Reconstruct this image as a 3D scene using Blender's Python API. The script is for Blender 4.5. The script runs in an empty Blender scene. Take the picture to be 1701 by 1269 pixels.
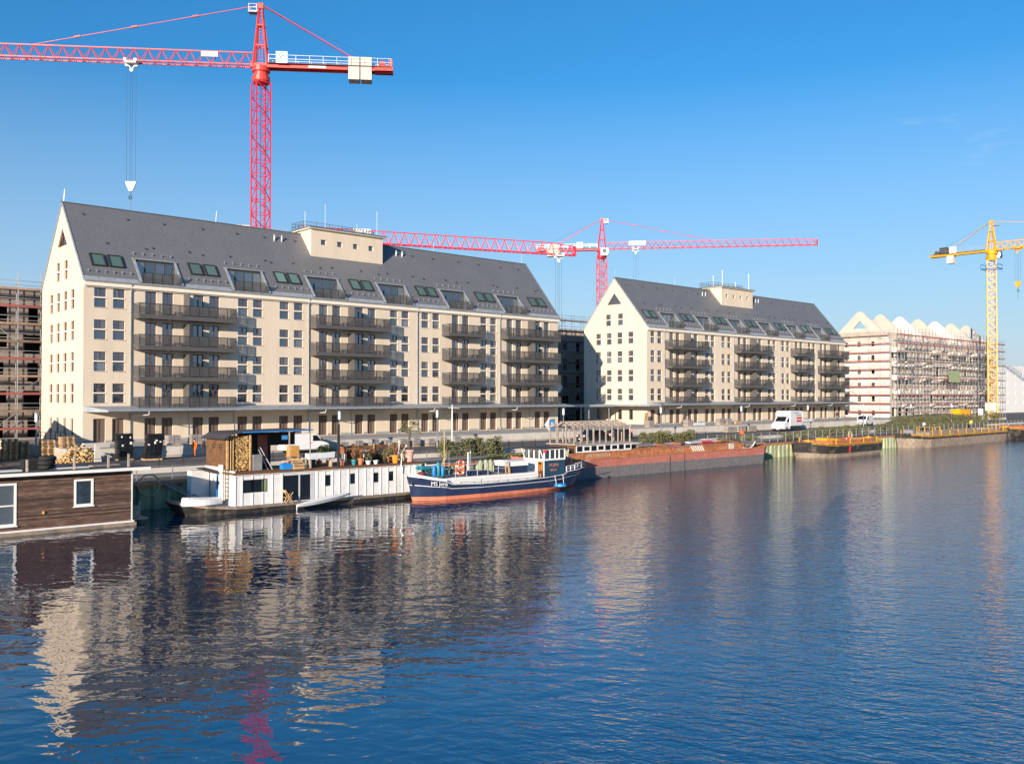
import bpy, bmesh, math, random
from mathutils import Vector, Matrix, Euler
random.seed(7)
scene = bpy.context.scene
COL = scene.collection
R = math.radians

# ------------------------------------------------------------------ camera
FPX, YAW, PITCH, CAMZ = 1499.3, 0.7382, 0.0158, 5.8
cam_d = bpy.data.cameras.new('camera'); cam_d.sensor_width = 36.0
cam_d.lens = FPX / 1701.0 * 36.0; cam_d.clip_start = 0.5; cam_d.clip_end = 8000
cam = bpy.data.objects.new('camera', cam_d); COL.objects.link(cam)
cam.location = (0, 0, CAMZ); cam.rotation_euler = (math.pi / 2 + PITCH, 0, -YAW)
scene.camera = cam

# ------------------------------------------------------------------ sky, sun, exposure
SUN_EL, SUN_AZ = 13.0, 63.0        # degrees; azimuth measured from the facade normal towards the left
to_sun = Vector((-math.sin(R(SUN_AZ)) * math.cos(R(SUN_EL)), -math.cos(R(SUN_AZ)) * math.cos(R(SUN_EL)), math.sin(R(SUN_EL))))
world = bpy.data.worlds.new('World'); scene.world = world; world.use_nodes = True
wn, wl = world.node_tree.nodes, world.node_tree.links
bg = wn['Background']
sky = wn.new('ShaderNodeTexSky'); sky.sky_type = 'NISHITA'; sky.sun_disc = False
sky.sun_elevation = R(SUN_EL); sky.sun_rotation = math.atan2(to_sun.x, to_sun.y)
sky.altitude = 0; sky.air_density = 1.32; sky.dust_density = 0.0; sky.ozone_density = 8.0
hs_ = wn.new('ShaderNodeHueSaturation'); hs_.inputs['Saturation'].default_value = 1.06; hs_.inputs['Hue'].default_value = 0.493
wl.new(sky.outputs[0], hs_.inputs['Color'])
# a little thin high cloud, all round the sky
tc = wn.new('ShaderNodeTexCoord'); mpw = wn.new('ShaderNodeMapping'); mpw.inputs['Scale'].default_value = (1.0, 1.0, 3.2); mpw.inputs['Location'].default_value = (0.35, 0.2, 0.1); wl.new(tc.outputs['Generated'], mpw.inputs[0])
cn = wn.new('ShaderNodeTexNoise'); cn.inputs['Scale'].default_value = 4.5; cn.inputs['Detail'].default_value = 8; cn.inputs['Roughness'].default_value = 0.62; wl.new(mpw.outputs[0], cn.inputs['Vector'])
cr_ = wn.new('ShaderNodeMapRange'); cr_.inputs[1].default_value = 0.65; cr_.inputs[2].default_value = 0.85; cr_.inputs[3].default_value = 0.0; cr_.inputs[4].default_value = 0.34; wl.new(cn.outputs[0], cr_.inputs[0])
cm = wn.new('ShaderNodeMix'); cm.data_type = 'RGBA'; wl.new(cr_.outputs[0], cm.inputs[0]); wl.new(hs_.outputs[0], cm.inputs[6]); cm.inputs[7].default_value = (5.2, 5.6, 6.2, 1)
# the sky pales towards the horizon all round
sz = wn.new('ShaderNodeSeparateXYZ'); wl.new(tc.outputs['Generated'], sz.inputs[0])
hz = wn.new('ShaderNodeMapRange'); hz.inputs[1].default_value = 0.0; hz.inputs[2].default_value = 0.33; hz.inputs[3].default_value = 0.76; hz.inputs[4].default_value = 0.0; wl.new(sz.outputs[2], hz.inputs[0])
hm = wn.new('ShaderNodeMix'); hm.data_type = 'RGBA'; wl.new(hz.outputs[0], hm.inputs[0]); wl.new(cm.outputs[2], hm.inputs[6]); hm.inputs[7].default_value = (3.2, 3.65, 4.5, 1)
wl.new(hm.outputs[2], bg.inputs[0]); bg.inputs[1].default_value = 0.112
sun_d = bpy.data.lights.new('sun', 'SUN'); sun_d.energy = 5.0; sun_d.angle = R(0.5); sun_d.color = (1.0, 0.855, 0.695)
sun = bpy.data.objects.new('sun', sun_d); COL.objects.link(sun); sun.location = (-60, -40, 60)
sun.rotation_euler = to_sun.to_track_quat('Z', 'Y').to_euler()
vs = scene.view_settings
vs.view_transform = 'Standard'; vs.look = 'None'; vs.exposure = 0.68; vs.gamma = 1.0; vs.use_curve_mapping = False

# ------------------------------------------------------------------ photo pixel -> place helpers
_c, _s = math.cos(YAW), math.sin(YAW)
_fw = Vector((_s * math.cos(PITCH), _c * math.cos(PITCH), math.sin(PITCH))); _rt = Vector((_c, -_s, 0)); _up = _rt.cross(_fw)
def ray(px, py): return _fw + _rt * ((px - 850.5) / FPX) + _up * ((634.5 - py) / FPX)
def onY(px, py, Y):
    d = ray(px, py); t = Y / d.y; return d.x * t, CAMZ + d.z * t
def onZ(px, py, z):
    d = ray(px, py); t = (z - CAMZ) / d.z; return d.x * t, d.y * t

# ------------------------------------------------------------------ materials
MATS = {}
def mat(name, col, rough=0.6, var=0.12, scale=1.5, metal=0.0, bump=0.0, bscale=8.0, spec=0.5, ior=1.45, stretch=None, col2=None, c2scale=0.6, c2lo=0.5, c2hi=0.65, alpha=None, coat=0.0, rnd=0.0):
    m = bpy.data.materials.new(name); m.use_nodes = True
    nt = m.node_tree; N, L = nt.nodes, nt.links
    b = N['Principled BSDF']
    b.inputs['Roughness'].default_value = rough; b.inputs['Metallic'].default_value = metal
    b.inputs['Specular IOR Level'].default_value = spec; b.inputs['IOR'].default_value = ior
    if coat: b.inputs['Coat Weight'].default_value = coat
    g = N.new('ShaderNodeNewGeometry'); pos = g.outputs['Position']
    if stretch:
        mp = N.new('ShaderNodeMapping'); mp.inputs['Scale'].default_value = stretch; L.new(pos, mp.inputs['Vector']); pos = mp.outputs[0]
    n = N.new('ShaderNodeTexNoise'); n.inputs['Scale'].default_value = scale; n.inputs['Detail'].default_value = 5; n.inputs['Roughness'].default_value = 0.6
    L.new(pos, n.inputs['Vector'])
    cr = N.new('ShaderNodeMapRange'); cr.inputs[1].default_value = 0.3; cr.inputs[2].default_value = 0.7
    cr.inputs[3].default_value = 1 - var; cr.inputs[4].default_value = 1 + var; L.new(n.outputs[0], cr.inputs[0])
    mx = N.new('ShaderNodeMix'); mx.data_type = 'RGBA'; mx.blend_type = 'MULTIPLY'; mx.inputs[0].default_value = 1
    mx.inputs[6].default_value = (*col, 1); L.new(cr.outputs[0], mx.inputs[7])
    out = mx.outputs[2]
    if col2:
        n2 = N.new('ShaderNodeTexNoise'); n2.inputs['Scale'].default_value = c2scale; n2.inputs['Detail'].default_value = 8; n2.inputs['Roughness'].default_value = 0.7
        L.new(pos, n2.inputs['Vector'])
        r2 = N.new('ShaderNodeMapRange'); r2.inputs[1].default_value = c2lo; r2.inputs[2].default_value = c2hi; L.new(n2.outputs[0], r2.inputs[0])
        m2 = N.new('ShaderNodeMix'); m2.data_type = 'RGBA'; L.new(r2.outputs[0], m2.inputs[0]); L.new(out, m2.inputs[6]); m2.inputs[7].default_value = (*col2, 1)
        out = m2.outputs[2]
    if rnd:
        oi = N.new('ShaderNodeObjectInfo'); mr = N.new('ShaderNodeMapRange'); mr.inputs[3].default_value = 1 - rnd; mr.inputs[4].default_value = 1 + rnd; L.new(oi.outputs['Random'], mr.inputs[0])
        m3 = N.new('ShaderNodeMix'); m3.data_type = 'RGBA'; m3.blend_type = 'MULTIPLY'; m3.inputs[0].default_value = 1; L.new(out, m3.inputs[6]); L.new(mr.outputs[0], m3.inputs[7]); out = m3.outputs[2]
    L.new(out, b.inputs['Base Color'])
    if bump:
        nb = N.new('ShaderNodeTexNoise'); nb.inputs['Scale'].default_value = bscale; nb.inputs['Detail'].default_value = 6; L.new(pos, nb.inputs['Vector'])
        bp = N.new('ShaderNodeBump'); bp.inputs['Distance'].default_value = bump; L.new(nb.outputs[0], bp.inputs['Height']); L.new(bp.outputs[0], b.inputs['Normal'])
    if alpha is not None:
        tr = N.new('ShaderNodeBsdfTransparent'); ms = N.new('ShaderNodeMixShader'); ms.inputs[0].default_value = alpha
        L.new(tr.outputs[0], ms.inputs[1]); L.new(b.outputs[0], ms.inputs[2]); L.new(ms.outputs[0], N['Material Output'].inputs['Surface'])
    MATS[name] = m
    return m
def M(n): return MATS[n]

mat('render_cream', (0.655, 0.56, 0.44), 0.9, 0.05, 0.5, bump=0.006, bscale=18, col2=(0.56, 0.47, 0.365), c2scale=0.75, c2lo=0.46, c2hi=0.76, stretch=(1, 1, 0.22))
mat('render_white', (0.76, 0.70, 0.60), 0.85, 0.05, 0.8)
mat('plinth_grey', (0.30, 0.31, 0.31), 0.85, 0.1)
mat('zinc', (0.33, 0.36, 0.39), 0.6, 0.2, 2.0, metal=0.2)
mat('zinc_dark', (0.16, 0.18, 0.19), 0.5, 0.15, 1.2, metal=0.3)
mat('anthracite', (0.105, 0.10, 0.098), 0.55, 0.1, 1.0, metal=0.2)
mat('mesh_panel', (0.115, 0.110, 0.108), 0.55, 0.1, 1.0, metal=0.1, alpha=0.46)
mat('frame_brown', (0.135, 0.062, 0.045), 0.5, 0.2, 3.0)
mat('rail_dark', (0.055, 0.050, 0.048), 0.5, 0.1, 1.0, metal=0.2)
mat('frame_dark', (0.035, 0.034, 0.034), 0.5, 0.1)
mat('white_paint', (0.78, 0.77, 0.74), 0.5, 0.05, 1.5)
mat('white_dirty', (0.72, 0.71, 0.69), 0.55, 0.08, 2.0, bump=0.004, bscale=5, col2=(0.50, 0.47, 0.43), c2scale=1.3, c2lo=0.62, c2hi=0.85, rnd=0.05)
mat('concrete', (0.43, 0.39, 0.34), 0.9, 0.14, 0.8, bump=0.004, bscale=10, col2=(0.30, 0.27, 0.24), c2scale=0.5, c2lo=0.5, c2hi=0.75)
mat('concrete_light', (0.56, 0.52, 0.46), 0.9, 0.1, 0.6, bump=0.004, bscale=10, col2=(0.42, 0.39, 0.35), c2scale=0.7, c2lo=0.55, c2hi=0.8, rnd=0.08)
mat('asphalt', (0.11, 0.10, 0.092), 0.95, 0.2, 0.8, bump=0.004, bscale=30, col2=(0.19, 0.165, 0.14), c2scale=0.25, c2lo=0.5, c2hi=0.75)
mat('dirt', (0.13, 0.10, 0.072), 0.95, 0.3, 1.5, bump=0.03, bscale=6, col2=(0.07, 0.085, 0.035), c2scale=0.6, c2lo=0.48, c2hi=0.62)
mat('paving', (0.30, 0.28, 0.26), 0.9, 0.15, 1.5, bump=0.003, bscale=12)
mat('steel_grey', (0.34, 0.35, 0.36), 0.5, 0.12, 2, metal=0.5)
mat('galv', (0.46, 0.47, 0.47), 0.45, 0.15, 3, metal=0.6)
mat('crane_red', (0.68, 0.055, 0.042), 0.45, 0.14, 0.8)
mat('crane_magenta', (0.66, 0.028, 0.06), 0.45, 0.12, 0.8)
mat('crane_yellow', (0.80, 0.33, 0.002), 0.45, 0.15, 0.8)
mat('counterweight', (0.62, 0.56, 0.46), 0.9, 0.1, 1.5)
mat('black_rope', (0.03, 0.03, 0.035), 0.7)
mat('pine', (0.50, 0.32, 0.15), 0.8, 0.25, 4)
mat('pallet_wood', (0.46, 0.30, 0.15), 0.85, 0.3, 3, rnd=0.3)
mat('log_end', (0.55, 0.36, 0.15), 0.85, 0.35, 6, rnd=0.35)
mat('grey_wood', (0.36, 0.30, 0.25), 0.85, 0.25, 3, rnd=0.2)
mat('brown_cladding', (0.105, 0.062, 0.046), 0.8, 0.4, 1.6, stretch=(1, 1, 6), bump=0.004, bscale=6, col2=(0.21, 0.165, 0.14), c2scale=1.2, c2lo=0.52, c2hi=0.72, rnd=0.55)
mat('shed_brown', (0.15, 0.072, 0.032), 0.8, 0.35, 3, bump=0.004, bscale=14)
mat('roof_felt', (0.055, 0.052, 0.055), 0.85, 0.2, 2)
mat('hull_black', (0.028, 0.025, 0.023), 0.6, 0.3, 2, col2=(0.17, 0.14, 0.11), c2scale=1.0, c2lo=0.52, c2hi=0.75)
mat('hull_grey', (0.155, 0.145, 0.15), 0.75, 0.25, 3, bump=0.005, bscale=10, col2=(0.19, 0.17, 0.16), c2scale=1.2, c2lo=0.5, c2hi=0.75)
mat('hull_mud', (0.27, 0.215, 0.165), 0.85, 0.3, 2, bump=0.008, bscale=6, col2=(0.15, 0.12, 0.095), c2scale=0.8, c2lo=0.5, c2hi=0.7)
mat('hull_red', (0.46, 0.165, 0.125), 0.75, 0.22, 2.5, bump=0.005, bscale=9, col2=(0.36, 0.115, 0.08), c2scale=0.7, c2lo=0.5, c2hi=0.7)
mat('rust', (0.40, 0.155, 0.065), 0.85, 0.4, 2.5, bump=0.006, bscale=12, col2=(0.22, 0.09, 0.045), c2scale=1.0, c2lo=0.5, c2hi=0.75, rnd=0.2)
mat('navy', (0.020, 0.032, 0.078), 0.32, 0.15, 1.5, coat=0.2)
mat('teal_blue', (0.020, 0.060, 0.11), 0.35, 0.15, 1.5)
mat('antifoul', (0.62, 0.20, 0.11), 0.7, 0.2, 2, col2=(0.50, 0.15, 0.08), c2scale=1.2)
mat('deck_grey', (0.22, 0.22, 0.23), 0.8, 0.2, 2)
mat('barge_yellow', (0.72, 0.36, 0.015), 0.6, 0.2, 2, col2=(0.42, 0.20, 0.03), c2scale=1.5, c2lo=0.56, c2hi=0.78)
mat('pile_green', (0.31, 0.36, 0.22), 0.85, 0.25, 1.5, col2=(0.16, 0.15, 0.10), c2scale=1.1, c2lo=0.48, c2hi=0.66, stretch=(1, 1, 0.3), rnd=0.2)
mat('blue_paint', (0.015, 0.17, 0.46), 0.5, 0.12, 2)
mat('blue_plastic', (0.02, 0.24, 0.62), 0.45, 0.1, 2)
mat('teal', (0.02, 0.22, 0.27), 0.5, 0.1)
mat('life_orange', (0.80, 0.12, 0.02), 0.5, 0.1)
mat('hi_vis_orange', (0.90, 0.16, 0.01), 0.75, 0.12, 8)
mat('hi_vis_yellow', (0.80, 0.62, 0.03), 0.75, 0.1, 8)
mat('cloth_dark', (0.035, 0.035, 0.045), 0.9, 0.2, 8)
mat('cloth_white', (0.70, 0.68, 0.66), 0.9, 0.1, 8)
mat('cloth_jeans', (0.06, 0.09, 0.16), 0.9, 0.2, 8)
mat('cloth_maroon', (0.16, 0.03, 0.035), 0.9, 0.2, 8)
mat('skin', (0.52, 0.32, 0.23), 0.6, 0.05)
mat('hair', (0.04, 0.025, 0.018), 0.8, 0.2, 20)
mat('terracotta', (0.52, 0.19, 0.09), 0.8, 0.2, 4)
mat('pot_pink', (0.66, 0.36, 0.29), 0.8, 0.12, 4)
mat('pot_orange', (0.72, 0.25, 0.02), 0.65, 0.15, 4)
mat('pot_tan', (0.42, 0.34, 0.18), 0.8, 0.2, 4)
mat('trough_white', (0.62, 0.64, 0.66), 0.6, 0.1, 3)
mat('black_film', (0.010, 0.011, 0.013), 0.22, 0.2, 3, bump=0.05, bscale=3.5)
mat('rubber', (0.018, 0.018, 0.018), 0.8, 0.2, 4)
mat('pavers', (0.27, 0.245, 0.235), 0.9, 0.15, 2.5, rnd=0.15)
mat('white_block', (0.74, 0.68, 0.61), 0.9, 0.08, 0.7, col2=(0.62, 0.54, 0.46), c2scale=0.45, c2lo=0.5, c2hi=0.75, rnd=0.06)
mat('party_concrete', (0.50, 0.45, 0.39), 0.9, 0.12, 0.8, col2=(0.42, 0.375, 0.325), c2scale=0.4)
mat('shaded_masonry', (0.24, 0.20, 0.175), 0.9, 0.25, 0.8, col2=(0.28, 0.23, 0.19), c2scale=0.5, c2lo=0.5, c2hi=0.7)  # wall colour darkened to carry the shadow the block stands in
mat('raw_concrete', (0.50, 0.43, 0.36), 0.9, 0.14, 0.8, bump=0.004, col2=(0.42, 0.36, 0.30), c2scale=0.4)
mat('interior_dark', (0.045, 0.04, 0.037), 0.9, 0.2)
mat('scaf_red', (0.34, 0.085, 0.075), 0.6, 0.2, 2)
mat('scaf_deck', (0.30, 0.20, 0.14), 0.85, 0.3, 1.5, rnd=0.4)
mat('car_white', (0.80, 0.80, 0.80), 0.3, 0.04, 1, coat=0.4)
mat('car_black', (0.012, 0.013, 0.016), 0.25, 0.1, 1, coat=0.5)
mat('sign_red', (0.62, 0.015, 0.03), 0.5, 0.05)
mat('sign_blue', (0.05, 0.24, 0.55), 0.5, 0.05)
mat('red_cap', (0.75, 0.02, 0.02), 0.6)
mat('leaf', (0.13, 0.15, 0.055), 0.75, 0.35, 4, col2=(0.20, 0.16, 0.075), c2scale=2.2, c2lo=0.45, c2hi=0.62)
mat('leaf_dark', (0.040, 0.065, 0.020), 0.75, 0.35, 4)
mat('palm_leaf', (0.15, 0.17, 0.055), 0.7, 0.25, 6)
mat('dry_plant', (0.24, 0.115, 0.05), 0.9, 0.35, 6)
mat('twig', (0.11, 0.08, 0.06), 0.9, 0.25, 5)
mat('bark', (0.10, 0.075, 0.055), 0.9, 0.3, 5)
mat('green_sheet', (0.30, 0.36, 0.20), 0.8, 0.1)
mat('cabinet_pine', (0.52, 0.27, 0.07), 0.65, 0.2, 4)
mat('door_wood', (0.34, 0.13, 0.03), 0.5, 0.2, 5)
mat('light_metal', (0.62, 0.63, 0.64), 0.4, 0.1, 2, metal=0.3)
mat('tan_canvas', (0.50, 0.46, 0.36), 0.9, 0.1)

def glass_mat(name, base, ior, rough=0.03, rnd=0.0):
    m = bpy.data.materials.new(name); m.use_nodes = True; N, L = m.node_tree.nodes, m.node_tree.links
    b = N['Principled BSDF']; b.inputs['Roughness'].default_value = rough; b.inputs['IOR'].default_value = ior; b.inputs['Specular Tint'].default_value = (0.72, 0.84, 1.0, 1)
    oi = N.new('ShaderNodeObjectInfo'); mr = N.new('ShaderNodeMapRange')
    mr.inputs[1].default_value = 0.55; mr.inputs[2].default_value = 1.0; mr.inputs[3].default_value = 1.0; mr.inputs[4].default_value = 1.0 + rnd
    L.new(oi.outputs['Random'], mr.inputs[0])
    mx = N.new('ShaderNodeMix'); mx.data_type = 'RGBA'; mx.blend_type = 'MULTIPLY'; mx.inputs[0].default_value = 1
    mx.inputs[6].default_value = (*base, 1); L.new(mr.outputs[0], mx.inputs[7]); L.new(mx.outputs[2], b.inputs['Base Color'])
    # the panes of old and new double glazing are never quite flat
    g = N.new('ShaderNodeNewGeometry'); n = N.new('ShaderNodeTexNoise'); n.inputs['Scale'].default_value = 1.3; L.new(g.outputs['Position'], n.inputs['Vector'])
    bp = N.new('ShaderNodeBump'); bp.inputs['Distance'].default_value = 0.006; L.new(n.outputs[0], bp.inputs['Height']); L.new(bp.outputs[0], b.inputs['Normal'])
    MATS[name] = m
glass_mat('glass', (0.020, 0.022, 0.022), 3.0, rnd=6.0)
glass_mat('glass_green', (0.09, 0.15, 0.125), 1.8, rnd=1.0)
glass_mat('glass_lit', (0.15, 0.125, 0.11), 1.5, 0.08, 0.3)  # reflections and lit boards behind are put into this paler pane colour
glass_mat('glass_dark', (0.008, 0.010, 0.014), 1.6)

# ------------------------------------------------------------------ mesh builder
class MB:
    def __init__(s): s.v = []; s.f = []; s.mi = []; s.m = 0
    def face(s, pts):
        i = len(s.v); s.v += [tuple(p) for p in pts]; s.f.append(tuple(range(i, i + len(pts)))); s.mi.append(s.m); return s
    def _add(s, vs, fs):
        i = len(s.v); s.v += [tuple(p) for p in vs]
        for f in fs: s.f.append(tuple(i + k for k in f)); s.mi.append(s.m)
        return s
    def box(s, x0, y0, z0, x1, y1, z1):
        return s._add([(x0, y0, z0), (x1, y0, z0), (x1, y1, z0), (x0, y1, z0), (x0, y0, z1), (x1, y0, z1), (x1, y1, z1), (x0, y1, z1)],
                      [(0, 3, 2, 1), (4, 5, 6, 7), (0, 1, 5, 4), (1, 2, 6, 5), (2, 3, 7, 6), (3, 0, 4, 7)])
    def cbox(s, c, d, rz=0.0, rx=0.0, ry=0.0):
        m = Matrix.Translation(c) @ Euler((rx, ry, rz)).to_matrix().to_4x4(); h = [k / 2 for k in d]
        vs = [m @ Vector((sx * h[0], sy * h[1], sz * h[2])) for sz in (-1, 1) for sx, sy in ((-1, -1), (1, -1), (1, 1), (-1, 1))]
        return s._add(vs, [(0, 3, 2, 1), (4, 5, 6, 7), (0, 1, 5, 4), (1, 2, 6, 5), (2, 3, 7, 6), (3, 0, 4, 7)])
    def beam(s, p, q, w, h=None, n=4, w2=None):
        p, q = Vector(p), Vector(q); d = (q - p)
        if d.length < 1e-6: return s
        d.normalize(); u = d.cross(Vector((0, 0, 1)))
        if u.length < 1e-3: u = Vector((1, 0, 0))
        u.normalize(); v = u.cross(d); h = w if h is None else h; w2 = w if w2 is None else w2; k2 = w2 / w
        vs = []
        if n == 4:
            for o, k in ((p, 1), (q, k2)):
                for a, b in ((-1, -1), (1, -1), (1, 1), (-1, 1)): vs.append(o + u * (a * w / 2 * k) + v * (b * h / 2 * k))
        else:
            for o, k in ((p, 1), (q, k2)):
                for j in range(n):
                    t = 2 * math.pi * j / n; vs.append(o + u * (math.cos(t) * w / 2 * k) + v * (math.sin(t) * h / 2 * k))
        fs = [(j, (j + 1) % n, n + (j + 1) % n, n + j) for j in range(n)] + [tuple(range(n - 1, -1, -1)), tuple(range(n, 2 * n))]
        return s._add(vs, fs)
    def path(s, pts, w, n=5):
        for a, b in zip(pts[:-1], pts[1:]): s.beam(a, b, w, n=n)
        return s
    def lathe(s, c, prof, n=12, cap=True):
        vs = []; fs = []
        for r, z in prof:
            for j in range(n):
                t = 2 * math.pi * j / n; vs.append((c[0] + r * math.cos(t), c[1] + r * math.sin(t), c[2] + z))
        for i in range(len(prof) - 1):
            for j in range(n): a = i * n + j; b = i * n + (j + 1) % n; fs.append((a, b, b + n, a + n))
        if cap: fs.append(tuple(range(n - 1, -1, -1))); k = (len(prof) - 1) * n; fs.append(tuple(range(k, k + n)))
        return s._add(vs, fs)
    def torus(s, c, R1, r, ax='y', n=18, m=6):
        vs = []; fs = []
        for i in range(n):
            a = 2 * math.pi * i / n
            for j in range(m):
                b = 2 * math.pi * j / m; rr = R1 + r * math.cos(b); h = r * math.sin(b)
                p = {'y': (rr * math.cos(a), h, rr * math.sin(a)), 'z': (rr * math.cos(a), rr * math.sin(a), h), 'x': (h, rr * math.cos(a), rr * math.sin(a))}[ax]
                vs.append((c[0] + p[0], c[1] + p[1], c[2] + p[2]))
        for i in range(n):
            for j in range(m):
                a = i * m + j; b = i * m + (j + 1) % m; c2 = ((i + 1) % n) * m; fs.append((a, b, c2 + (j + 1) % m, c2 + j))
        return s._add(vs, fs)
    def prism(s, poly, axis, a0, a1):
        """extrude a 2D polygon along an axis: axis 'y' -> poly is (x,z); 'x' -> (y,z); 'z' -> (x,y)"""
        n = len(poly)
        mk = {'y': lambda p, a: (p[0], a, p[1]), 'x': lambda p, a: (a, p[0], p[1]), 'z': lambda p, a: (p[0], p[1], a)}[axis]
        vs = [mk(p, a0) for p in poly] + [mk(p, a1) for p in poly]
        return s._add(vs, [tuple(range(n)), tuple(range(2 * n - 1, n - 1, -1))] + [(j, n + j, n + (j + 1) % n, (j + 1) % n) for j in range(n)])
    def mesh(s, name, mats):
        me = bpy.data.meshes.new(name); me.from_pydata(s.v, [], s.f)
        for m in (mats if isinstance(mats, (list, tuple)) else [mats]): me.materials.append(M(m) if isinstance(m, str) else m)
        if any(s.mi): me.polygons.foreach_set('material_index', s.mi)
        bm = bmesh.new(); bm.from_mesh(me); bmesh.ops.recalc_face_normals(bm, faces=bm.faces[:]); bm.to_mesh(me); bm.free()
        return me
    def build(s, name, mats, parent=None, off=None, smooth=False):
        """vertices are in world space; they are moved into the (unrotated) parent's space"""
        if off is None: off = WLOC.get(parent.name, (0, 0, 0)) if parent else (0, 0, 0)
        if any(off): s.v = [(x - off[0], y - off[1], z - off[2]) for x, y, z in s.v]
        me = s.mesh(name, mats)
        if smooth: me.polygons.foreach_set('use_smooth', [True] * len(me.polygons))
        return link(name, me, parent)
WLOC = {}
def link(name, me, parent=None, loc=(0, 0, 0), rz=0.0):
    o = bpy.data.objects.new(name, me); COL.objects.link(o); o.location = loc
    if rz: o.rotation_euler = (0, 0, rz)
    if parent: o.parent = parent
    w = WLOC.get(parent.name, (0, 0, 0)) if parent else (0, 0, 0)
    WLOC[o.name] = tuple(w[i] + loc[i] for i in range(3))
    return o
def tag(o, label=None, cat=None, group=None, kind=None):
    if label: o['label'] = label
    if cat: o['category'] = cat
    if group: o['group'] = group
    if kind: o['kind'] = kind
    return o
def thing(name, label, cat, loc=(0, 0, 0), rz=0.0, group=None):
    return tag(link(name, None, None, loc, rz), label, cat, group)
def copy_tree(o, parent=None):
    c = o.copy(); COL.objects.link(c)
    if parent: c.parent = parent; c.matrix_parent_inverse = o.matrix_parent_inverse
    for ch in list(o.children): copy_tree(ch, c)
    return c
def smooth(me):
    me.polygons.foreach_set('use_smooth', [True] * len(me.polygons)); return me
def text_obj(name, body, size, material, parent, loc, rot, extrude=0.004, align='CENTER', xscale=1.0):
    cu = bpy.data.curves.new(name, 'FONT'); cu.body = body; cu.size = size; cu.extrude = extrude; cu.align_x = align; cu.align_y = 'CENTER'; cu.resolution_u = 2
    cu.materials.append(M(material))
    tmp = bpy.data.objects.new(name, cu); COL.objects.link(tmp)
    me = bpy.data.meshes.new_from_object(tmp); bpy.data.objects.remove(tmp)
    o = link(name, me, parent, loc); o.rotation_euler = rot; o.scale = (xscale, 1, 1)
    return o
def Zm(ox, oy, sc): return lambda x, y: (x / sc + ox, y / sc + oy)

# ================================================================== SETTING
WATER, STREET, QUAY, RAMP = -2.2, 0.0, -0.38, 1.05
QY = 64.8            # quay edge
def water_material():
    m = bpy.data.materials.new('water'); m.use_nodes = True; N, L = m.node_tree.nodes, m.node_tree.links
    b = N['Principled BSDF']; b.inputs['IOR'].default_value = 3.2; b.inputs['Roughness'].default_value = 0.006
    b.inputs['Base Color'].default_value = (0.0, 0.012, 0.038, 1)
    g = N.new('ShaderNodeNewGeometry'); pos = g.outputs['Position']
    def noise(scale, detail, rough, sx, sy, rot, dist=0.0, seed=0.0):
        mp = N.new('ShaderNodeMapping'); mp.vector_type = 'TEXTURE'; mp.inputs['Rotation'].default_value = (0, 0, R(rot)); mp.inputs['Scale'].default_value = (sx, sy, 1); mp.inputs['Location'].default_value = (seed, seed * 1.7, 0)
        L.new(pos, mp.inputs['Vector'])
        n = N.new('ShaderNodeTexNoise'); n.inputs['Scale'].default_value = scale; n.inputs['Detail'].default_value = detail; n.inputs['Roughness'].default_value = rough; n.inputs['Distortion'].default_value = dist
        L.new(mp.outputs[0], n.inputs['Vector']); return n.outputs[0]
    def math_(op, a, c):
        k = N.new('ShaderNodeMath'); k.operation = op
        for i, q in enumerate((a, c)):
            if isinstance(q, (int, float)): k.inputs[i].default_value = q
            else: L.new(q, k.inputs[i])
        return k.outputs[0]
    # wind: open water to the right is ruffled, the lee of the moored boats and the buildings is calmer
    wind_n = noise(0.030, 3, 0.6, 2.0, 1.0, -35, 0.4, 11.3)
    sep = N.new('ShaderNodeSeparateXYZ'); L.new(pos, sep.inputs[0])
    lee = math_('SUBTRACT', sep.outputs[0], sep.outputs[1])      # the wind comes off the open basin, the lee side is X - Y < 0
    gx = N.new('ShaderNodeMapRange'); gx.inputs[1].default_value = -16; gx.inputs[2].default_value = 16; gx.inputs[3].default_value = -0.34; gx.inputs[4].default_value = 0.36; L.new(lee, gx.inputs[0])
    wind = N.new('ShaderNodeMapRange'); wind.interpolation_type = 'SMOOTHSTEP'; wind.inputs[1].default_value = 0.36; wind.inputs[2].default_value = 0.74
    L.new(math_('ADD', wind_n, gx.outputs[0]), wind.inputs[0])
    w = wind.outputs[0]
    swell = noise(0.40, 1, 0.4, 1.6, 1.0, -38, 0.3, 3.1)
    mid = noise(1.35, 2, 0.42, 1.5, 1.0, -46, 0.5, 7.7)
    fine = noise(3.4, 3, 0.55, 3.0, 1.0, -68, 0.35, 1.9)
    cross = noise(4.2, 2, 0.5, 2.2, 1.0, -30, 0.4, 5.9)
    small = noise(3.0, 2, 0.45, 1.5, 1.0, -58, 0.5, 9.4)
    h = math_('ADD', math_('ADD', math_('MULTIPLY', swell, 0.030), math_('MULTIPLY', mid, 0.027)), math_('MULTIPLY', small, 0.0055))
    famp = math_('ADD', math_('MULTIPLY', w, 0.034), 0.0012)
    h = math_('ADD', h, math_('MULTIPLY', math_('ADD', fine, math_('MULTIPLY', cross, 0.6)), famp))
    bp = N.new('ShaderNodeBump'); bp.inputs['Distance'].default_value = 1.0; bp.inputs['Strength'].default_value = 1.0
    L.new(h, bp.inputs['Height']); L.new(bp.outputs[0], b.inputs['Normal'])
    MATS['water'] = m
water_material()
mb = MB(); mb.face([(-900, -66, WATER), (2500, -66, WATER), (2500, QY + 0.6, WATER), (-900, QY + 0.6, WATER)])
tag(mb.build('water', 'water'), kind='structure')
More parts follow.
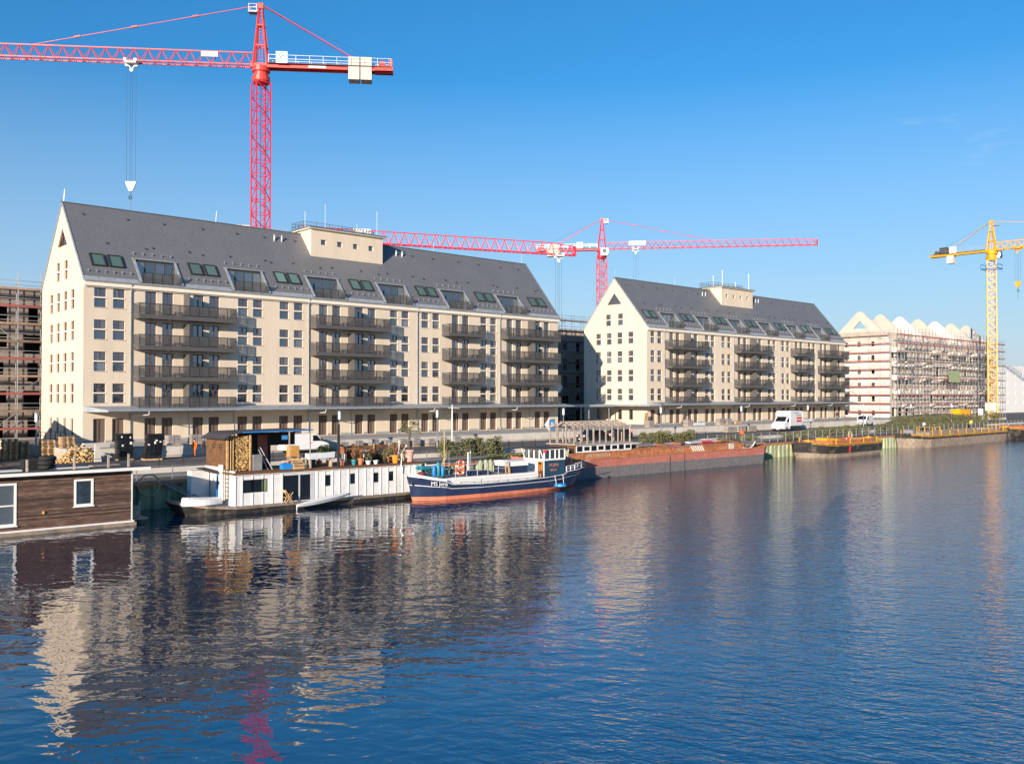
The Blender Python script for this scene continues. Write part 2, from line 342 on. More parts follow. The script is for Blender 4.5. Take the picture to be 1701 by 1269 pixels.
# upper street level, one sheet that runs to the horizon behind the quay
mb = MB(); mb.face([(-900, 73, STREET), (2500, 73, STREET), (2500, 4000, STREET), (-900, 4000, STREET)])
tag(mb.build('ground', 'asphalt'), kind='structure')
mb = MB(); mb.box(-900, QY - 0.02, -6, 2500, 73.2, QUAY)
tag(mb.build('quay_path', 'dirt'), kind='structure')
mb = MB(); mb.box(-900, 69.3, QUAY - 0.3, 2500, 71.8, QUAY + 0.004)
tag(mb.build('footpath', 'paving'), kind='structure')
# low retaining wall between the street and the quay path, in cast lengths
rw = tag(link('retaining_wall', None, None, (0, 72.8, QUAY)), 'low pale concrete retaining wall between the asphalt street and quay path', 'wall')
me = MB().box(0, 0, -0.2, 2.98, 0.4, 0.40 + 0.04).mesh('wall_panel', 'concrete_light')
for i in range(70): link('wall_panel', me, rw, (-10 + i * 3.0, 0, 0))
# bank on the far side of the basin, behind the camera (seen only as a reflection in the windows)
mb = MB(); mb.box(-900, -900, -6, 2500, -65, 0.2)
tag(mb.build('opposite_bank', 'dirt'), kind='structure')
mb = MB()
for i in range(190):
    x = -260 + i * 4.0 + random.uniform(-2, 2); y = -80 - random.uniform(0, 12); h = random.choice((8, 12, 15, 18)) * random.uniform(.85, 1.15)
    for k in range(16):
        a = random.uniform(0, 6.28); r = random.uniform(0, 3.6); z = h * random.uniform(0.15, 1.0); s_ = random.uniform(0.8, 1.9)
        c = Vector((x + r * math.cos(a), y + r * math.sin(a), z))
        n = Vector((random.uniform(-1, 1), random.uniform(-1, 1), random.uniform(-.6, 1))).normalized(); u = n.orthogonal().normalized() * s_; v = n.cross(u)
        mb.face([c - u, c - v * 0.8, c + u, c + v * 0.8])
    mb.beam((x, y, 0), (x, y, h * 0.8), 0.35, w2=0.1)
tag(mb.build('tree_line', 'leaf_dark'), label='distant leafy trees along the opposite bank', cat='trees', kind='stuff')

# steel sheet piling of the quay
sp = tag(link('sheet_piling', None, None, (0, QY, WATER)), 'greenish weathered steel sheet pile quay wall at the waterline', 'quay wall')
me = MB()
prof = [(0, 0), (0.22, 0), (0.34, -0.32), (0.78, -0.32), (0.90, 0)]
for a, c in zip(prof, prof[1:] + [(1.0, 0)]):
    me.face([(a[0], a[1], -1.5), (c[0], c[1], -1.5), (c[0], c[1], 1.66), (a[0], a[1], 1.66)])
me = me.mesh('pile', 'pile_green')
for i in range(225): link('pile', me, sp, (-14 + i * 1.0, -0.05, 0))
mb = MB(); mb.box(-14, QY - 0.42, QUAY - 0.16, 211, QY + 0.25, QUAY + 0.03); mb.build('capping_beam', 'rust', sp)

# loading ramp in front of the warehouses: slab with precast edge panels
mb = MB(); mb.box(25.0, 86.15, -0.3, 197, 115.0, RAMP)
ramp = tag(mb.build('loading_ramp', 'concrete'), kind='structure')
me = MB().box(0, 0, -0.1, 2.48, 0.14, 1.03).mesh('wall_panel', 'concrete_light')
for i in range(69): link('wall_panel', me, ramp, (25.0 + i * 2.5, 86.0, 0))
me = MB().box(0, 0, 0, 2.46, 0.5, 0.09).mesh('coping', 'zinc')
for i in range(69): link('coping', me, ramp, (25.0 + i * 2.5, 85.96, RAMP - 0.02))

# ================================================================== THE TWO WAREHOUSES
BW, BL, EAVE, RIDGE = 14.4, 67.6, 17.5, 26.4
RK = (RIDGE - EAVE) / (BW / 2 + 0.3)
WIN_X = [1.02, 2.87, 16.46, 18.27, 21.6, 23.45, 37.1, 38.9, 42.1, 43.92, 52.28, 54.08]
DOOR_X = [6.13, 7.93, 11.3, 13.1, 26.8, 28.62, 31.9, 33.73, 47.2, 49.02, 57.18, 58.95, 62.78, 64.6]
GF_X = sorted(WIN_X + DOOR_X)
WW = 1.18
WIN_TOP = [16.82, 13.58, 10.34, 7.10]
DORM = [5.6 + 10.22 * i for i in range(6)]
SKYL = [1.1 + 10.32 * i for i in range(7)]
DZ0, DZ1, DW = 17.66, 20.28, 4.4

def clip_roof(poly, zf):
    """clip polygon [(y,z)] to z <= zf(y) where zf is linear over the polygon"""
    out = []
    n = len(poly)
    for i in range(n):
        a, b = poly[i], poly[(i + 1) % n]; da, db = zf(a[0]) - a[1], zf(b[0]) - b[1]
        if da >= 0: out.append(a)
        if (da > 0 and db < 0) or (da < 0 and db > 0):
            t = da / (da - db); out.append((a[0] + t * (b[0] - a[0]), a[1] + t * (b[1] - a[1])))
    return out
def holed(mb, us, vs_, holes, pt, clip=None):
    us = sorted(set([round(u, 4) for u in us] + [round(q, 4) for h in holes for q in (h[0], h[2])]))
    vs_ = sorted(set([round(u, 4) for u in vs_] + [round(q, 4) for h in holes for q in (h[1], h[3])]))
    for a, b in zip(us, us[1:]):
        for c, d in zip(vs_, vs_[1:]):
            mu, mv = (a + b) / 2, (c + d) / 2
            if any(h[0] < mu < h[2] and h[1] < mv < h[3] for h in holes): continue
            poly = [(a, c), (b, c), (b, d), (a, d)]
            if clip: poly = clip_roof(poly, clip)
            if len(poly) >= 3: mb.face([pt(u, v, 0) for u, v in poly])
def reveals(mb, holes, pt, dep):
    for a, c, b, d in holes:
        q = [(a, c), (b, c), (b, d), (a, d)]
        for i in range(4):
            p, r = q[i], q[(i + 1) % 4]
            mb.face([pt(*p, 0), pt(*r, 0), pt(*r, dep), pt(*p, dep)])

# ---- shared window meshes (origin at the lower left front corner of the opening, x right, y inwards)
def frame_mesh(name, w, h, parts, m='frame_brown', t=0.07, d=0.08, y=0.16):
    b = MB()
    for (x0, z0, x1, z1) in parts:
        b.box(x0, y, z0, x0 + t, y + d, z1).box(x1 - t, y, z0, x1, y + d, z1).box(x0 + t, y, z0, x1 - t, y + d, z0 + t).box(x0 + t, y, z1 - t, x1 - t, y + d, z1)
    return b.mesh(name, m)
def pane_mesh(w, h, m='glass', y=0.20): return MB().box(0, y, 0, w, y + 0.02, h).mesh('pane', m)
HWIN = 1.97
win_up, win_lo = 0.90, 0.93
ME = {}
ME['win'] = frame_mesh('window', WW, HWIN, [(0, HWIN - win_up, WW / 2 + 0.02, HWIN), (WW / 2 - 0.02, HWIN - win_up, WW, HWIN), (0, 0, WW, win_lo)])
ME['pane_u'] = pane_mesh(WW / 2 - 0.12, win_up - 0.14); ME['pane_l'] = pane_mesh(WW - 0.14, win_lo - 0.14)
ME['transom'] = MB().box(-0.03, -0.03, 0, WW + 0.03, 0.20, HWIN - win_up - win_lo).mesh('transom', 'render_white')
ME['sill'] = MB().box(-0.05, -0.06, -0.06, WW + 0.05, 0.15, 0.0).mesh('sill', 'light_metal')
ME['muntin'] = MB().box(0.07, 0.15, 0, WW / 2 - 0.05, 0.165, 0.025).mesh('muntin', 'frame_brown')
DH = 2.46
def door_mesh(h):
    return frame_mesh('french_door', WW, h, [(0, 0, WW / 2 + 0.02, h), (WW / 2 - 0.02, 0, WW, h)], t=0.085)
ME['door'] = door_mesh(DH); ME['pane_d'] = pane_mesh(WW / 2 - 0.15, DH - 0.17)
GFH = 2.42
ME['gf'] = door_mesh(GFH); ME['pane_gf'] = pane_mesh(WW / 2 - 0.15, GFH - 0.17, 'glass_lit')
ME['gf_step'] = MB().box(-0.06, -0.12, -0.06, WW + 0.06, 0.14, 0.02).mesh('threshold', 'concrete_light')
GWN = 1.12
ME['gwin'] = frame_mesh('window', GWN, HWIN, [(0, HWIN - win_up, GWN / 2 + 0.02, HWIN), (GWN / 2 - 0.02, HWIN - win_up, GWN, HWIN), (0, 0, GWN, win_lo)])
ME['gtransom'] = MB().box(-0.03, -0.03, 0, GWN + 0.03, 0.20, HWIN - win_up - win_lo).mesh('transom', 'render_white')
ME['gsill'] = MB().box(-0.05, -0.06, -0.06, GWN + 0.05, 0.15, 0.0).mesh('sill', 'light_metal')
ME['gpane_u'] = pane_mesh(GWN / 2 - 0.12, win_up - 0.14); ME['gpane_l'] = pane_mesh(GWN - 0.14, win_lo - 0.14)
GGH = 1.72
ME['ggf'] = frame_mesh('window', 0.9, GGH, [(0, 0, 0.9, GGH)], t=0.08); ME['ggf_pane'] = pane_mesh(0.9 - 0.16, GGH - 0.16)
ME['tw'] = frame_mesh('window', 0.75, 0.66, [(0, 0, 0.75, 0.66)], t=0.09, y=0.22, d=0.06); ME['tw_pane'] = pane_mesh(0.57, 0.48, y=0.24)
# balconies
BD, BH = 1.6, 1.18          # projection, railing height above slab
def balcony_slab(w):
    b = MB(); b.box(0, -BD, -0.46, w, 0.02, 0.0); return b.mesh('balcony', 'anthracite')
PW = 1.06
ME['bpanel'] = MB().box(0.03, 0, 0.0, PW - 0.03, 0.02, 0.98).mesh('railing_panel', 'mesh_panel')
ME['bpanel_s'] = MB().box(0, 0.03, 0.0, 0.02, BD / 2 - 0.03, 0.98).mesh('railing_panel', 'mesh_panel')
ME['bpost'] = MB().box(-0.035, -0.035, -0.05, 0.035, 0.03, 1.10).mesh('railing_post', 'rail_dark')
ME['balc_l'] = balcony_slab(PW * 10); ME['balc_s'] = balcony_slab(PW * 6)
ME['lamp_b'] = MB().lathe((0, 0, 0), [(0.10, 0), (0.13, 0.06), (0.12, 0.12)], 8).mesh('balcony_drain', 'light_metal')
for nm, w in (('rail_l', PW * 10), ('rail_s', PW * 6)):
    ME[nm] = MB().box(0, -BD - .02, 1.06, w, -BD + 0.06, 1.14).box(0, -BD + 0.06, 1.08, 0.05, 0, 1.13).box(w - 0.05, -BD + 0.06, 1.08, w, 0, 1.13).mesh('handrail', 'rail_dark')
ME['divider'] = MB().box(-0.04, -BD + 0.1, 0, 0.04, 0, 2.42).mesh('divider_screen', 'anthracite')
ME['bench'] = MB().box(0, 0, 0.36, 0.9, 0.35, 0.42).box(0.05, 0.05, 0, 0.12, 0.3, 0.36).box(0.78, 0.05, 0, 0.85, 0.3, 0.36).mesh('vent_box', 'frame_dark')
# roof hooks and snow guards
hk = MB(); hk.beam((-0.16, 0, 0.22), (0, 0, 0.0), 0.05).beam((0.16, 0, 0.16), (0, 0, 0), 0.05).box(-0.05, -0.12, -0.02, 0.05, 0.12, 0.04); ME['hook'] = hk.mesh('roof_hook', 'frame_dark')
def guard_mesh(w, n):
    b = MB(); b.beam((0, 0, 0.16), (w, 0, 0.16), 0.03, n=4)
    for i in range(n):
        x = 0.2 + (w - 0.4) * i / (n - 1); b.box(x - 0.05, -0.05, -0.05, x + 0.05, 0.05, 0.30); b.beam((x, 0, 0.28), (x, 0.3, 0.25), 0.05)
    return b.mesh('snow_guard', 'steel_grey')
ME['guard5'] = guard_mesh(4.4, 5); ME['guard4'] = guard_mesh(4.6, 6)
sk = MB(); sk.box(0, 0, 0, 1.45, 0.12, 0.16).box(0, 1.68, 0, 1.45, 1.8, 0.16).box(0, 0.12, 0, 0.13, 1.68, 0.16).box(1.32, 0.12, 0, 1.45, 1.68, 0.16)
ME['skyl'] = sk.mesh('skylight', 'frame_dark')
ME['skyl_pane'] = MB().box(0.13, 0.12, 0.06, 1.32, 1.68, 0.09).mesh('pane', 'glass_green')
# roof loggias
ME['log_frame'] = None

def roof_tile_material():
    m = bpy.data.materials.new('roof_tiles'); m.use_nodes = True; N, L = m.node_tree.nodes, m.node_tree.links
    b = N['Principled BSDF']; b.inputs['Roughness'].default_value = 0.55
    g = N.new('ShaderNodeNewGeometry'); sep = N.new('ShaderNodeSeparateXYZ'); L.new(g.outputs['Position'], sep.inputs[0])
    def mm(op, a, c=None):
        k = N.new('ShaderNodeMath'); k.operation = op
        for i, q in enumerate((a, c)):
            if q is None: continue
            if isinstance(q, (int, float)): k.inputs[i].default_value = q
            else: L.new(q, k.inputs[i])
        return k.outputs[0]
    course = mm('MULTIPLY', sep.outputs[2], 1 / 0.27); fr = mm('FRACT', course); row = mm('FLOOR', course)
    colx = mm('ADD', mm('MULTIPLY', sep.outputs[0], 1 / 0.30), mm('MULTIPLY', row, 0.5))
    tid = N.new('ShaderNodeCombineXYZ'); L.new(mm('FLOOR', colx), tid.inputs[0]); L.new(row, tid.inputs[1])
    wn_ = N.new('ShaderNodeTexWhiteNoise'); wn_.noise_dimensions = '2D'; L.new(tid.outputs[0], wn_.inputs['Vector'])
    n = N.new('ShaderNodeTexNoise'); n.inputs['Scale'].default_value = 0.35; n.inputs['Detail'].default_value = 6; L.new(g.outputs['Position'], n.inputs['Vector'])
    v = mm('ADD', mm('MULTIPLY', wn_.outputs['Value'], 0.12), mm('ADD', 0.25, mm('MULTIPLY', n.outputs[0], 0.45)))
    cr = N.new('ShaderNodeMapRange'); cr.inputs[1].default_value = 0.2; cr.inputs[2].default_value = 1.0; cr.inputs[3].default_value = 0.8; cr.inputs[4].default_value = 1.2; L.new(v, cr.inputs[0])
    mx = N.new('ShaderNodeMix'); mx.data_type = 'RGBA'; mx.blend_type = 'MULTIPLY'; mx.inputs[0].default_value = 1; mx.inputs[6].default_value = (0.170, 0.173, 0.182, 1); L.new(cr.outputs[0], mx.inputs[7])
    jt = N.new('ShaderNodeMapRange'); jt.inputs[1].default_value = 0.0; jt.inputs[2].default_value = 0.22; jt.inputs[3].default_value = 0.62; jt.inputs[4].default_value = 1.0; L.new(fr, jt.inputs[0])   # open joint under each course
    mj = N.new('ShaderNodeMix'); mj.data_type = 'RGBA'; mj.blend_type = 'MULTIPLY'; mj.inputs[0].default_value = 1; L.new(mx.outputs[2], mj.inputs[6]); L.new(jt.outputs[0], mj.inputs[7])
    L.new(mj.outputs[2], b.inputs['Base Color'])
    hgt = mm('ADD', mm('MULTIPLY', mm('SUBTRACT', 1.0, fr), 0.08), mm('MULTIPLY', wn_.outputs['Value'], 0.006))
    bp = N.new('ShaderNodeBump'); bp.inputs['Distance'].default_value = 1.0; bp.inputs['Strength'].default_value = 0.9; L.new(hgt, bp.inputs['Height']); L.new(bp.outputs[0], b.inputs['Normal'])
    MATS['roof_tiles'] = m
roof_tile_material()

def warehouse(X0, Y0, label, second):
    base = (X0, Y0, RAMP)
    W = thing('warehouse', label, 'warehouse', base, group='converted warehouses along the quay')
    def put(me, name, x, y, z, parent=W, rz=0.0, plocal=False):
        return link(name, me, parent, (x, y, z) if plocal else (x, y, z - RAMP), rz)
    zr = lambda y: EAVE + (y + 0.3) * RK if y <= BW / 2 else EAVE + (BW + 0.3 - y) * RK
    # ------------ walls
    fh = [(x, t - HWIN, x + WW, t) for x in WIN_X for t in WIN_TOP] + [(x, t - DH, x + WW, t) for x in DOOR_X for t in WIN_TOP] + [(x, 3.52 - GFH, x + WW, 3.52) for x in GF_X]
    b = MB(); pf = lambda u, v, d: (X0 + u, Y0 + d, v)
    holed(b, [0, BL], [RAMP - 0.6, EAVE], fh, pf); reveals(b, fh, pf, 0.30)
    b.face([(X0, Y0 + BW, RAMP - .6), (X0 + BL, Y0 + BW, RAMP - .6), (X0 + BL, Y0 + BW, EAVE), (X0, Y0 + BW, EAVE)])
    b.build('front_wall', 'render_cream', W)
    gy = [3.5, 5.97, 8.43, 10.9]
    gh = [(c - GWN / 2, t - HWIN, c + GWN / 2, t) for c in gy for t in WIN_TOP] + [(c - GWN / 2, 20.08 - HWIN, c + GWN / 2, 20.08) for c in (5.83, 8.57)]
    gfl = [(c - 0.45, 3.52 - GGH, c + 0.45, 3.52) for c in gy]
    tri = (BW / 2 - 1.65, 21.75, BW / 2 + 1.65, 23.75)
    for side, xx in ((0, X0), (1, X0 + BL)):
        b = MB(); sg = 1 if side == 0 else -1
        pg = lambda u, v, d, xx=xx, sg=sg: (xx + sg * d, Y0 + u, v)
        for half in (0, 1):
            lo, hi = (0, BW / 2) if half == 0 else (BW / 2, BW)
            hs = []
            for h in gh + gfl + [tri]:
                a, c = max(h[0], lo), min(h[2], hi)
                if c > a: hs.append((a, h[1], c, h[3]))
            zf = (lambda y: EAVE + (y + 0.3) * RK - 0.02) if half == 0 else (lambda y: EAVE + (BW + 0.3 - y) * RK - 0.02)
            holed(b, [lo, hi], [RAMP - 0.6, EAVE, RIDGE], hs, pg, zf)
        reveals(b, gh + gfl, pg, 0.30)
        ta, tz, tb, tt = tri; tm = BW / 2
        b.face([pg(ta, tz, 0), pg(tm, tt, 0), pg(ta, tt, 0)]); b.face([pg(tb, tz, 0), pg(tb, tt, 0), pg(tm, tt, 0)])
        for p, q in (((ta, tz), (tb, tz)), ((ta, tz), (tm, tt)), ((tm, tt), (tb, tz))): b.face([pg(*p, 0), pg(*q, 0), pg(*q, .3), pg(*p, .3)])
        b.build('gable_wall', 'render_cream', W)
        rz = -math.pi / 2 if side == 0 else math.pi / 2
        if side == 0:
            for (a, c, e, d) in gh:
                w = put(ME['gwin'], 'window', 0, e, c, rz=rz)
                put(ME['gpane_u'], 'pane', 0.06, 0, HWIN - win_up + 0.07, w, plocal=True); put(ME['gpane_u'], 'pane', GWN / 2 + 0.06, 0, HWIN - win_up + 0.07, w, plocal=True)
                put(ME['gpane_l'], 'pane', 0.07, 0, 0.07, w, plocal=True); put(ME['gtransom'], 'transom', 0, 0, win_lo, w, plocal=True); put(ME['gsill'], 'sill', 0, 0, 0, w, plocal=True)
            for (a, c, e, d) in gfl:
                w = put(ME['ggf'], 'window', 0, e, c, rz=rz); put(ME['ggf_pane'], 'pane', 0.08, 0, 0.08, w, plocal=True)
            # triangular attic window
            t = MB(); xa = X0 + 0.17
            for p, q in (((ta, tz), (tb, tz)), ((ta, tz), (tm, tt)), ((tm, tt), (tb, tz)), ((tm - .55, tz), (tm - .55, tt - .7)), ((tm + .55, tz), (tm + .55, tt - .7)), ((tm - .9, tz + 1.0), (tm + .9, tz + 1.0))):
                t.beam((xa, Y0 + p[0], p[1] + .04), (xa, Y0 + q[0], q[1] - (.05 if q[1] > tz else -.04)), 0.09)
            tw = t.build('attic_window', 'frame_brown', W)
            MB().prism([(Y0 + ta, tz), (Y0 + tb, tz), (Y0 + tm, tt)], 'x', xa + 0.05, xa + 0.07).build('pane', 'glass', tw)
        # verge boards
        v = MB()
        for (ya, za, yb, zb) in ((-0.35, EAVE - .08, BW / 2, RIDGE), (BW + .35, EAVE - .08, BW / 2, RIDGE)):
            x = xx - sg * 0.06
            v.beam((x, Y0 + ya, za + 0.02), (x, Y0 + yb, zb + 0.02), 0.10, 0.20)
        v.build('verge', 'zinc' if side == 0 else 'zinc_dark', W)
    # plinth strip
    b = MB()
    xs = [0] + [q for x in GF_X for q in (x - 0.02, x + WW + 0.02)] + [BL]
    for a, c in zip(xs[::2], xs[1::2]):
        b.box(X0 + a, Y0 - 0.03, RAMP - .2, X0 + c, Y0 + 0.02, RAMP + 0.28)
    b.build('plinth', 'plinth_grey', W)
    # ------------ windows and doors of the front
    for x in WIN_X:
        for t in WIN_TOP:
            w = put(ME['win'], 'window', x, 0, t - HWIN)
            put(ME['pane_u'], 'pane', 0.06, 0, HWIN - win_up + 0.07, w, plocal=True); put(ME['pane_u'], 'pane', WW / 2 + 0.06, 0, HWIN - win_up + 0.07, w, plocal=True)
            put(ME['pane_l'], 'pane', 0.07, 0, 0.07, w, plocal=True); put(ME['transom'], 'transom', 0, 0, win_lo, w, plocal=True); put(ME['sill'], 'sill', 0, 0, 0, w, plocal=True)
            put(ME['muntin'], 'muntin', 0, 0, HWIN - win_up / 2, w, plocal=True)
    for x in DOOR_X:
        for t in WIN_TOP:
            w = put(ME['door'], 'french_door', x, 0, t - DH)
            put(ME['pane_d'], 'pane', 0.085, 0, 0.085, w, plocal=True); put(ME['pane_d'], 'pane', WW / 2 + 0.065, 0, 0.085, w, plocal=True)
    for x in GF_X:
        w = put(ME['gf'], 'entrance_door', x, 0, 3.52 - GFH)
        put(ME['pane_gf'], 'pane', 0.085, 0, 0.085, w, plocal=True); put(ME['pane_gf'], 'pane', WW / 2 + 0.065, 0, 0.085, w, plocal=True); put(ME['gf_step'], 'threshold', 0, 0, 0, w, plocal=True)
    # ------------ balconies
    for bx, n, dv in ((4.95, 10, 10.27), (25.55, 10, 30.9), (45.5, 6, None), (56.05, 10, 61.38)):
        for t in WIN_TOP:
            z = t - DH - 0.04
            s_ = put(ME['balc_l' if n == 10 else 'balc_s'], 'balcony', bx, 0, z)
            put(ME['rail_l' if n == 10 else 'rail_s'], 'handrail', 0, 0, 0, s_, plocal=True)
            for i in range(n): put(ME['bpanel'], 'railing_panel', i * PW, -BD + 0.01, 0.08, s_, plocal=True)
            for i in range(n + 1): put(ME['bpost'], 'railing_post', min(max(i * PW, 0.03), n * PW - 0.03), -BD + 0.03, 0, s_, plocal=True)
            for sx in (0.01, n * PW - 0.03):
                for k in (0, 1): put(ME['bpanel_s'], 'railing_panel', sx, -BD + 0.03 + k * BD / 2, 0.08, s_, plocal=True)
            if dv: put(ME['divider'], 'divider_screen', dv - bx, 0, 0, s_, plocal=True)
            put(ME['lamp_b'], 'balcony_drain', 3.2, -BD + 0.35, -0.56, s_, plocal=True)
            for vx in ((3.95, 8.6) if n == 10 else (4.6,)): put(ME['bench'], 'planter_box', vx, -1.1, 0, s_, plocal=True)
    # ------------ cornice, gutter, downpipes
    b = MB(); b.box(X0 - 0.02, Y0 - 0.34, 16.98, X0 + BL + .02, Y0 + .02, 17.36).box(X0 + 0.1, Y0 - 0.16, 16.86, X0 + BL - .1, Y0 + .02, 16.98); b.box(X0 - .02, Y0 - 0.42, 17.36, X0 + BL + .02, Y0 + .02, 17.46)
    b.build('cornice', 'render_white', W)
    b = MB(); b.beam((X0 - .05, Y0 - 0.48, 17.50), (X0 + BL + .05, Y0 - 0.48, 17.50), 0.17, n=8); b.box(X0 - .03, Y0 - 0.42, 17.47, X0 + BL + .03, Y0 - 0.2, 17.58)
    b.build('gutter', 'zinc', W)
    for x in (4.62, 25.35, 41.35, 55.85):
        b = MB(); b.beam((X0 + x, Y0 - 0.42, 17.4), (X0 + x, Y0 - 0.12, 16.7), 0.12, n=8).beam((X0 + x, Y0 - 0.12, 16.75), (X0 + x, Y0 - 0.12, 1.5), 0.12, n=8).beam((X0 + x, Y0 - 0.12, 1.5), (X0 + x + .12, Y0 - 0.2, RAMP), 0.14, n=8)
        b.build('downpipe', 'zinc', W)
    for x in (10.8, 31.3, 48.0, 61.6, 16.0, 52.0):
        b = MB(); b.beam((X0 + x, Y0 - 0.06, 3.95), (X0 + x, Y0 - 0.06, RAMP), 0.07, n=6); b.build('downpipe', 'zinc', W)
    # ------------ roof
    b = MB(); y0, y1 = -0.42, BW / 2; th = 0.14
    zo = EAVE + (y0 + 0.3) * RK + 0.08
    pr = lambda u, v, d: (X0 + u, Y0 + y0 + (v - zo) / RK, v)
    ztop = zo + (y1 - y0) * RK
    holes = [(x, DZ0, x + DW, DZ1) for x in DORM]
    holed(b, [-0.12, BL + 0.12], [zo, ztop], holes, pr)
    prn = lambda u, v, d: (X0 + u, Y0 + BW - (y0 + (v - zo) / RK), v)
    holed(b, [-0.12, BL + 0.12], [zo, ztop], [], prn)
    b.build('roof_cover', 'roof_tiles', W)
    b = MB(); b.beam((X0 - .14, Y0 + BW / 2, ztop + .03), (X0 + BL + .14, Y0 + BW / 2, ztop + .03), 0.24, 0.14, n=6); b.build('ridge_cap', 'zinc_dark', W)
    onroof = lambda z: (z - zo) / RK + y0
    ex = [-0.1] + [q for x in DORM for q in (x - .2, x + DW + .2)] + [BL + .1]
    for a, c in zip(ex[::2], ex[1::2]):     # zinc apron along the eave
        b = MB(); b.face([(X0 + a, Y0 + y0 - .02, zo + .02), (X0 + c, Y0 + y0 - .02, zo + .02), (X0 + c, Y0 + onroof(zo + .5) - .02, zo + .52), (X0 + a, Y0 + onroof(zo + .5) - .02, zo + .52)]); b.build('eave_flashing', 'zinc', W)
    # roof loggias
    for x in DORM:
        yb = onroof(DZ1); ya = onroof(DZ0)
        b = MB(); b.box(X0 + x + .02, Y0 + yb - 0.05, DZ0 - .1, X0 + x + DW - .02, Y0 + yb + .02, DZ1 + 0.02)
        D = b.build('roof_loggia', 'frame_dark', W)
        for xx in (x, x + DW):
            b = MB(); b.prism([(Y0 + ya - .1, DZ0 - .12), (Y0 + ya - .06, DZ0 + .10), (Y0 + yb, DZ1 + .12), (Y0 + yb + .05, DZ1 - .05), (Y0 + yb + .05, DZ0 - .12)], 'x', X0 + xx - .06, X0 + xx + .06)
            b.build('cheek', 'zinc_dark', D)
        b = MB()
        for xx in (x, x + DW): b.beam((X0 + xx, Y0 + ya - .15, DZ0 + .04), (X0 + xx, Y0 + yb - .02, DZ1 + .16), 0.26, 0.06)
        b.beam((X0 + x - .15, Y0 + yb - .02, DZ1 + .14), (X0 + x + DW + .15, Y0 + yb - .02, DZ1 + .14), 0.34, 0.10)
        b.build('flashing', 'zinc', D)
        b = MB(); b.box(X0 + x, Y0 + ya - .2, DZ0 - .2, X0 + x + DW, Y0 + yb, DZ0 - .06); b.build('loggia_floor', 'zinc_dark', D)
        for k in range(4):
            xx = X0 + x + 0.1 + k * 1.06
            f = MB(); f.box(xx, Y0 + yb - .13, DZ0, xx + .07, Y0 + yb - .05, DZ1 - .12).box(xx + .95, Y0 + yb - .13, DZ0, xx + 1.02, Y0 + yb - .05, DZ1 - .12).box(xx + .07, Y0 + yb - .13, DZ0, xx + .95, Y0 + yb - .05, DZ0 + .09).box(xx + .07, Y0 + yb - .13, DZ1 - .2, xx + .95, Y0 + yb - .05, DZ1 - .12)
            f.build('door_frame', 'anthracite', D)
            MB().box(xx + .07, Y0 + yb - .09, DZ0 + .09, xx + .95, Y0 + yb - .07, DZ1 - .2).build('pane', 'glass', D)
        for k in range(4):
            xx = x + 0.12 + k * 1.04
            o = link('railing_panel', ME['bpanel'], D, (xx - 0.0, ya - 0.03, DZ0 - RAMP)); o.scale = (0.98, 1, 1.05)
        for k in range(5): link('railing_post', ME['bpost'], D, (x + 0.12 + k * 1.04, ya - 0.03, DZ0 - RAMP))
        b = MB(); b.box(X0 + x + .1, Y0 + ya - .06, DZ0 + 1.08, X0 + x + DW - .1, Y0 + ya, DZ0 + 1.14); b.build('handrail', 'rail_dark', D)
        g = link('snow_guard', ME['guard5'], W, (x, onroof(20.95), 20.95 - RAMP))
    for x in SKYL:
        for k in (0, 1):
            xx = x + k * 1.78; z = 19.12
            s_ = link('skylight', ME['skyl'], W, (xx, onroof(z), z - RAMP + .02)); s_.rotation_euler = (math.atan(RK), 0, 0)
            link('pane', ME['skyl_pane'], s_)
        g = link('snow_guard', ME['guard4'], W, (x - .6 if x > 3 else x - .7, onroof(18.45), 18.45 - RAMP))
    rnd = random.Random(3)
    for zz, n, ph in ((25.2, 16, .0), (21.9, 15, .4), (21.7, 9, .7)):
        for i in range(n):
            x = (i + .5 + ph * .5 + rnd.uniform(-.15, .15)) * BL / n
            if x > BL - .5 or (27.5 < x < 40 and zz > 22): continue
            link('roof_hook', ME['hook'], W, (x, onroof(zz), zz - RAMP + .02))
    for x in (24.0, 25.0, 42.2, 43.2):   # vent pipes near the ridge
        z = 25.0; b = MB(); b.beam((X0 + x, Y0 + onroof(z), z - .2), (X0 + x, Y0 + onroof(z), z + .75), 0.22, n=8); b.build('vent_pipe', 'light_metal', W, smooth=True)
    for x in (0.1, 17.0, 49.5, 66.8):
        b = MB(); b.beam((X0 + x, Y0 + BW / 2, RIDGE), (X0 + x + .1, Y0 + BW / 2, RIDGE + 1.5), 0.045, n=5); b.build('lightning_rod', 'light_metal', W)
    # ------------ tower on the ridge
    tx0, tx1, ty0, ty1, tz0, tz1 = 28.3, 39.05, 4.6, 9.8, 22.6, 26.86
    th_ = [(29.72 + i * 2.37, 24.96, 30.47 + i * 2.37, 25.62) for i in range(4)]
    b = MB(); ptw = lambda u, v, d: (X0 + u, Y0 + ty0 + d, v)
    holed(b, [tx0, tx1], [tz0, tz1], th_, ptw); reveals(b, th_, ptw, 0.30)
    for xx in (tx0, tx1): b.face([(X0 + xx, Y0 + ty0, tz0), (X0 + xx, Y0 + ty1, tz0), (X0 + xx, Y0 + ty1, tz1), (X0 + xx, Y0 + ty0, tz1)])
    b.face([(X0 + tx0, Y0 + ty1, tz0), (X0 + tx1, Y0 + ty1, tz0), (X0 + tx1, Y0 + ty1, tz1), (X0 + tx0, Y0 + ty1, tz1)])
    T = b.build('roof_tower', 'render_cream', W)
    for h in th_:
        w = link('window', ME['tw'], T, (h[0], ty0, h[1] - RAMP)); 
        w2 = w; link('tower_pane', ME['tw_pane'], T, (h[0] + .09, ty0, h[1] + .09 - RAMP))
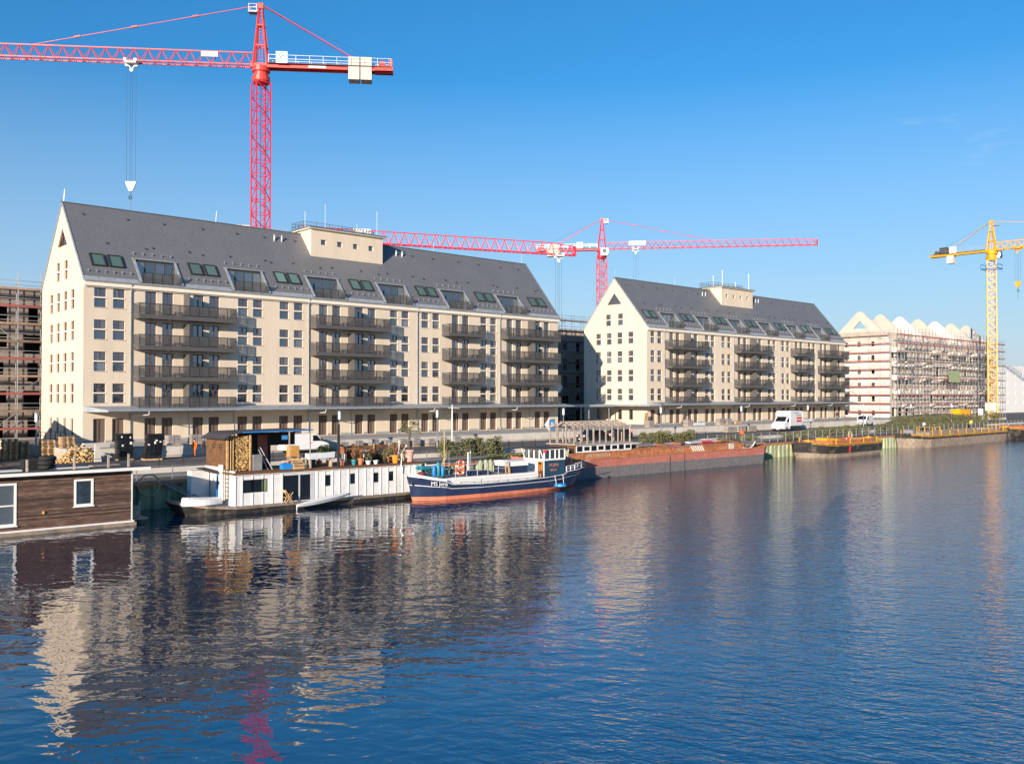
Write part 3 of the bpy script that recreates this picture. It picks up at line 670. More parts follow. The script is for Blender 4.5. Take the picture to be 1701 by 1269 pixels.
    b = MB(); b.box(X0 + tx0 - .35, Y0 + ty0 - .35, tz1, X0 + tx1 + .35, Y0 + ty1 + .35, tz1 + .10); b.build('tower_cornice', 'render_white', T)
    b = MB(); b.box(X0 + tx0 - .42, Y0 + ty0 - .42, tz1 + .10, X0 + tx1 + .42, Y0 + ty1 + .42, tz1 + .24); b.build('tower_roof', 'zinc_dark', T)
    b = MB(); b.box(X0 + tx0 - .06, Y0 + ty0 - .06, tz0 + .45, X0 + tx1 + .06, Y0 + ty0 + .02, tz0 + .62); b.build('flashing', 'zinc', T)
    zb = tz1 + .24
    corners = [(X0 + tx0 + .2, Y0 + ty0 + 2.2), (X0 + tx1 - .2, Y0 + ty0 + 2.2), (X0 + tx1 - .2, Y0 + ty1), (X0 + tx0 + .2, Y0 + ty1)]
    b = MB()
    for i in range(4):
        p, q = corners[i], corners[(i + 1) % 4]
        for zz in (0.15, 0.6, 1.05): b.beam((*p, zb + zz), (*q, zb + zz), 0.04)
        n = int((Vector(p) - Vector(q)).length / 0.45)
        for k in range(n):
            t = k / n; x, y = p[0] + (q[0] - p[0]) * t, p[1] + (q[1] - p[1]) * t; b.beam((x, y, zb), (x, y, zb + 1.05), 0.03 if k % 4 else 0.06)
    b.build('roof_railing', 'anthracite', T)
    for (x, y, hgt, wd) in ((tx0 + .4, ty0 + 2.2, 2.3, .07 if not second else .04), (tx0 + 3.2, ty0 + 2.0, 3.6, .05), (tx0 + 8.3, ty0 + 2.4, 1.7, .05), (tx1 - .5, ty0 + .6, 3.4, .05)):
        b = MB(); b.beam((X0 + x, Y0 + y, zb), (X0 + x, Y0 + y, zb + hgt), wd, n=6); b.build('lightning_rod', 'light_metal', T)
    # ------------ canopy over the ramp
    b = MB(); cx0, cx1 = X0 + 0.02, X0 + BL + .3; e0 = X0 + (0.02 if second else 1.5)
    top = [(cx0, Y0 - .02, 4.80), (cx1, Y0 - .02, 4.80), (cx1, Y0 - 3.0, 4.42), (e0, Y0 - 3.0, 4.42)]
    bot = [(x, y, 4.22) for x, y, z in top]
    b.face(top)
    for i in range(4): b.face([top[i], top[(i + 1) % 4], bot[(i + 1) % 4], bot[i]])
    b.build('canopy_roof', 'zinc', W)
    b = MB(); b.face(bot); b.build('canopy_soffit', 'render_cream', W)
    b = MB(); b.beam((e0 - .05, Y0 - 3.08, 4.36), (cx1 + .05, Y0 - 3.08, 4.36), 0.17, n=8); b.build('canopy_gutter', 'zinc', W)
    for x in (5.5, 26.0, 42.0, 56.5):
        b = MB(); b.path([(X0 + x, Y0 - 3.1, 4.3), (X0 + x, Y0 - 2.9, 3.9), (X0 + x - .5, Y0 - 2.0, 3.86), (X0 + x - .8, Y0 - .12, 3.7)], 0.11, n=6); b.build('downpipe', 'light_metal', W)
    if second:
        b = MB(); b.box(X0 - 3.0, Y0 - 3.0, 4.15, X0 - .02, Y0 + BW - 2, 4.42); b.build('canopy_roof', 'zinc', W)
    return W
W1 = warehouse(29.1, 96.0, 'long cream warehouse with loggia balconies, directly behind the white houseboat and red crane', False)
W2 = warehouse(118.9, 97.0, 'long cream warehouse with full lit gable, between its twin and the scaffolded shell', True)
# link roof over the passage between the warehouses
b = MB(); b.box(97.2, 101.5, 4.05, 115.8, 109, 4.4)
pl = tag(b.build('passage_roof', 'zinc'), 'flat grey metal roof over the passage between the two warehouses', 'roof')
for x in (98.5, 104, 110, 115):
    for y in (102, 108.5): MB().beam((x, y, RAMP), (x, y, 4.1), 0.16).build('post', 'steel_grey', pl)

# ================================================================== BUILDINGS UNDER CONSTRUCTION
def scaffold(label, p0, axis, length, height, z0, bay=2.57, depth=0.75, lift=2.0, red=(), group=None, seed=1, side=-1):
    """tube scaffold along axis 'x' or 'y'; the depth grows towards side on the other axis"""
    rnd = random.Random(seed)
    S = thing('scaffold', label, 'scaffold', (p0[0], p0[1], z0), 0, group)
    P = (lambda u, w, z: (u, side * w, z)) if axis == 'x' else (lambda u, w, z: (side * w, u, z))
    n = int(length / bay); lifts = int(height / lift)
    o0 = (0, 0, 0)
    hs = {}
    for i in range(n + 1):
        for w in (0, depth):
            h = height + rnd.choice((0.4, 1.0, 1.0, 1.3)); k = round(h, 1)
            if k not in hs: hs[k] = MB().beam((0, 0, 0), (0, 0, h), 0.10, n=5).mesh('standard', 'galv')
            link('standard', hs[k], S, P(i * bay, w, 0))
    for l in range(1, lifts + 1):
        z = l * lift
        for i in range(n):
            if rnd.random() < 0.06: continue
            b = MB(); a, c = P(i * bay + .03, 0.06, z), P((i + 1) * bay - .03, depth - .04, z + .06)
            b.box(min(a[0], c[0]), min(a[1], c[1]), a[2], max(a[0], c[0]), max(a[1], c[1]), c[2])
            b.build('deck_board', 'scaf_red' if (l in red or rnd.random() < .3) else 'scaf_deck', S, off=o0)
    b = MB()
    for l in range(0, lifts + 1):
        z = l * lift
        for zz in ((z, z + 0.5, z + 1.0) if l else (0.2,)):
            b.beam(P(0, depth, zz), P(n * bay, depth, zz), 0.06)
        for i in range(n + 1): b.beam(P(i * bay, 0, z), P(i * bay, depth, z), 0.06)
    tag(b.build('guard_rails', 'galv', S, off=o0), kind='stuff')
    for l in range(1, lifts + 1):      # toe boards, painted red on most lifts
        z = l * lift; b = MB(); b.beam(P(0, depth + .03, z + .12), P(n * bay, depth + .03, z + .12), 0.04, 0.24); b.build('toe_board', 'scaf_red' if (l in red or rnd.random() < .35) else 'scaf_deck', S, off=o0)
    b = MB()
    for i in range(0, n):
        for l in range(lifts):
            if rnd.random() < (.45 if bay < 2 else .38):
                u0, u1 = (i, i + 1) if l % 2 else (i + 1, i)
                b.beam(P(u0 * bay, depth + .05, l * lift), P(u1 * bay, depth + .05, (l + 1) * lift), 0.06)
    tag(b.build('diagonal_braces', 'galv', S, off=o0), kind='stuff')
    return S

def shell(label, X0, Y0, L, Wd, storeys, ztop, seed, gables=0, wall='white_block', balconies=False, z0=0.0, sh=3.25, gable_win=True, cat='building'):
    rnd = random.Random(seed)
    B = thing('building_shell', label, cat, (X0, Y0, z0))
    holes = []; n = int(L / 3.4)
    for k in range(storeys):
        for i in range(n):
            x = (i + .5) * L / n; w = rnd.choice((1.1, 1.2, 1.9)); t = k * sh + 3.2
            if t < ztop - .4: holes.append((x - w / 2, t - rnd.choice((1.5, 2.2, 2.2)), x + w / 2, t))
    b = MB(); pf = lambda u, v, d: (X0 + u, Y0 + d, z0 + v)
    holed(b, [0, L], [-0.3, ztop], holes, pf); reveals(b, holes, pf, .32)
    b.face([(X0, Y0 + Wd, z0), (X0 + L, Y0 + Wd, z0), (X0 + L, Y0 + Wd, z0 + ztop), (X0, Y0 + Wd, z0 + ztop)])
    b.face([(X0 + L, Y0, z0), (X0 + L, Y0 + Wd, z0), (X0 + L, Y0 + Wd, z0 + ztop), (X0 + L, Y0, z0 + ztop)])
    b.build('front_wall', wall, B)
    gh = []
    if gable_win:
        for k in range(storeys):
            for yy in (4.05, 7.45, 10.6):
                if k * sh + 2.6 < ztop: gh.append((yy - .42, k * sh + 1.3, yy + .42, k * sh + 2.5))
    b = MB(); pg = lambda u, v, d: (X0 + d, Y0 + u, z0 + v)
    holed(b, [0, Wd], [-.3, ztop], gh, pg); reveals(b, gh, pg, .3); b.build('gable_wall', wall, B)
    for k in range(storeys + 1):
        z = min(k * sh + .1, ztop - .25)
        b = MB(); b.box(X0 + .33, Y0 + .33, z0 + z, X0 + L - .05, Y0 + Wd - .05, z0 + z + .2); b.build('floor_slab', 'raw_concrete', B)
    b = MB(); b.box(X0 + .4, Y0 + 3.2, z0, X0 + L - .2, Y0 + 3.4, z0 + ztop - .3); b.build('dark_backing', 'interior_dark', B)  # near-black sheets, the shade of unlit rooms put into their colour
    b = MB(); b.box(X0 + 3.2, Y0 + .4, z0, X0 + 3.4, Y0 + Wd - .2, z0 + ztop - .3); b.build('dark_backing', 'interior_dark', B)
    if gables:
        for i in range(gables):
            x = X0 + i * (L - .4) / (gables - 1); hz = ztop; pk = 25.9 - z0; kn = 1.0
            prof = [(0, hz - .1), (0, hz + .25), (.9, hz + 1.1), (Wd / 2 - .7, pk - .15), (Wd / 2 - .3, pk), (Wd / 2 + .3, pk), (Wd / 2 + .7, pk - .15), (Wd - .9, hz + 1.1), (Wd, hz + .25), (Wd, hz - .1)]
            b = MB()
            if i in (0, gables - 1):   # open triangular attic light
                c = Wd / 2; z1, z2 = 21.9 - z0, 23.7 - z0
                P_ = lambda q: [(Y0 + y, z0 + z) for y, z in q]
                b.prism(P_(prof[:3] + [(c - 1.7, z1), (c - 1.7, hz - .1)]), 'x', x, x + .4)
                b.prism(P_([prof[2], prof[3], (c, z2), (c - 1.7, z1)]), 'x', x, x + .4)
                b.prism(P_([prof[3], prof[4], prof[5], prof[6], (c, z2)]), 'x', x, x + .4)
                b.prism(P_([prof[6], prof[7], (c + 1.7, z1), (c, z2)]), 'x', x, x + .4)
                b.prism(P_([prof[7], prof[8], prof[9], (c + 1.7, hz - .1), (c + 1.7, z1)]), 'x', x, x + .4)
                b.prism(P_([(c - 1.7, hz - .1), (c - 1.7, z1), (c + 1.7, z1), (c + 1.7, hz - .1)]), 'x', x, x + .4)
            else:
                b.prism([(Y0 + y, z0 + z) for y, z in prof], 'x', x, x + .4)
            b.build('party_wall', 'white_block' if i in (2, 4) else 'party_concrete', B)
            if i < gables - 1:   # front attic parapet with a red guard between the party walls
                xa = x + .4; xb = X0 + (i + 1) * (L - .4) / (gables - 1)
                b = MB(); b.box(xa, Y0 + 3.6, z0 + hz, xb, Y0 + 3.8, z0 + hz + 2.2); b.build('attic_wall', 'white_block', B)
                b = MB()
                for zz in (.5, 1.0, 1.5): b.beam((xa + .3, Y0 + .8, z0 + hz + zz), (xb - .6, Y0 + .8, z0 + hz + zz), .05, .14)
                for t in (.1, .5, .9): b.beam((xa + (xb - xa) * t, Y0 + .8, z0 + hz), (xa + (xb - xa) * t, Y0 + .8, z0 + hz + 1.7), .07)
                b.build('guard_rail', 'scaf_red', B)
                for t in (.2, .5, .8):   # small shed dormer boxes at the eave
                    xc = xa + (xb - xa) * t; b = MB()
                    b.prism([(Y0 - .5, z0 + hz - 1.9), (Y0 - .5, z0 + hz - .7), (Y0 + .1, z0 + hz - .1), (Y0 + .1, z0 + hz - 1.9)], 'x', xc - .55, xc + .55); b.build('bracket', 'raw_concrete', B)
    if balconies:
        for k in range(1, storeys):
            for i in range(int(L / 5.1)):
                if rnd.random() < .75:
                    x = X0 + 1.5 + i * 5.1 + rnd.uniform(-.4, .4); z = z0 + k * sh
                    b = MB(); b.box(x, Y0 - 1.5, z - .2, x + 3.2, Y0 + .02, z); b.box(x, Y0 - 1.5, z, x + 3.2, Y0 - 1.35, z + 1.0); b.box(x, Y0 - 1.35, z, x + .14, Y0, z + 1.0)
                    b.build('balcony', 'white_block', B)
    return B
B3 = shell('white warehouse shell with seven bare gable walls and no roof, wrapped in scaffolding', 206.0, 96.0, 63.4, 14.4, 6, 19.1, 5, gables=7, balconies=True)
scaffold('tall tube scaffold along the long front of the roofless white shell', (204.5, 94.3), 'x', 66.8, 21, 0, bay=1.9, red=(2, 5), seed=4)
scaffold('tube scaffold with red toe boards on the gable end of the roofless white shell', (205.75, 95.5), 'y', 15.5, 20, 0, red=(1, 2, 3, 4, 5, 6, 7, 8, 9), seed=6)
b = MB(); b.box(231.5, 92.9, 9.3, 238.5, 92.95, 12.2); tag(b.build('tarpaulin', 'green_sheet'), 'pale green tarpaulin hung on the scaffold of the roofless white shell', 'tarpaulin')
# half-finished block behind the near gable
shell('grey unfinished apartment block behind scaffolding, beside the near warehouse gable', 6.0, 116.0, 40, 12, 6, 18.2, 9, wall='shaded_masonry')
scaffold('tube scaffold with red and timber decks on the grey unfinished block', (7.0, 114.9), 'x', 36, 19, 0, bay=2.57, red=(8, 5, 3), seed=2)
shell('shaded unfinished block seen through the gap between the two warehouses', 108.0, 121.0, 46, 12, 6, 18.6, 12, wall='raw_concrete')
scaffold('tube scaffold on the shaded block seen between the warehouses', (109.0, 119.8), 'x', 36, 20, 0, seed=8)
# far white block at the right
B = thing('apartment_block', 'plain white block with few small windows, far beyond the yellow crane', 'building', (322, 118, 0))
b = MB(); fh = [(6 + i * 7.5, 3.0 + k * 3.3, 7.2 + i * 7.5, 4.4 + k * 3.3) for i in range(10) for k in range(4)]
pf = lambda u, v, d: (322 + u, 118 + d, v)
holed(b, [0, 82], [0, 16.6], fh, pf); reveals(b, fh, pf, .3)
for q in ([(322, 118), (322, 140)], [(404, 118), (404, 140)], [(322, 140), (404, 140)]): b.face([(*q[0], 0), (*q[1], 0), (*q[1], 16.6), (*q[0], 16.6)])
b.face([(322, 118, 16.6), (404, 118, 16.6), (404, 140, 16.6), (322, 140, 16.6)]); b.build('wall', 'white_paint', B)
for h in fh: MB().box(322 + h[0], 118.25, h[1], 322 + h[2], 118.28, h[3]).build('window', 'glass', B)

# ================================================================== TOWER CRANES
def mast_section(w, h, m, ch=0.16, br=0.075):
    b = MB(); c = [(-w / 2, -w / 2), (w / 2, -w / 2), (w / 2, w / 2), (-w / 2, w / 2)]
    for i in range(4):
        p, q = c[i], c[(i + 1) % 4]
        b.beam((*p, 0), (*p, h), ch)
        k = 3
        for j in range(k):
            z0, z1 = h * j / k, h * (j + 1) / k
            a, d = (p, q) if (j + i) % 2 else (q, p)
            b.beam((*a, z0), (*d, z1), br); 
            b.beam((*p, z1), (*q, z1), br)
    # ladder
    for x in (-.22, .22): b.beam((x, w * .28, 0), (x, w * .28, h), .05)
    for j in range(int(h / .45)): b.beam((-.22, w * .28, j * .45), (.22, w * .28, j * .45), .03)
    return b.mesh('mast_section', m)
def jib_section(L, w, h, m, ch=0.15, br=0.08, panels=3, h2=None):
    h2 = h if h2 is None else h2
    b = MB(); b.beam((0, -w / 2, 0), (L, -w / 2, 0), ch).beam((0, w / 2, 0), (L, w / 2, 0), ch).beam((0, 0, h), (L, 0, h2), ch)
    for j in range(panels):
        x0, x1 = L * j / panels, L * (j + 1) / panels; xm = (x0 + x1) / 2; hm = h + (h2 - h) * (j + .5) / panels
        for s_ in (-1, 1):
            b.beam((x0, s_ * w / 2, 0), (xm, 0, hm), br).beam((xm, 0, hm), (x1, s_ * w / 2, 0), br)
        b.beam((x0, -w / 2, 0), (x0, w / 2, 0), br * .8).beam((x0, -w / 2, 0), (x1, w / 2, 0), br * .8)
    return b.mesh('jib_section', m)
def crane(label, loc, ang, zj, apex, jlen, clen, mast_m, jib_m, mw=2.0, jh=1.9, trolley=20, drop=20, group='tower cranes over the building site', topless=False, cabin=True, mast_rot=0.0, pend=0.62, sign=None, white_sign=None, logo=False, yellow=False, n_cw=(2, 2.9), cab=-1):
    C = thing('tower_crane', label, 'crane', loc, ang, group); o0 = (0, 0, 0)
    z0 = loc[2]; H = zj - z0 - 2.4
    n = max(1, round(H / 5.8)); hs = H / n; me = mast_section(mw, hs, mast_m, .26 if yellow else .17, .13 if yellow else .085)
    for i in range(n): link('mast_section', me, C, (0, 0, i * hs), mast_rot)
    b = MB(); b.box(-2.4, -2.4, -.2, 2.4, 2.4, .5); b.build('base_block', 'counterweight', C, off=o0)
    zz = H
    # slewing ring and turntable
    b = MB(); b.lathe((0, 0, zz), [(mw * .52, 0), (mw * .62, .25), (mw * .62, .9), (mw * .5, 1.0), (mw * .5, 1.5), (mw * .62, 1.6), (mw * .62, 2.3)], 16); b.build('slewing_ring', jib_m, C, off=o0)
    zt = zz + 2.4
    b = MB(); b.box(-1.3, -.8, zt - .25, 1.3, .8, zt + .3); b.build('turntable', jib_m, C, off=o0)
    if not topless:
        b = MB(); a = apex - zj; w = .85
        for sx in (-1, 1):
            for sy in (-1, 1): b.beam((sx * 1.0, sy * .7, zt), (sx * .18 + .1, sy * .15, zt + a), .26, w2=.18)
        for t in (.33, .66):
            for sy in (-1, 1):
                k = 1 - t; b.beam((-(.82 * k + .18) + .1, sy * (.55 * k + .15), zt + a * t), ((.82 * k + .18) + .1, sy * (.55 * k + .15), zt + a * t), .2)
            for sx in (-1, 1): b.beam((sx * (.82 * (1 - t) + .18) + .1, -.7 * (1 - t), zt + a * t), (sx * (.82 * (1 - t) + .18) + .1, .7 * (1 - t), zt + a * t), .16)
        for x in (-.2, .2): b.beam((x, .3, zt), (x + .05, .1, zt + a), .05)
        for j in range(int(a / .5)): b.beam((-.2, .3 - .2 * j * .5 / a, zt + j * .5), (.2, .3 - .2 * j * .5 / a, zt + j * .5), .035)
        b.box(-.3, -.3, zt + a - .6, .5, .3, zt + a + .15); b.build('tower_top', jib_m, C, off=o0)
        b = MB(); b.box(.55, -.6, zt + a - 1.25, 1.75, .6, zt + a - 1.1)
        for x in (.6, 1.7):
            for y in (-.55, .55): b.beam((x, y, zt + a - 1.1), (x, y, zt + a - .1), .05)
        for zq in (.1, .6): b.beam((.6, -.55, zt + a - zq), (1.7, -.55, zt + a - zq), .04).beam((1.7, -.55, zt + a - zq), (1.7, .55, zt + a - zq), .04).beam((.6, .55, zt + a - zq), (1.7, .55, zt + a - zq), .04)
        b.build('top_platform', 'galv', C, off=o0)
    # jib
    zb = zt + .1; ns = max(2, round((jlen - 1.5) / 5.8)); ls = (jlen - 1.5) / ns
    me = jib_section(ls, 1.25, jh, jib_m, .2 if yellow else .15, .11 if yellow else .08); me_t = jib_section(ls, 1.25, jh, jib_m, h2=jh * .8); 
    for i in range(ns): link('jib_section', me if i < ns - 1 else me_t, C, (1.2 + i * ls, 0, zb))
    b = MB(); b.box(jlen - .35, -.6, zb - .1, jlen - .2, .6, zb + jh * .8); b.build('jib_end', jib_m, C, off=o0)
    # counter jib: twin girders, walkway, railing
    b = MB()
    for sy in (-.65, .65): b.box(-clen, sy - .12, zb - .35, -.9, sy + .12, zb + .15)
    for i in range(int(clen / 2)): b.box(-clen + i * 2, -.6, zb - .12, -clen + i * 2 + .15, .6, zb + .05)
    b.box(-clen - .05, -1.0, zb - .35, -clen + 2.6, 1.0, zb + .2) 
    b.build('counter_jib', jib_m, C, off=o0)
    b = MB(); b.box(-clen + .2, -1.25, zb + .16, -1.0, 1.25, zb + .2); b.build('walkway', 'deck_grey', C, off=o0)
    b = MB(); k = int((clen - 1) / 1.9)
    for sy in (-1.22, 1.22):
        for q in (.55, 1.1): b.beam((-clen + .2, sy, zb + .2 + q), (-1.2, sy, zb + .2 + q), .05)
        for i in range(k + 1): x = -clen + .2 + (clen - 1.4) * i / k; b.beam((x, sy, zb + .2), (x, sy, zb + 1.3), .05)
    tag(b.build('railing', 'galv', C, off=o0), kind='stuff')
    ncw, cwx = n_cw
    for i in range(ncw):
        x = -clen + cwx + i * 1.75
        if yellow: b = MB().box(x, -.9, zb - 2.3, x + 1.6, .9, zb - .36)
        else:
            b = MB()
            for j in range(3): b.box(x + j * .53, -.98, zb - 1.75, x + j * .53 + .51, .98, zb + 1.5)
        b.build('counterweight', 'counterweight', C, off=o0)
    b = MB(); b.beam((-clen + 1.5, -.5, zb + .75), (-clen + 1.5, .6, zb + .75), .95, n=12); b.box(-clen + .8, -.75, zb + .2, -clen + 2.2, .8, zb + .42); b.build('hoist_winch', 'frame_dark' if yellow else jib_m, C, off=o0)
    b = MB(); b.box(-clen + .05, -.5, zb + .2, -clen + .55, .5, zb + 1.5) if not yellow else b.box(-clen + 2.4, -.9, zb + .25, -clen + 4.3, .9, zb + 1.9); b.build('switch_box', jib_m if not yellow else 'frame_dark', C, off=o0)
    # rope pendants
    if not topless:
        xa = jlen * pend; tip = (.5, 0, zt + apex - zj - .1)
        b = MB(); b.beam(tip, (xa, 0, zb + jh), .11, n=5)
        for t in (.28, .55, .8):
            q = Vector(tip).lerp(Vector((xa, 0, zb + jh)), t); d = (Vector((xa, 0, zb + jh)) - Vector(tip)).normalized() * .45; b.beam(q - d, q + d, .26, .2)
        b.build('jib_pendant', jib_m if not yellow else 'crane_yellow', C, off=o0)
        b = MB()
        for sy in (-.5, .5): b.beam((-.2, sy * .3, tip[2]), (-clen + 3.2, sy, zb + .2), .10, n=5)
        b.build('counter_pendant', jib_m, C, off=o0)
        b = MB(); b.beam((-.1, 0, tip[2] - .3), (-clen + 1.5, 0, zb + 1.2), .03, n=4); b.build('hoist_rope', 'black_rope', C, off=o0)
    # trolley, ropes, hook block
    xt = trolley
    b = MB(); b.box(xt - .8, -.75, zb - .35, xt + .8, .75, zb - .15); b.beam((xt - .6, 0, zb - .2), (xt, 0, zb - 1.15), .12).beam((xt + .6, 0, zb - .2), (xt, 0, zb - 1.15), .12)
    for x, z in ((xt - .65, zb - .45), (xt + .65, zb - .45), (xt, zb - 1.2)): b.beam((x, -.12, z), (x, .12, z), .5, n=12)
    b.box(xt - .9, -.8, zb - .15, xt - .5, .8, zb + .25); b.box(xt + .5, -.8, zb - .15, xt + .9, .8, zb + .25)
    b.build('trolley', 'white_paint' if not yellow else 'crane_yellow', C, off=o0)
    if drop:
        b = MB()
        for x in (-.62, -.14, .14, .62): b.beam((xt + x, 0, zb - .5), (xt + x, 0, zb - drop), .028, n=4)
        b.build('hoist_rope', 'black_rope', C, off=o0)
        b = MB(); b.prism([(xt - .72, zb - drop + .1), (xt + .72, zb - drop + .1), (xt + .62, zb - drop - .35), (xt + .22, zb - drop - 1.25), (xt - .22, zb - drop - 1.25), (xt - .62, zb - drop - .35)], 'y', -.17, .17); b.build('hook_block', 'white_paint' if not yellow else 'crane_yellow', C, off=o0)
        b = MB(); b.beam((xt, 0, zb - drop - 1.2), (xt, 0, zb - drop - 2.0), .12, n=6).torus((xt + .05, 0, zb - drop - 2.15), .2, .07, 'y', 10, 5).beam((xt, 0, zb - drop - 2.2), (xt, 0, zb - drop - 4.5), .05, n=4); b.build('hook', 'frame_dark', C, off=o0)
    if cabin:
        b = MB(); y = 1.6 * cab
        b.prism([(-.2, zt - 1.9), (1.5, zt - 1.9), (1.9, zt - 1.2), (1.75, zt + .1), (-.2, zt + .1)], 'y', y - .7, y + .7); K = b.build('cabin', 'white_paint', C, off=o0)
        b = MB(); b.box(.35, y - .73, zt - 1.15, 1.2, y - .69, zt - .2); b.box(.35, y + .69, zt - 1.15, 1.2, y + .73, zt - .2); b.prism([(1.74, zt - 1.75), (1.93, zt - 1.2), (1.80, zt - .1), (1.77, zt - .1), (1.87, zt - 1.2), (1.68, zt - 1.75)], 'y', y - .6, y + .6)
        b.build('cabin_window', 'glass', K, off=o0)
    return C, zb, zt
def mast_xy(px, Y): x, _ = onY(px, 634.5, Y); return x, Y
x1, y1 = mast_xy(431.5, 120.0)
a1 = math.atan2(20.96, -28.2)
C1, zb1, zt1 = crane('red tower crane whose mast rises behind the near warehouse roof, jib over its gable', (x1, y1, 0), a1, 53.2, 62.2, 48, 18.8, 'crane_magenta', 'crane_red', mw=2.05, trolley=18.0, drop=17.2, cabin=False, mast_rot=R(30), pend=.66, n_cw=(2, 3.0))
def panel(C, name, m, x0, x1, y, z0, z1): return MB().box(x0, y - .04, z0, x1, y + .04, z1).build(name, m, C, off=(0, 0, 0))
# boards on the near crane (facing the water: local +y after the turn)
sgn = 1
panel(C1, 'sign_board', 'white_paint', -3.9, -2.3, sgn * 1.35, zb1 + .1, zb1 + 1.75)
b = MB(); yy = sgn * 1.41; cx, cz = -3.1, zb1 + .95
b.prism([(cx + .45, cz + .25), (cx + .05, cz - .35), (cx - .1, cz - .15), (cx + .25, cz + .3)], 'y', yy - .01, yy + .01); b.prism([(cx + .1, cz + .1), (cx - .25, cz + .35), (cx - .45, cz - .05), (cx - .2, cz + .05)], 'y', yy - .01, yy + .01)
b.build('emblem', 'sign_blue', C1, off=(0, 0, 0))
panel(C1, 'sign_board', 'white_paint', 6.0, 8.3, sgn * .45, zb1 + 1.0, zb1 + 1.7)
panel(C1, 'sign_board', 'white_paint', -9.3, -6.8, sgn * .82, zb1 - .28, zb1 + .02)
for q, dy in ((14.5, 0.4), (14.1, -.4)):
    b = MB(); b.beam((-1.5, dy, q * 1.8), (1.6, dy, q * 1.8), .35, n=8); b.build('floodlight', 'galv', C1, off=(0, 0, 0))
x2, y2 = mast_xy(1000, 162.0)
a2 = math.atan2(-42.2, 36.0)
C2, zb2, zt2 = crane('red tower crane standing behind the far warehouse gable, white cabin beside mast', (x2, y2, 0), a2, 45.0, 53.2, 56, 17.5, 'crane_red', 'crane_magenta', mw=2.1, jh=1.7, trolley=9.0, drop=28, cabin=True, mast_rot=R(25), pend=.52)
panel(C2, 'sign_board', 'white_paint', -6.6, -5.0, -1.35, zb2 + .1, zb2 + 1.75)
for q, m_ in (((-.45, .1, 0, .45, .45, .1), 'sign_blue'), ((-.45, -.05, 0, -.4, .45, -.05), 'green_sheet')):
    b = MB(); cx, cz = -5.8, zb2 + .92; b.prism([(cx + q[0], cz + q[1]), (cx + q[2], cz + q[3]), (cx + q[4], cz + q[5]), (cx, cz)], 'y', -1.42, -1.39); b.build('emblem', m_, C2, off=(0, 0, 0))
panel(C2, 'sign_board', 'white_paint', 7.2, 11.6, -.72, zb2 + .75, zb2 + 1.85)
text_obj('lettering', 'WOLFF', 1.05, 'frame_dark', C2, (9.4, -.80, zb2 + 1.30), (R(90), 0, 0), xscale=1.15)
C3, zb3, zt3 = crane('topless red crane whose lattice jib passes low behind the near warehouse roof tower', (73.0, 133.5, 0), math.atan2(-18.3, 46.8), 31.6, 33.0, 51, 13, 'crane_magenta', 'crane_magenta', mw=2.0, jh=2.1, trolley=47.5, drop=24, topless=True, cabin=False, mast_rot=R(45))
panel(C3, 'sign_board', 'white_paint', 9.4, 12.6, -.95, zb3 + 1.15, zb3 + 2.15)
text_obj('lettering', 'WOLFF', .95, 'frame_dark', C3, (11.0, -1.02, zb3 + 1.63), (R(90), 0, 0))
x4, y4 = mast_xy(1648.5, 86.0)
a4 = math.atan2(-13.9, .445)
C4, zb4, zt4 = crane('yellow tower crane with white cabin in front of the scaffolded shell', (x4, y4, 0), a4, 42.2, 49.6, 42, 14.6, 'crane_yellow', 'crane_yellow', mw=2.0, jh=1.8, trolley=6.0, drop=8.5, cabin=True, mast_rot=R(20), pend=.8, yellow=True, n_cw=(1, 4.2), cab=1)
panel(C4, 'sign_board', 'white_paint', -9.6, -7.9, -1.34, zb4 + .1, zb4 + 1.75)
b = MB(); H4 = zt4 - 4.6
for z in (0, 1.1):
    for i in range(4):
        p = [(-1.9, -1.9), (1.9, -1.9), (1.9, 1.9), (-1.9, 1.9)]; b.beam((*p[i], H4 + z), (*p[(i + 1) % 4], H4 + z), .10 if z else .2); b.beam((*p[i], H4), (*p[i], H4 + 1.1), .08)
b.build('climbing_collar', 'blue_paint', C4, off=(0, 0, 0))
panel(C4, 'sign_board', 'white_paint', -1.3, 1.2, -1.2, 2.2, 4.2)

# ================================================================== BOATS
def hull(parent, sts, mats, deck, drop=0.0, name='hull'):
    """sts: stations, each a list of (x, half_beam, z) from keel to sheer, plus the centre line y; strips between levels take mats"""
    yc, S = sts; b = MB(); nl = len(S[0])
    for a, c in zip(S, S[1:]):
        for l in range(nl - 1):
            b.m = l
            for sg in (-1, 1):
                q = [(a[l][0], yc + sg * a[l][1], a[l][2]), (c[l][0], yc + sg * c[l][1], c[l][2]), (c[l + 1][0], yc + sg * c[l + 1][1], c[l + 1][2]), (a[l + 1][0], yc + sg * a[l + 1][1], a[l + 1][2])]
                b.face(q)
        b.m = nl - 1; p, q = a[-1], c[-1]
        b.face([(p[0], yc - p[1] * .97, p[2] - drop), (q[0], yc - q[1] * .97, q[2] - drop), (q[0], yc + q[1] * .97, q[2] - drop), (p[0], yc + p[1] * .97, p[2] - drop)])
    for E_ in (S[0], S[-1]):
        for l in range(nl - 1):
            b.m = l; p, q = E_[l], E_[l + 1]
            b.face([(p[0], yc - p[1], p[2]), (p[0], yc + p[1], p[2]), (q[0], yc + q[1], q[2]), (q[0], yc - q[1], q[2])])
    return b.build(name, mats + [deck], parent)
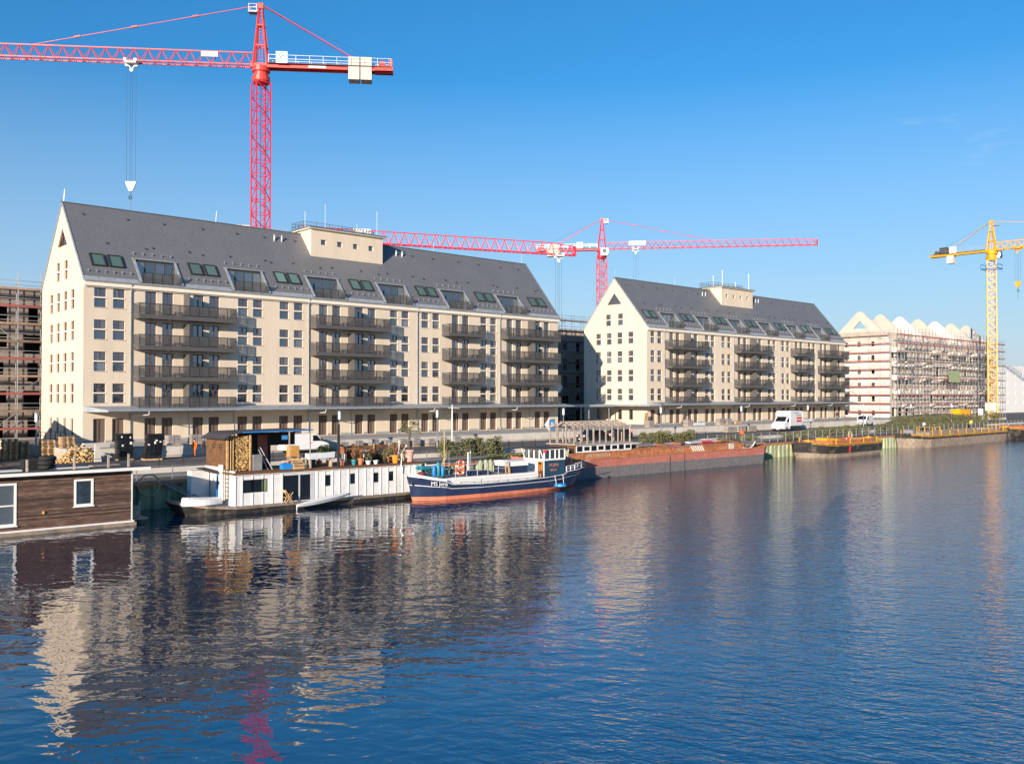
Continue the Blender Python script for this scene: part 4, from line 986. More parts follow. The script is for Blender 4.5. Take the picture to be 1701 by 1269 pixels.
def rail(name, pts, h, m, parent, bays=2, step=1.5, w=.035, posts=True):
    b = MB()
    for p, q in zip(pts, pts[1:]):
        p, q = Vector(p), Vector(q)
        for k in range(1, bays + 1): b.beam(p + Vector((0, 0, h * k / bays)), q + Vector((0, 0, h * k / bays)), w)
        n = max(1, round((q - p).length / step))
        for i in range(n + 1): r = p.lerp(q, i / n); b.beam(r, r + Vector((0, 0, h)), w * 1.2)
    return b.build(name, m, parent)

# ---------------------------------------------------------------- brown houseboat (left)
HB = thing('houseboat', 'houseboat clad in dark brown weathered boards with a white edged flat roof', 'houseboat', (10, 57.6, WATER))
xl, xr, ya, yb = -3.0, 20.4, 57.6, 62.6
b = MB(); b.prism([(xl - .3, WATER - .7), (xr - .3, WATER - .7), (xr + .2, WATER + .06), (xr + .2, WATER + .2), (xl - .3, WATER + .2)], 'y', ya - .25, yb + .2); b.build('pontoon', 'hull_mud', HB)
b = MB(); b.box(xl - .2, ya - .12, WATER + .18, xr + .1, yb, WATER + .30); b.build('deck_edge', 'white_dirty', HB)
zf, zt_ = WATER + .30, 1.18
DWN = [(12.05, -1.62, 13.9, .82), (17.0, -.78, 18.1, .83)]    # door / window openings x0,z0,x1,z1
np_ = 30; ph = (zt_ - zf) / np_
rr = random.Random(5)
for k in range(np_):      # every board is one strip, stepped like weatherboarding and broken at the openings
    z0_, z1_ = zf + k * ph, zf + (k + 1) * ph - .018
    segs = [(xl, xr - .06)]
    for (a, c, e, d) in DWN:
        if c < (z0_ + z1_) / 2 < d: segs = [s2 for s1 in segs for s2 in ((s1[0], min(s1[1], a)), (max(s1[0], e), s1[1])) if s2[1] > s2[0] + .02]
    b = MB()
    for a, e in segs: b.prism([(ya - rr.uniform(.030, .06), z0_), (ya + .03, z0_), (ya + .03, z1_), (ya - .004, z1_)], 'x', a, e)
    b.build('board', 'brown_cladding', HB)
b = MB(); b.box(xl, ya + .04, zf, xr - .08, ya + .1, zt_); b.box(xr - .14, ya + .1, zf, xr - .05, yb, zt_); b.box(xl, yb - .06, zf, xr - .14, yb, zt_); b.build('wall_core', 'brown_cladding', HB)
b = MB(); b.box(xr - .06, ya - .05, zf, xr + .02, ya + .08, zt_); b.build('corner_post', 'white_dirty', HB)
for nm, (a, c, e, d), split in (('glazed_door', DWN[0], True), ('window', DWN[1], False)):
    t = .12; f = MB(); f.box(a, ya - .06, c, a + t, ya + .06, d).box(e - t, ya - .06, c, e, ya + .06, d).box(a + t, ya - .06, d - t, e - t, ya + .06, d).box(a + t, ya - .06, c, e - t, ya + .06, c + t)
    if split: f.box(a + t, ya - .06, (c + d) / 2 - .1, e - t, ya + .06, (c + d) / 2 - .02)
    f = f.build(nm, 'white_paint', HB); MB().box(a + t, ya + .0, c + t, e - t, ya + .02, d - t).build('pane', 'glass', f)
    MB().box(a - .05, ya - .12, c - .06, e + .05, ya - .02, c).build('sill', 'white_paint', f)
b = MB(); b.box(xl - .3, ya - .55, 1.22, 21.35, yb + .4, 1.40); b.build('roof_fascia', 'white_paint', HB)
b = MB(); b.box(xl - .2, ya - .45, 1.39, 21.25, yb + .3, 1.45); b.build('roof_felt', 'roof_felt', HB)
b = MB(); b.beam((20.9, 60.2, 1.22), (20.75, 60.2, WATER + .2), .14); b.beam((20.85, 60.2, .3), (21.25, 60.2, 1.22), .1).beam((20.85, 60.2, .3), (20.5, 60.2, 1.22), .1); b.build('roof_prop', 'twig', HB)
for x in (14.35, 16.9, 18.85, 20.05):
    b = MB(); b.box(x - .05, ya - .42, 1.44, x + .05, ya - .3, 2.25 if x > 15 else 2.15); b.build('roof_post', 'grey_wood', HB)
b = MB(); b.box(20.4, 58.2, WATER + .2, 21.6, 60.8, WATER + .32); b.build('side_deck', 'grey_wood', HB)
for x, y in ((20.6, 58.3), (21.1, 58.3), (21.1, 60.0)): MB().box(x - .05, y - .05, WATER + .3, x + .05, y + .05, WATER + 1.35).build('railing_post', 'grey_wood', HB)
b = MB(); b.box(20.62, 58.25, WATER + .4, 21.08, 58.3, WATER + 1.1); b.build('railing_panel', 'grey_wood', HB)
b = MB(); b.lathe((16.05 - .7, ya - .03, -1.1), [(.0, 0), (.08, .03), (.10, .14), (.03, .2)], 8); b.build('wall_lamp', 'cabinet_pine', HB)
# loose things on its roof
def tyre_mesh():
    b = MB(); b.torus((0, 0, .13), .36, .14, 'z', 20, 8); return smooth(b.mesh('tyre', 'rubber'))
tm = tyre_mesh()
for i, (x, z) in enumerate(((15.75, 1.46), (15.72, 1.72), (15.78, 1.98))):
    tag(link('tyre', tm, None, (x, 58.5, z)), ('lowest black tyre of the stack on the brown houseboat roof', 'middle black tyre of the stack on the brown houseboat roof', 'topmost black tyre of the stack on the brown houseboat roof')[i], 'tyre', 'tyres on the brown houseboat roof')
b = MB(); b.box(14.55, 58.6, 1.45, 15.4, 59.4, 2.05)
for k in range(5): b.box(14.5, 58.55, 1.5 + k * .11, 15.45, 59.45, 1.55 + k * .11)
tag(b.build('crate', 'rubber'), 'black ribbed plastic crate beside the tyres on the houseboat roof', 'crate')
for i, (x, y, w, d, m, lb, rz) in enumerate(((13.3, 58.2, 1.9, .7, 'white_dirty', 'long pale sheet lying on the brown houseboat roof near its crate', .1), (16.9, 58.3, 2.2, .5, 'light_metal', 'silvery sheet lying on the brown houseboat roof by the tyres', -.05), (19.2, 59.0, 1.8, .5, 'grey_wood', 'weathered board lying on the brown houseboat roof end', .2))):
    tag(MB().cbox((x, y, 1.49), (w, d, .08), rz).build('sheet', m), lb, 'sheet')
b = MB()
for k in range(9): b.beam((12.9 + rr.uniform(0, 1.2), 59.5 + rr.uniform(-.5, .5), 1.5 + k * .05), (14.4 + rr.uniform(-.8, .6), 59.6 + rr.uniform(-.6, .6), 1.52 + k * .06), .05, n=5)
tag(b.build('branch_heap', 'twig'), 'heap of grey branches on the brown houseboat roof', 'branches')

# ---------------------------------------------------------------- white houseboat
WH = thing('houseboat', 'long white panelled houseboat with black hull and a firewood shed on top', 'houseboat', (34, 58.4, WATER))
yw = 58.35; yb = 62.9; zd = -1.74; zr_ = .42
S = []
for x, hb, hw, zz in ((23.7, .3, .1, -1.18), (24.4, 1.4, 1.0, -1.35), (25.6, 2.2, 1.9, -1.55), (27.5, 2.55, 2.45, -1.72), (35, 2.6, 2.55, -1.74), (41.5, 2.6, 2.5, -1.74), (43.3, 2.3, 2.1, -1.72)):
    xw = x + (.7 if x < 24 else .35 if x < 25 else 0); S.append([(xw + .4 if x < 25 else x, hw * .5, WATER - .7), (xw, hw, WATER - .02), (x, hb * .98, zz - .16), (x, hb, zz)])
hull(WH, (60.5, S), ['hull_black', 'hull_black', 'hull_mud'], 'deck_grey')
OPN = [(28.12, -.86, 29.98, .04), (31.13, -1.72, 33.78, .2), (34.55, -.80, 35.03, .02), (36.66, -.78, 37.14, .0), (38.73, -.80, 39.25, -.05), (40.17, -.78, 40.63, -.03)]
BAT = [27.55, 28.04, 28.80, 29.58, 30.30, 31.05, 33.86, 34.45, 35.15, 35.75, 36.5, 37.3, 38.0, 38.66, 39.4, 40.05, 40.75, 41.45, 42.1, 42.75, 43.2]
for a, e in zip(BAT, BAT[1:]):     # wall panels between the cover strips
    b = MB(); pw = lambda u, v, d: (u, yw + d, v)
    hs = [(max(o[0], a), o[1], min(o[2], e), o[3]) for o in OPN if min(o[2], e) > max(o[0], a)]
    holed(b, [a, e], [zd - .03, zr_], hs, pw); reveals(b, hs, pw, .12)
    if b.f: b.build('wall_panel', 'white_dirty', WH)
for x in BAT:
    if 28.1 < x < 30 :
        MB().box(x - .035, yw - .045, zd, x + .035, yw + .02, -.88).build('cover_strip', 'white_paint', WH); MB().box(x - .035, yw - .045, .06, x + .035, yw + .02, zr_).build('cover_strip', 'white_paint', WH)
    else: MB().box(x - .035, yw - .045, zd, x + .035, yw + .02, zr_).build('cover_strip', 'white_paint', WH)
b = MB(); b.box(27.5, yw + .004, zd, 27.56, yb, zr_ + .25); b.box(43.14, yw + .1, zd, 43.2, yb, zr_); b.box(27.6, yb - .06, zd, 43.1, yb, zr_); b.build('end_wall', 'white_dirty', WH)
b = MB(); b.box(27.45, 60.6, zr_, 27.58, yb + .05, zr_ + .42); b.build('parapet', 'white_dirty', WH)
for i, (a, c, e, d) in enumerate(OPN):
    f = MB(); t = .05
    f.box(a, yw + .05, c, a + t, yw + .1, d).box(e - t, yw + .05, c, e, yw + .1, d).box(a + t, yw + .05, d - t, e - t, yw + .1, d).box(a + t, yw + .05, c, e - t, yw + .1, c + t)
    if i == 1: f.box((a + e) / 2 - .05, yw + .03, c, (a + e) / 2 + .05, yw + .1, d)
    f = f.build('sliding_door' if i == 1 else 'window', 'light_metal' if i == 1 else 'frame_dark', WH)
    MB().box(a + t, yw + .08, c + t, e - t, yw + .09, d - t).build('pane', 'glass_dark', f)
    if i in (0, 1):
        cu = MB()
        for k in range(4): cu.box(e - .42 + k * .09, yw + .068, c + t, e - .36 + k * .09, yw + .078, d - t)
        cu.build('curtain', 'green_sheet' if i == 0 else 'trough_white', f)
b = MB(); b.box(27.35, yw - .16, zr_ + .003, 43.35, yb + .1, zr_ + .13); b.build('roof_deck', 'shed_brown', WH)
b = MB(); b.box(27.6, yw - .10, zr_ - .07, 43.3, yw - .05, zr_ - .01); b.build('fascia', 'white_paint', WH)
# end wall fittings: blue door, ladder, flue, lean-to roof
b = MB(); b.box(27.42, 60.4, zd + .12, 27.5, 61.05, .28); D = b.build('door', 'blue_paint', WH)
MB().box(27.40, 60.62, -.25, 27.43, 60.85, .12).build('pane', 'glass_dark', D); MB().box(27.38, 60.95, -.75, 27.42, 61.0, -.6).build('handle', 'light_metal', D)
b = MB(); b.prism([(60.0, .46), (62.9, .62), (62.9, .70), (60.0, .54)], 'x', 26.75, 27.55); b.build('lean_to_roof', 'roof_felt', WH)
b = MB(); b.box(27.2, 59.95, zd, 27.42, 60.2, 1.05); b.build('flue', 'white_paint', WH)
b = MB()
for y in (59.15, 59.6): b.beam((27.4, y, zd + .2), (27.4, y, .75), .05)
for k in range(8): b.beam((27.4, 59.15, zd + .4 + k * .29), (27.4, 59.6, zd + .4 + k * .29), .045)
b.build('ladder', 'twig', WH)
b = MB(); b.box(26.1, 62.2, zd, 27.4, 62.9, .55); b.build('porch_wall', 'white_dirty', WH)
# shed on the roof
zs = zr_ + .13; sx0, sx1, sy0, sy1, st = 27.55, 29.35, 59.75, 63.0, 3.12
b = MB(); b.box(sx0, sy0 + .05, zs, sx0 + .06, sy1, st - .25)
rs = random.Random(2); y = sy0 + .3
while y < sy1 - .05:     # end wall boards
    b.box(sx0 - .03, y, zs, sx0, min(y + .26, sy1), st - .1 - .10 * abs((y - sy0) - 1.2)); y += .28
SH = b.build('firewood_shed', 'shed_brown', WH)
for y in (60.6, 61.7):
    b = MB(); b.torus((sx0 - .05, y, 2.3), .16, .03, 'x', 14, 5); pt_ = b.build('porthole', 'frame_dark', SH)
for x, w in ((sx0, .14), (sx0 + .28, .05), (sx0 + .46, .05), (sx1 - .1, .12)): MB().box(x, sy0 - .06, zs, x + w, sy0 + .06, st - .04).build('post', 'pine', SH)
b = MB(); b.box(sx0 + .05, sy0 + .55, zs, sx1, sy0 + .6, st - .1); b.build('back_board', 'shed_brown', SH)
b = MB()
prof = [(-.15, st - .42), (.35, st - .18), (.9, st - .02), (1.6, st + .06), (2.4, st + .04), (3.4, st - .25)]
pts = [(27.15, 0)]
rp = [(sy0 - .45 + q[0], q[1] + .06) for q in prof]
b.prism([(27.2, st - .32), (27.75, st - .02), (28.4, st + .10), (34.1, st + .16), (34.1, st + .24), (28.4, st + .19), (27.7, st + .07), (27.15, st - .26)], 'y', sy0 - .35, sy1 + .1); b.build('shed_roof', 'roof_felt', SH)
b = MB(); b.prism([(28.6, st + .10), (34.1, st + .155), (34.1, st + .25), (28.6, st + .20)], 'y', sy0 - .40, sy0 - .34); b.build('roof_trim', 'blue_paint', SH)
b = MB(); b.box(29.4, 61.9, zs, 32.0, 62.0, st); b.box(32.0, 61.9, zs + 1.6, 34.0, 62.0, st); b.build('rear_wall', 'interior_dark', SH)
for x in (32.2, 33.9): MB().box(x, sy0 - .3, zs, x + .07, sy0 - .23, st + .1).build('post', 'grey_wood', SH)
b = MB(); b.box(30.9, 61.8, zs + .25, 31.7, 61.86, zs + 2.4); b.build('notice_wall', 'hull_red', SH)
b = MB(); b.box(30.0, 61.84, zs + .1, 30.6, 61.88, zs + 2.2); b.build('door', 'frame_dark', SH)
MB().box(31.85, sy0 + .1, zs + 2.1, 32.3, sy0 + .14, zs + 2.4).build('plate', 'sign_blue', SH)
# firewood: the split ends one sees, each its own piece
lg = [MB().beam((0, -.2, 0), (0, .25, 0), d, n=n).mesh('log', 'log_end') for d, n in ((.12, 6), (.10, 5), (.14, 7), (.09, 3))]
WP = thing('firewood_stack', 'tall stack of split firewood inside the roof shed of the white houseboat', 'firewood', (28.2, sy0 + .25, zs))
x0 = sx0 + .56; cnt = 0
for r_ in range(23):
    for c_ in range(10):
        x = x0 + .06 + c_ * .118 + (r_ % 2) * .05 + rs.uniform(-.015, .015); z = zs + .07 + r_ * .107
        if x > sx1 - .14: continue
        o = link('log', rs.choice(lg), WP, (x - 28.2, rs.uniform(-.06, .06), z - zs)); o.rotation_euler = (0, rs.uniform(0, 3), 0); cnt += 1
# things standing on the white houseboat
zz = zs
def lift(name, label, cat, mb_, m, group=None): return tag(mb_.build(name, m), label, cat, group)
b = MB(); b.box(29.5, 59.6, zz, 30.15, 60.3, zz + 1.0); b.prism([(29.45, zz + 1.0), (30.2, zz + 1.0), (30.15, zz + 1.1), (29.5, zz + 1.1)], 'y', 59.55, 60.35); b.beam((29.5, 60.3, zz + .1), (29.5, 60.25, zz + .1), .2, n=8)
lift('wheelie_bin', 'dark grey wheeled bin beside the firewood on the white houseboat', 'bin', b, 'deck_grey')
b = MB(); b.beam((30.2, 60.0, zz + 1.6), (31.0, 59.7, zz), .05).beam((30.1, 60.1, zz + 1.5), (30.75, 59.9, zz), .04); lift('pole', 'two slim metal poles leaning in the houseboat shed doorway', 'poles', b, 'light_metal')
b = MB(); b.prism([(31.45, zz), (32.15, zz), (32.2, zz + .38), (31.8, zz + .46), (31.4, zz + .36)], 'y', 58.9, 59.4); lift('bag', 'bright blue plastic bag on the white houseboat deck', 'bag', b, 'blue_plastic')
b = MB(); b.torus((31.85, 59.3, zz + .55), .28, .05, 'z', 12, 5).lathe((31.85, 59.3, zz + .46), [(.05, 0), (.28, .06), (.28, .1)], 12); lift('basin', 'shallow pinkish basin perched above the blue bag', 'basin', b, 'pot_pink')
b = MB(); b.box(32.25, 59.4, zz + .9, 33.0, 59.95, zz + 1.62); C_ = b.build('chest', 'cabinet_pine'); tag(C_, 'varnished pine chest on a stand in the houseboat shed', 'chest')
for z in (1.0, 1.25): MB().box(32.3, 59.37, zz + z, 32.95, 59.4, zz + z + .2).build('drawer', 'cabinet_pine', C_)
b = MB()
for x in (32.3, 32.9):
    for y in (59.45, 59.9): b.box(x, y, zz, x + .07, y + .06, zz + .9)
b.box(32.2, 59.38, zz + .86, 33.05, 59.98, zz + .9); b.build('stand', 'pine', C_)
def slat_crate(x, y, z, w, d, h, label, m='pallet_wood', group='wooden crates on the white houseboat'):
    T = thing('wooden_crate', label, 'crate', (x, y, z), 0, group)
    n = max(2, int(h / .14))
    for k in range(n):
        zz_ = z + k * h / n
        MB().box(x, y, zz_, x + w, y + .02, zz_ + h / n - .05).build('slat', m, T); MB().box(x, y + .02, zz_, x + .02, y + d, zz_ + h / n - .05).build('slat', m, T)
    b = MB(); b.box(x + .02, y + d - .02, z, x + w, y + d, z + h); b.box(x + .02, y + .02, z, x + w - .02, y + d - .02, z + .02)
    for q in (x + .02, x + w - .06): b.box(q, y + .02, z, q + .04, y + .06, z + h)
    b.build('frame', m, T); return T
slat_crate(32.2, 58.75, zz, .85, .5, .42, 'slatted pine crate standing lowest in front of the pine chest')
slat_crate(32.15, 58.85, zz + .42, .8, .45, .34, 'slatted pine crate on top of another, in front of the pine chest')
b = MB(); b.box(33.1, 59.0, zz, 33.35, 59.4, zz + .75); b.box(33.4, 59.1, zz, 33.5, 59.3, zz + .9); lift('board_bundle', 'bundle of pale offcut boards upright beside the slatted crates', 'boards', b, 'tan_canvas')
b = MB(); b.box(33.7, 59.5, zz, 34.4, 60.1, zz + 1.0); lift('blue_drum', 'dark blue drum box in the shadow behind the offcut boards', 'drum', b, 'navy')
# planter trough on legs
PT = thing('planter_trough', 'white raised planter trough with a clipped green bush', 'planter', (34.5, 58.9, zz))
b = MB(); b.prism([(33.45, zz + .62), (35.55, zz + .70), (35.6, zz + 1.12), (33.4, zz + 1.06)], 'y', 58.75, 59.3); b.build('trough', 'trough_white', PT)
for x in (33.6, 35.35): MB().box(x, 58.85, zz, x + .08, 59.2, zz + .66).build('leg', 'grey_wood', PT)
def leaves(mb_, c, rad, n, s, rnd, flat=.7):
    for _ in range(n):
        d = Vector((rnd.gauss(0, 1), rnd.gauss(0, 1), rnd.gauss(0, 1))); d.normalize(); r = rnd.random() ** .4
        p = Vector(c) + Vector((d.x * rad[0], d.y * rad[1], d.z * rad[2])) * r
        u = Vector((rnd.uniform(-1, 1), rnd.uniform(-1, 1), rnd.uniform(-1, 1))).normalized(); v = u.orthogonal().normalized(); k = s * rnd.uniform(.6, 1.3)
        mb_.face([p - u * k, p + v * k * .45, p + u * k, p - v * k * .45])
rb = random.Random(9)
b = MB(); leaves(b, (34.9, 59.0, zz + 1.35), (.75, .35, .3), 420, .1, rb); b.build('bush', 'leaf_dark', PT)
b = MB(); b.box(35.78, 58.6, zz, 35.93, 58.75, zz + 3.15); lift('flue_pipe', 'tall slim black flue post rising through the white houseboat deck', 'flue', b, 'frame_dark')
# potted plants
def PX(px, y): return onY(px, 700, y)[0]
def pot(x, y, r, h, m, label, plant=None, ph_=.6, z=None):
    z = zz if z is None else z
    T = thing('plant_pot', label, 'plant pot', (x, y, z), 0, 'pots on the white houseboat')
    b = MB(); b.lathe((x, y, z), [(r * .68, 0), (r * .95, h * .82), (r * 1.08, h * .84), (r * 1.08, h), (r * .9, h), (r * .86, h * .9)], 14); b.build('pot', m, T)
    if plant == 'bush':
        b = MB(); leaves(b, (x, y, z + h + ph_ * .55), (r * 1.3, r * 1.3, ph_ * .55), 160, .09, rb); b.build('foliage', 'leaf', T)
    elif plant == 'dry':
        b = MB()
        for _ in range(26):
            a = rb.uniform(0, 6.28); q = rb.uniform(.2, 1); b.beam((x, y, z + h * .9), (x + math.cos(a) * r * 1.6 * q, y + math.sin(a) * r * 1.6 * q, z + h + ph_ * rb.uniform(.5, 1)), .025, n=3)
        leaves(b, (x, y, z + h + ph_ * .55), (r * 1.6, r * 1.6, ph_ * .5), 150, .07, rb); b.build('foliage', 'dry_plant', T)
    elif plant == 'palm':
        b = MB(); b.beam((x, y, z + h * .9), (x + .06, y, z + h + ph_), .2, n=7, w2=.16); b.build('trunk', 'bark', T)
        b = MB(); top = Vector((x + .06, y, z + h + ph_))
        for k in range(26):
            a = k * 2.4; el = rb.uniform(-.5, 1.1); L_ = rb.uniform(.9, 1.3); d = Vector((math.cos(a) * math.cos(el), math.sin(a) * math.cos(el), math.sin(el)))
            mid_ = top + d * L_ * .6; b.beam(top, mid_, .025, n=3)
            for j in range(9):
                t = (j - 4) / 4; sd = d.cross(Vector((0, 0, 1))).normalized(); e = mid_ + d * L_ * .45 * (1 - abs(t) * .35) + sd * t * .42 - Vector((0, 0, .12 * abs(t) + .1)); w_ = d.cross(e - mid_).normalized() * .03 if abs(t) > .01 else sd * .03
                b.face([mid_ - w_, mid_ + w_, e])
        b.build('fronds', 'palm_leaf', T)
    return T
pot(PX(599, 59.2), 59.2, .24, .5, 'terracotta', 'terracotta pot with a reddish dry shrub on the white houseboat', 'dry', .75)
pot(PX(588, 59.2), 59.2, .2, .42, 'teal', 'teal pot next to the reddish dry shrub', 'dry', .8)
pot(PX(612, 59.0), 59.0, .22, .3, 'trough_white', 'low white pot with a grey green bush', 'bush', .5)
pot(PX(624.5, 58.9), 58.9, .2, .3, 'trough_white', 'small white footed bowl alone near the roof edge', None)
pot(PX(657, 58.85), 58.85, .3, .62, 'pot_orange', 'bright orange pot with brown withered stems', 'dry', 1.0)
pot(PX(669, 60.3), 60.3, .22, .6, 'pot_tan', 'tan pot behind the pink palm pot', 'bush', .3)
pot(PX(679.5, 59.4), 59.4, .42, .95, 'pot_pink', 'large pink tub holding a palm tree', 'palm', 1.55)
pot(PX(546, 60.0), 60.0, .2, .4, 'pot_orange', 'orange bucket under the planter trough', None)
b = MB(); b.box(36.3, 59.2, zz + .9, 36.85, 59.6, zz + 1.3); b.box(36.45, 59.3, zz, 36.53, 59.38, zz + .9); b.box(36.65, 59.35, zz, 36.73, 59.43, zz + .9); b.prism([(36.25, zz + 1.3), (36.9, zz + 1.3), (36.57, zz + 1.42)], 'y', 59.15, 59.65); lift('barbecue', 'small rust red barbecue box on legs beside the flue post', 'barbecue', b, 'terracotta')
PF = thing('privacy_fence', 'brown board privacy fence along the far edge of the white houseboat roof', 'fence', (41, 62.6, zz))
for k in range(22): MB().box(38.6 + k * .2, 62.55, zz, 38.78 + k * .2, 62.6, zz + 1.25 + rb.uniform(-.04, .04)).build('board', 'shed_brown', PF)
for x in (38.55, 40.0, 41.5, 43.0): MB().box(x, 62.46, zz, x + .08, 62.54, zz + 1.4).build('post', 'pot_tan', PF)
pot(PX(581, 60.2), 60.2, .22, .4, 'terracotta', 'terracotta pot with dry stems beside the barbecue', 'dry', .9)
pot(PX(592, 60.9), 60.9, .26, .45, 'pot_tan', 'tan pot with tall rust brown grass behind the teal pot', 'dry', 1.1)
pot(PX(618, 59.9), 59.9, .24, .4, 'rubber', 'black pot with leafless brown stems before the garden table', 'dry', .9)
pot(PX(640, 59.3), 59.3, .22, .35, 'rubber', 'black pot with a scraggly bush near the lamp arm', 'bush', .6)
pot(PX(648, 60.0), 60.0, .26, .45, 'terracotta', 'terracotta pot with dark bush behind the orange pot', 'bush', .8)
pot(PX(530, 60.3), 60.3, .24, .4, 'terracotta', 'terracotta pot in the shade behind the planter trough', 'dry', .7)
pot(PX(668, 61.4), 61.4, .24, .4, 'pot_orange', 'orange pot with pale grass behind the palm tub', 'dry', 1.0)
GT = thing('garden_table', 'dark garden table with chairs on the far side of the white houseboat roof', 'table', (40.6, 60.9, zz))
b = MB(); b.box(39.2, 60.3, zz + .7, 42.0, 61.4, zz + .76); b.build('tabletop', 'twig', GT)
for x in (39.3, 41.9):
    for y in (60.4, 61.3): MB().box(x - .04, y - .04, zz, x + .04, y + .04, zz + .7).build('leg', 'twig', GT)
b = MB()
for x in (39.4, 40.6, 41.7):
    b.box(x, 61.6, zz + .42, x + .45, 62.05, zz + .46); b.box(x, 62.02, zz + .46, x + .45, 62.06, zz + 1.0)
    for q in (x + .03, x + .42):
        b.beam((q, 61.62, zz), (q, 61.62, zz + .42), .04); b.beam((q, 62.03, zz), (q, 62.03, zz + .46), .04)
lift('chair_row', 'row of dark folding chairs behind the garden table', 'chairs', b, 'interior_dark')
b = MB(); b.box(38.2, 61.6, zz + .85, 40.5, 62.3, zz + .92); b.box(38.3, 61.7, zz, 38.4, 62.2, zz + .85); b.box(40.3, 61.7, zz, 40.4, 62.2, zz + .85); lift('bench_board', 'long pale board resting on trestles behind the shrubs', 'board', b, 'trough_white')
b = MB(); b.lathe((PX(663, 61.2), 61.2, zz), [(.18, 0), (.12, .5), (.05, 1.6), (.03, 1.65)], 8); lift('parasol', 'furled white parasol standing behind the orange pot', 'parasol', b, 'cloth_white')
b = MB(); b.beam((41.15, yw - .2, -.2), (41.2, yw - .25, zz + .8), .05).beam((41.2, yw - .25, zz + .8), (41.55, yw - .3, zz + 1.35), .05).lathe((41.6, yw - .3, zz + 1.3), [(.12, 0), (.03, .16)], 8); lift('lamp_arm', 'slim bent metal lamp arm fixed at the white houseboat wall', 'lamp', b, 'light_metal')
# small things along the water side
TT = thing('folding_chair', 'wooden folding chair standing by the sliding glass door', 'chair', (31.3, 58.0, zd))
for y in (57.85, 58.2):
    MB().beam((31.1, y, zd), (31.65, y, zd + .75), .05).build('leg', 'pine', TT); MB().beam((31.65, y, zd), (31.05, y, zd + .95), .05).build('leg', 'pine', TT)
MB().box(31.1, 57.85, zd + .38, 31.6, 58.2, zd + .42).build('seat', 'pine', TT); MB().box(31.05, 57.85, zd + .75, 31.1, 58.2, zd + .92).build('backrest', 'pine', TT)
b = MB(); n = 14
P0, P1 = Vector((31.75, 57.35, -1.88)), Vector((36.2, 57.55, -1.33))
prev = None; ring = []
for i in range(n + 1):
    t = i / n; c = P0.lerp(P1, t); w = .38 * math.sin(math.pi * min(1, .06 + t * .94)) ** .6 + .02; h = .2 * math.sin(math.pi * (.05 + t * .9)) ** .5 + .02
    ring.append([c + Vector((0, -w, .02)), c + Vector((0, -w * .6, -h)), c + Vector((0, w * .6, -h)), c + Vector((0, w, .02)), c + Vector((0, 0, h * .7))])
for a, c in zip(ring, ring[1:]):
    for j in range(5): b.face([a[j], a[(j + 1) % 5], c[(j + 1) % 5], c[j]])
b.face(ring[0]); b.face(ring[-1])
lift('rowing_shell', 'slender white rowing boat slung along the houseboat side above the water', 'rowing boat', b, 'trough_white')
b = MB(); b.beam((31.7, 57.4, -2.3), (31.75, 57.5, -1.85), .07).beam((35.2, 57.9, -1.75), (35.2, 57.4, -1.55), .07).beam((32.6, 58.0, -1.78), (32.5, 57.3, -1.85), .07); b.build('boat_bracket', 'light_metal', WH)
b = MB(); rings = []
for i in range(9):
    t = i / 8; x = 24.2 + 2.7 * t; w = .55 * math.sin(math.pi * (.12 + .8 * t)) ; rings.append([Vector((x, 59.1 - w, -1.50)), Vector((x, 59.1 - w * .8, -1.2 + .12 * (1 - t))), Vector((x, 59.1, -1.08 + .16 * (1 - t))), Vector((x, 59.1 + w * .8, -1.2 + .12 * (1 - t))), Vector((x, 59.1 + w, -1.50))])
for a, c in zip(rings, rings[1:]):
    for j in range(4): b.face([a[j], a[j + 1], c[j + 1], c[j]])
b.face(rings[0]); b.face(rings[-1]); lift('dinghy', 'white upturned dinghy on the bow of the white houseboat', 'dinghy', b, 'white_paint')
GP = thing('gangway', 'narrow grey gangway from the quay down to the white houseboat bow', 'gangway', (25.5, 63, -1.4))
for y_ in (0, .5):
    MB().beam((24.9 + y_, 64.9, -.3), (26.2 + y_, 60.9, -1.5), .07).build('stringer', 'grey_wood', GP)
for k in range(12):
    t = k / 11; MB().beam((24.9 + 1.3 * t, 64.9 - 4 * t, -.28 - 1.2 * t), (25.4 + 1.3 * t, 64.9 - 4 * t, -.28 - 1.2 * t), .06, .04).build('tread', 'grey_wood', GP)
b = MB(); b.torus((23.9, 64.2, -.45), .75, .05, 'y', 22, 6); lift('hose_loop', 'yellow hose looped over the quay edge between the two houseboats', 'hose', b, 'pot_tan')
b = MB(); b.beam((21.1, 60.0, -.95), (22.9, 64.4, -.3), .045, n=5); lift('mooring_rope', 'pink mooring rope from the brown houseboat to the quay', 'rope', b, 'pot_pink')

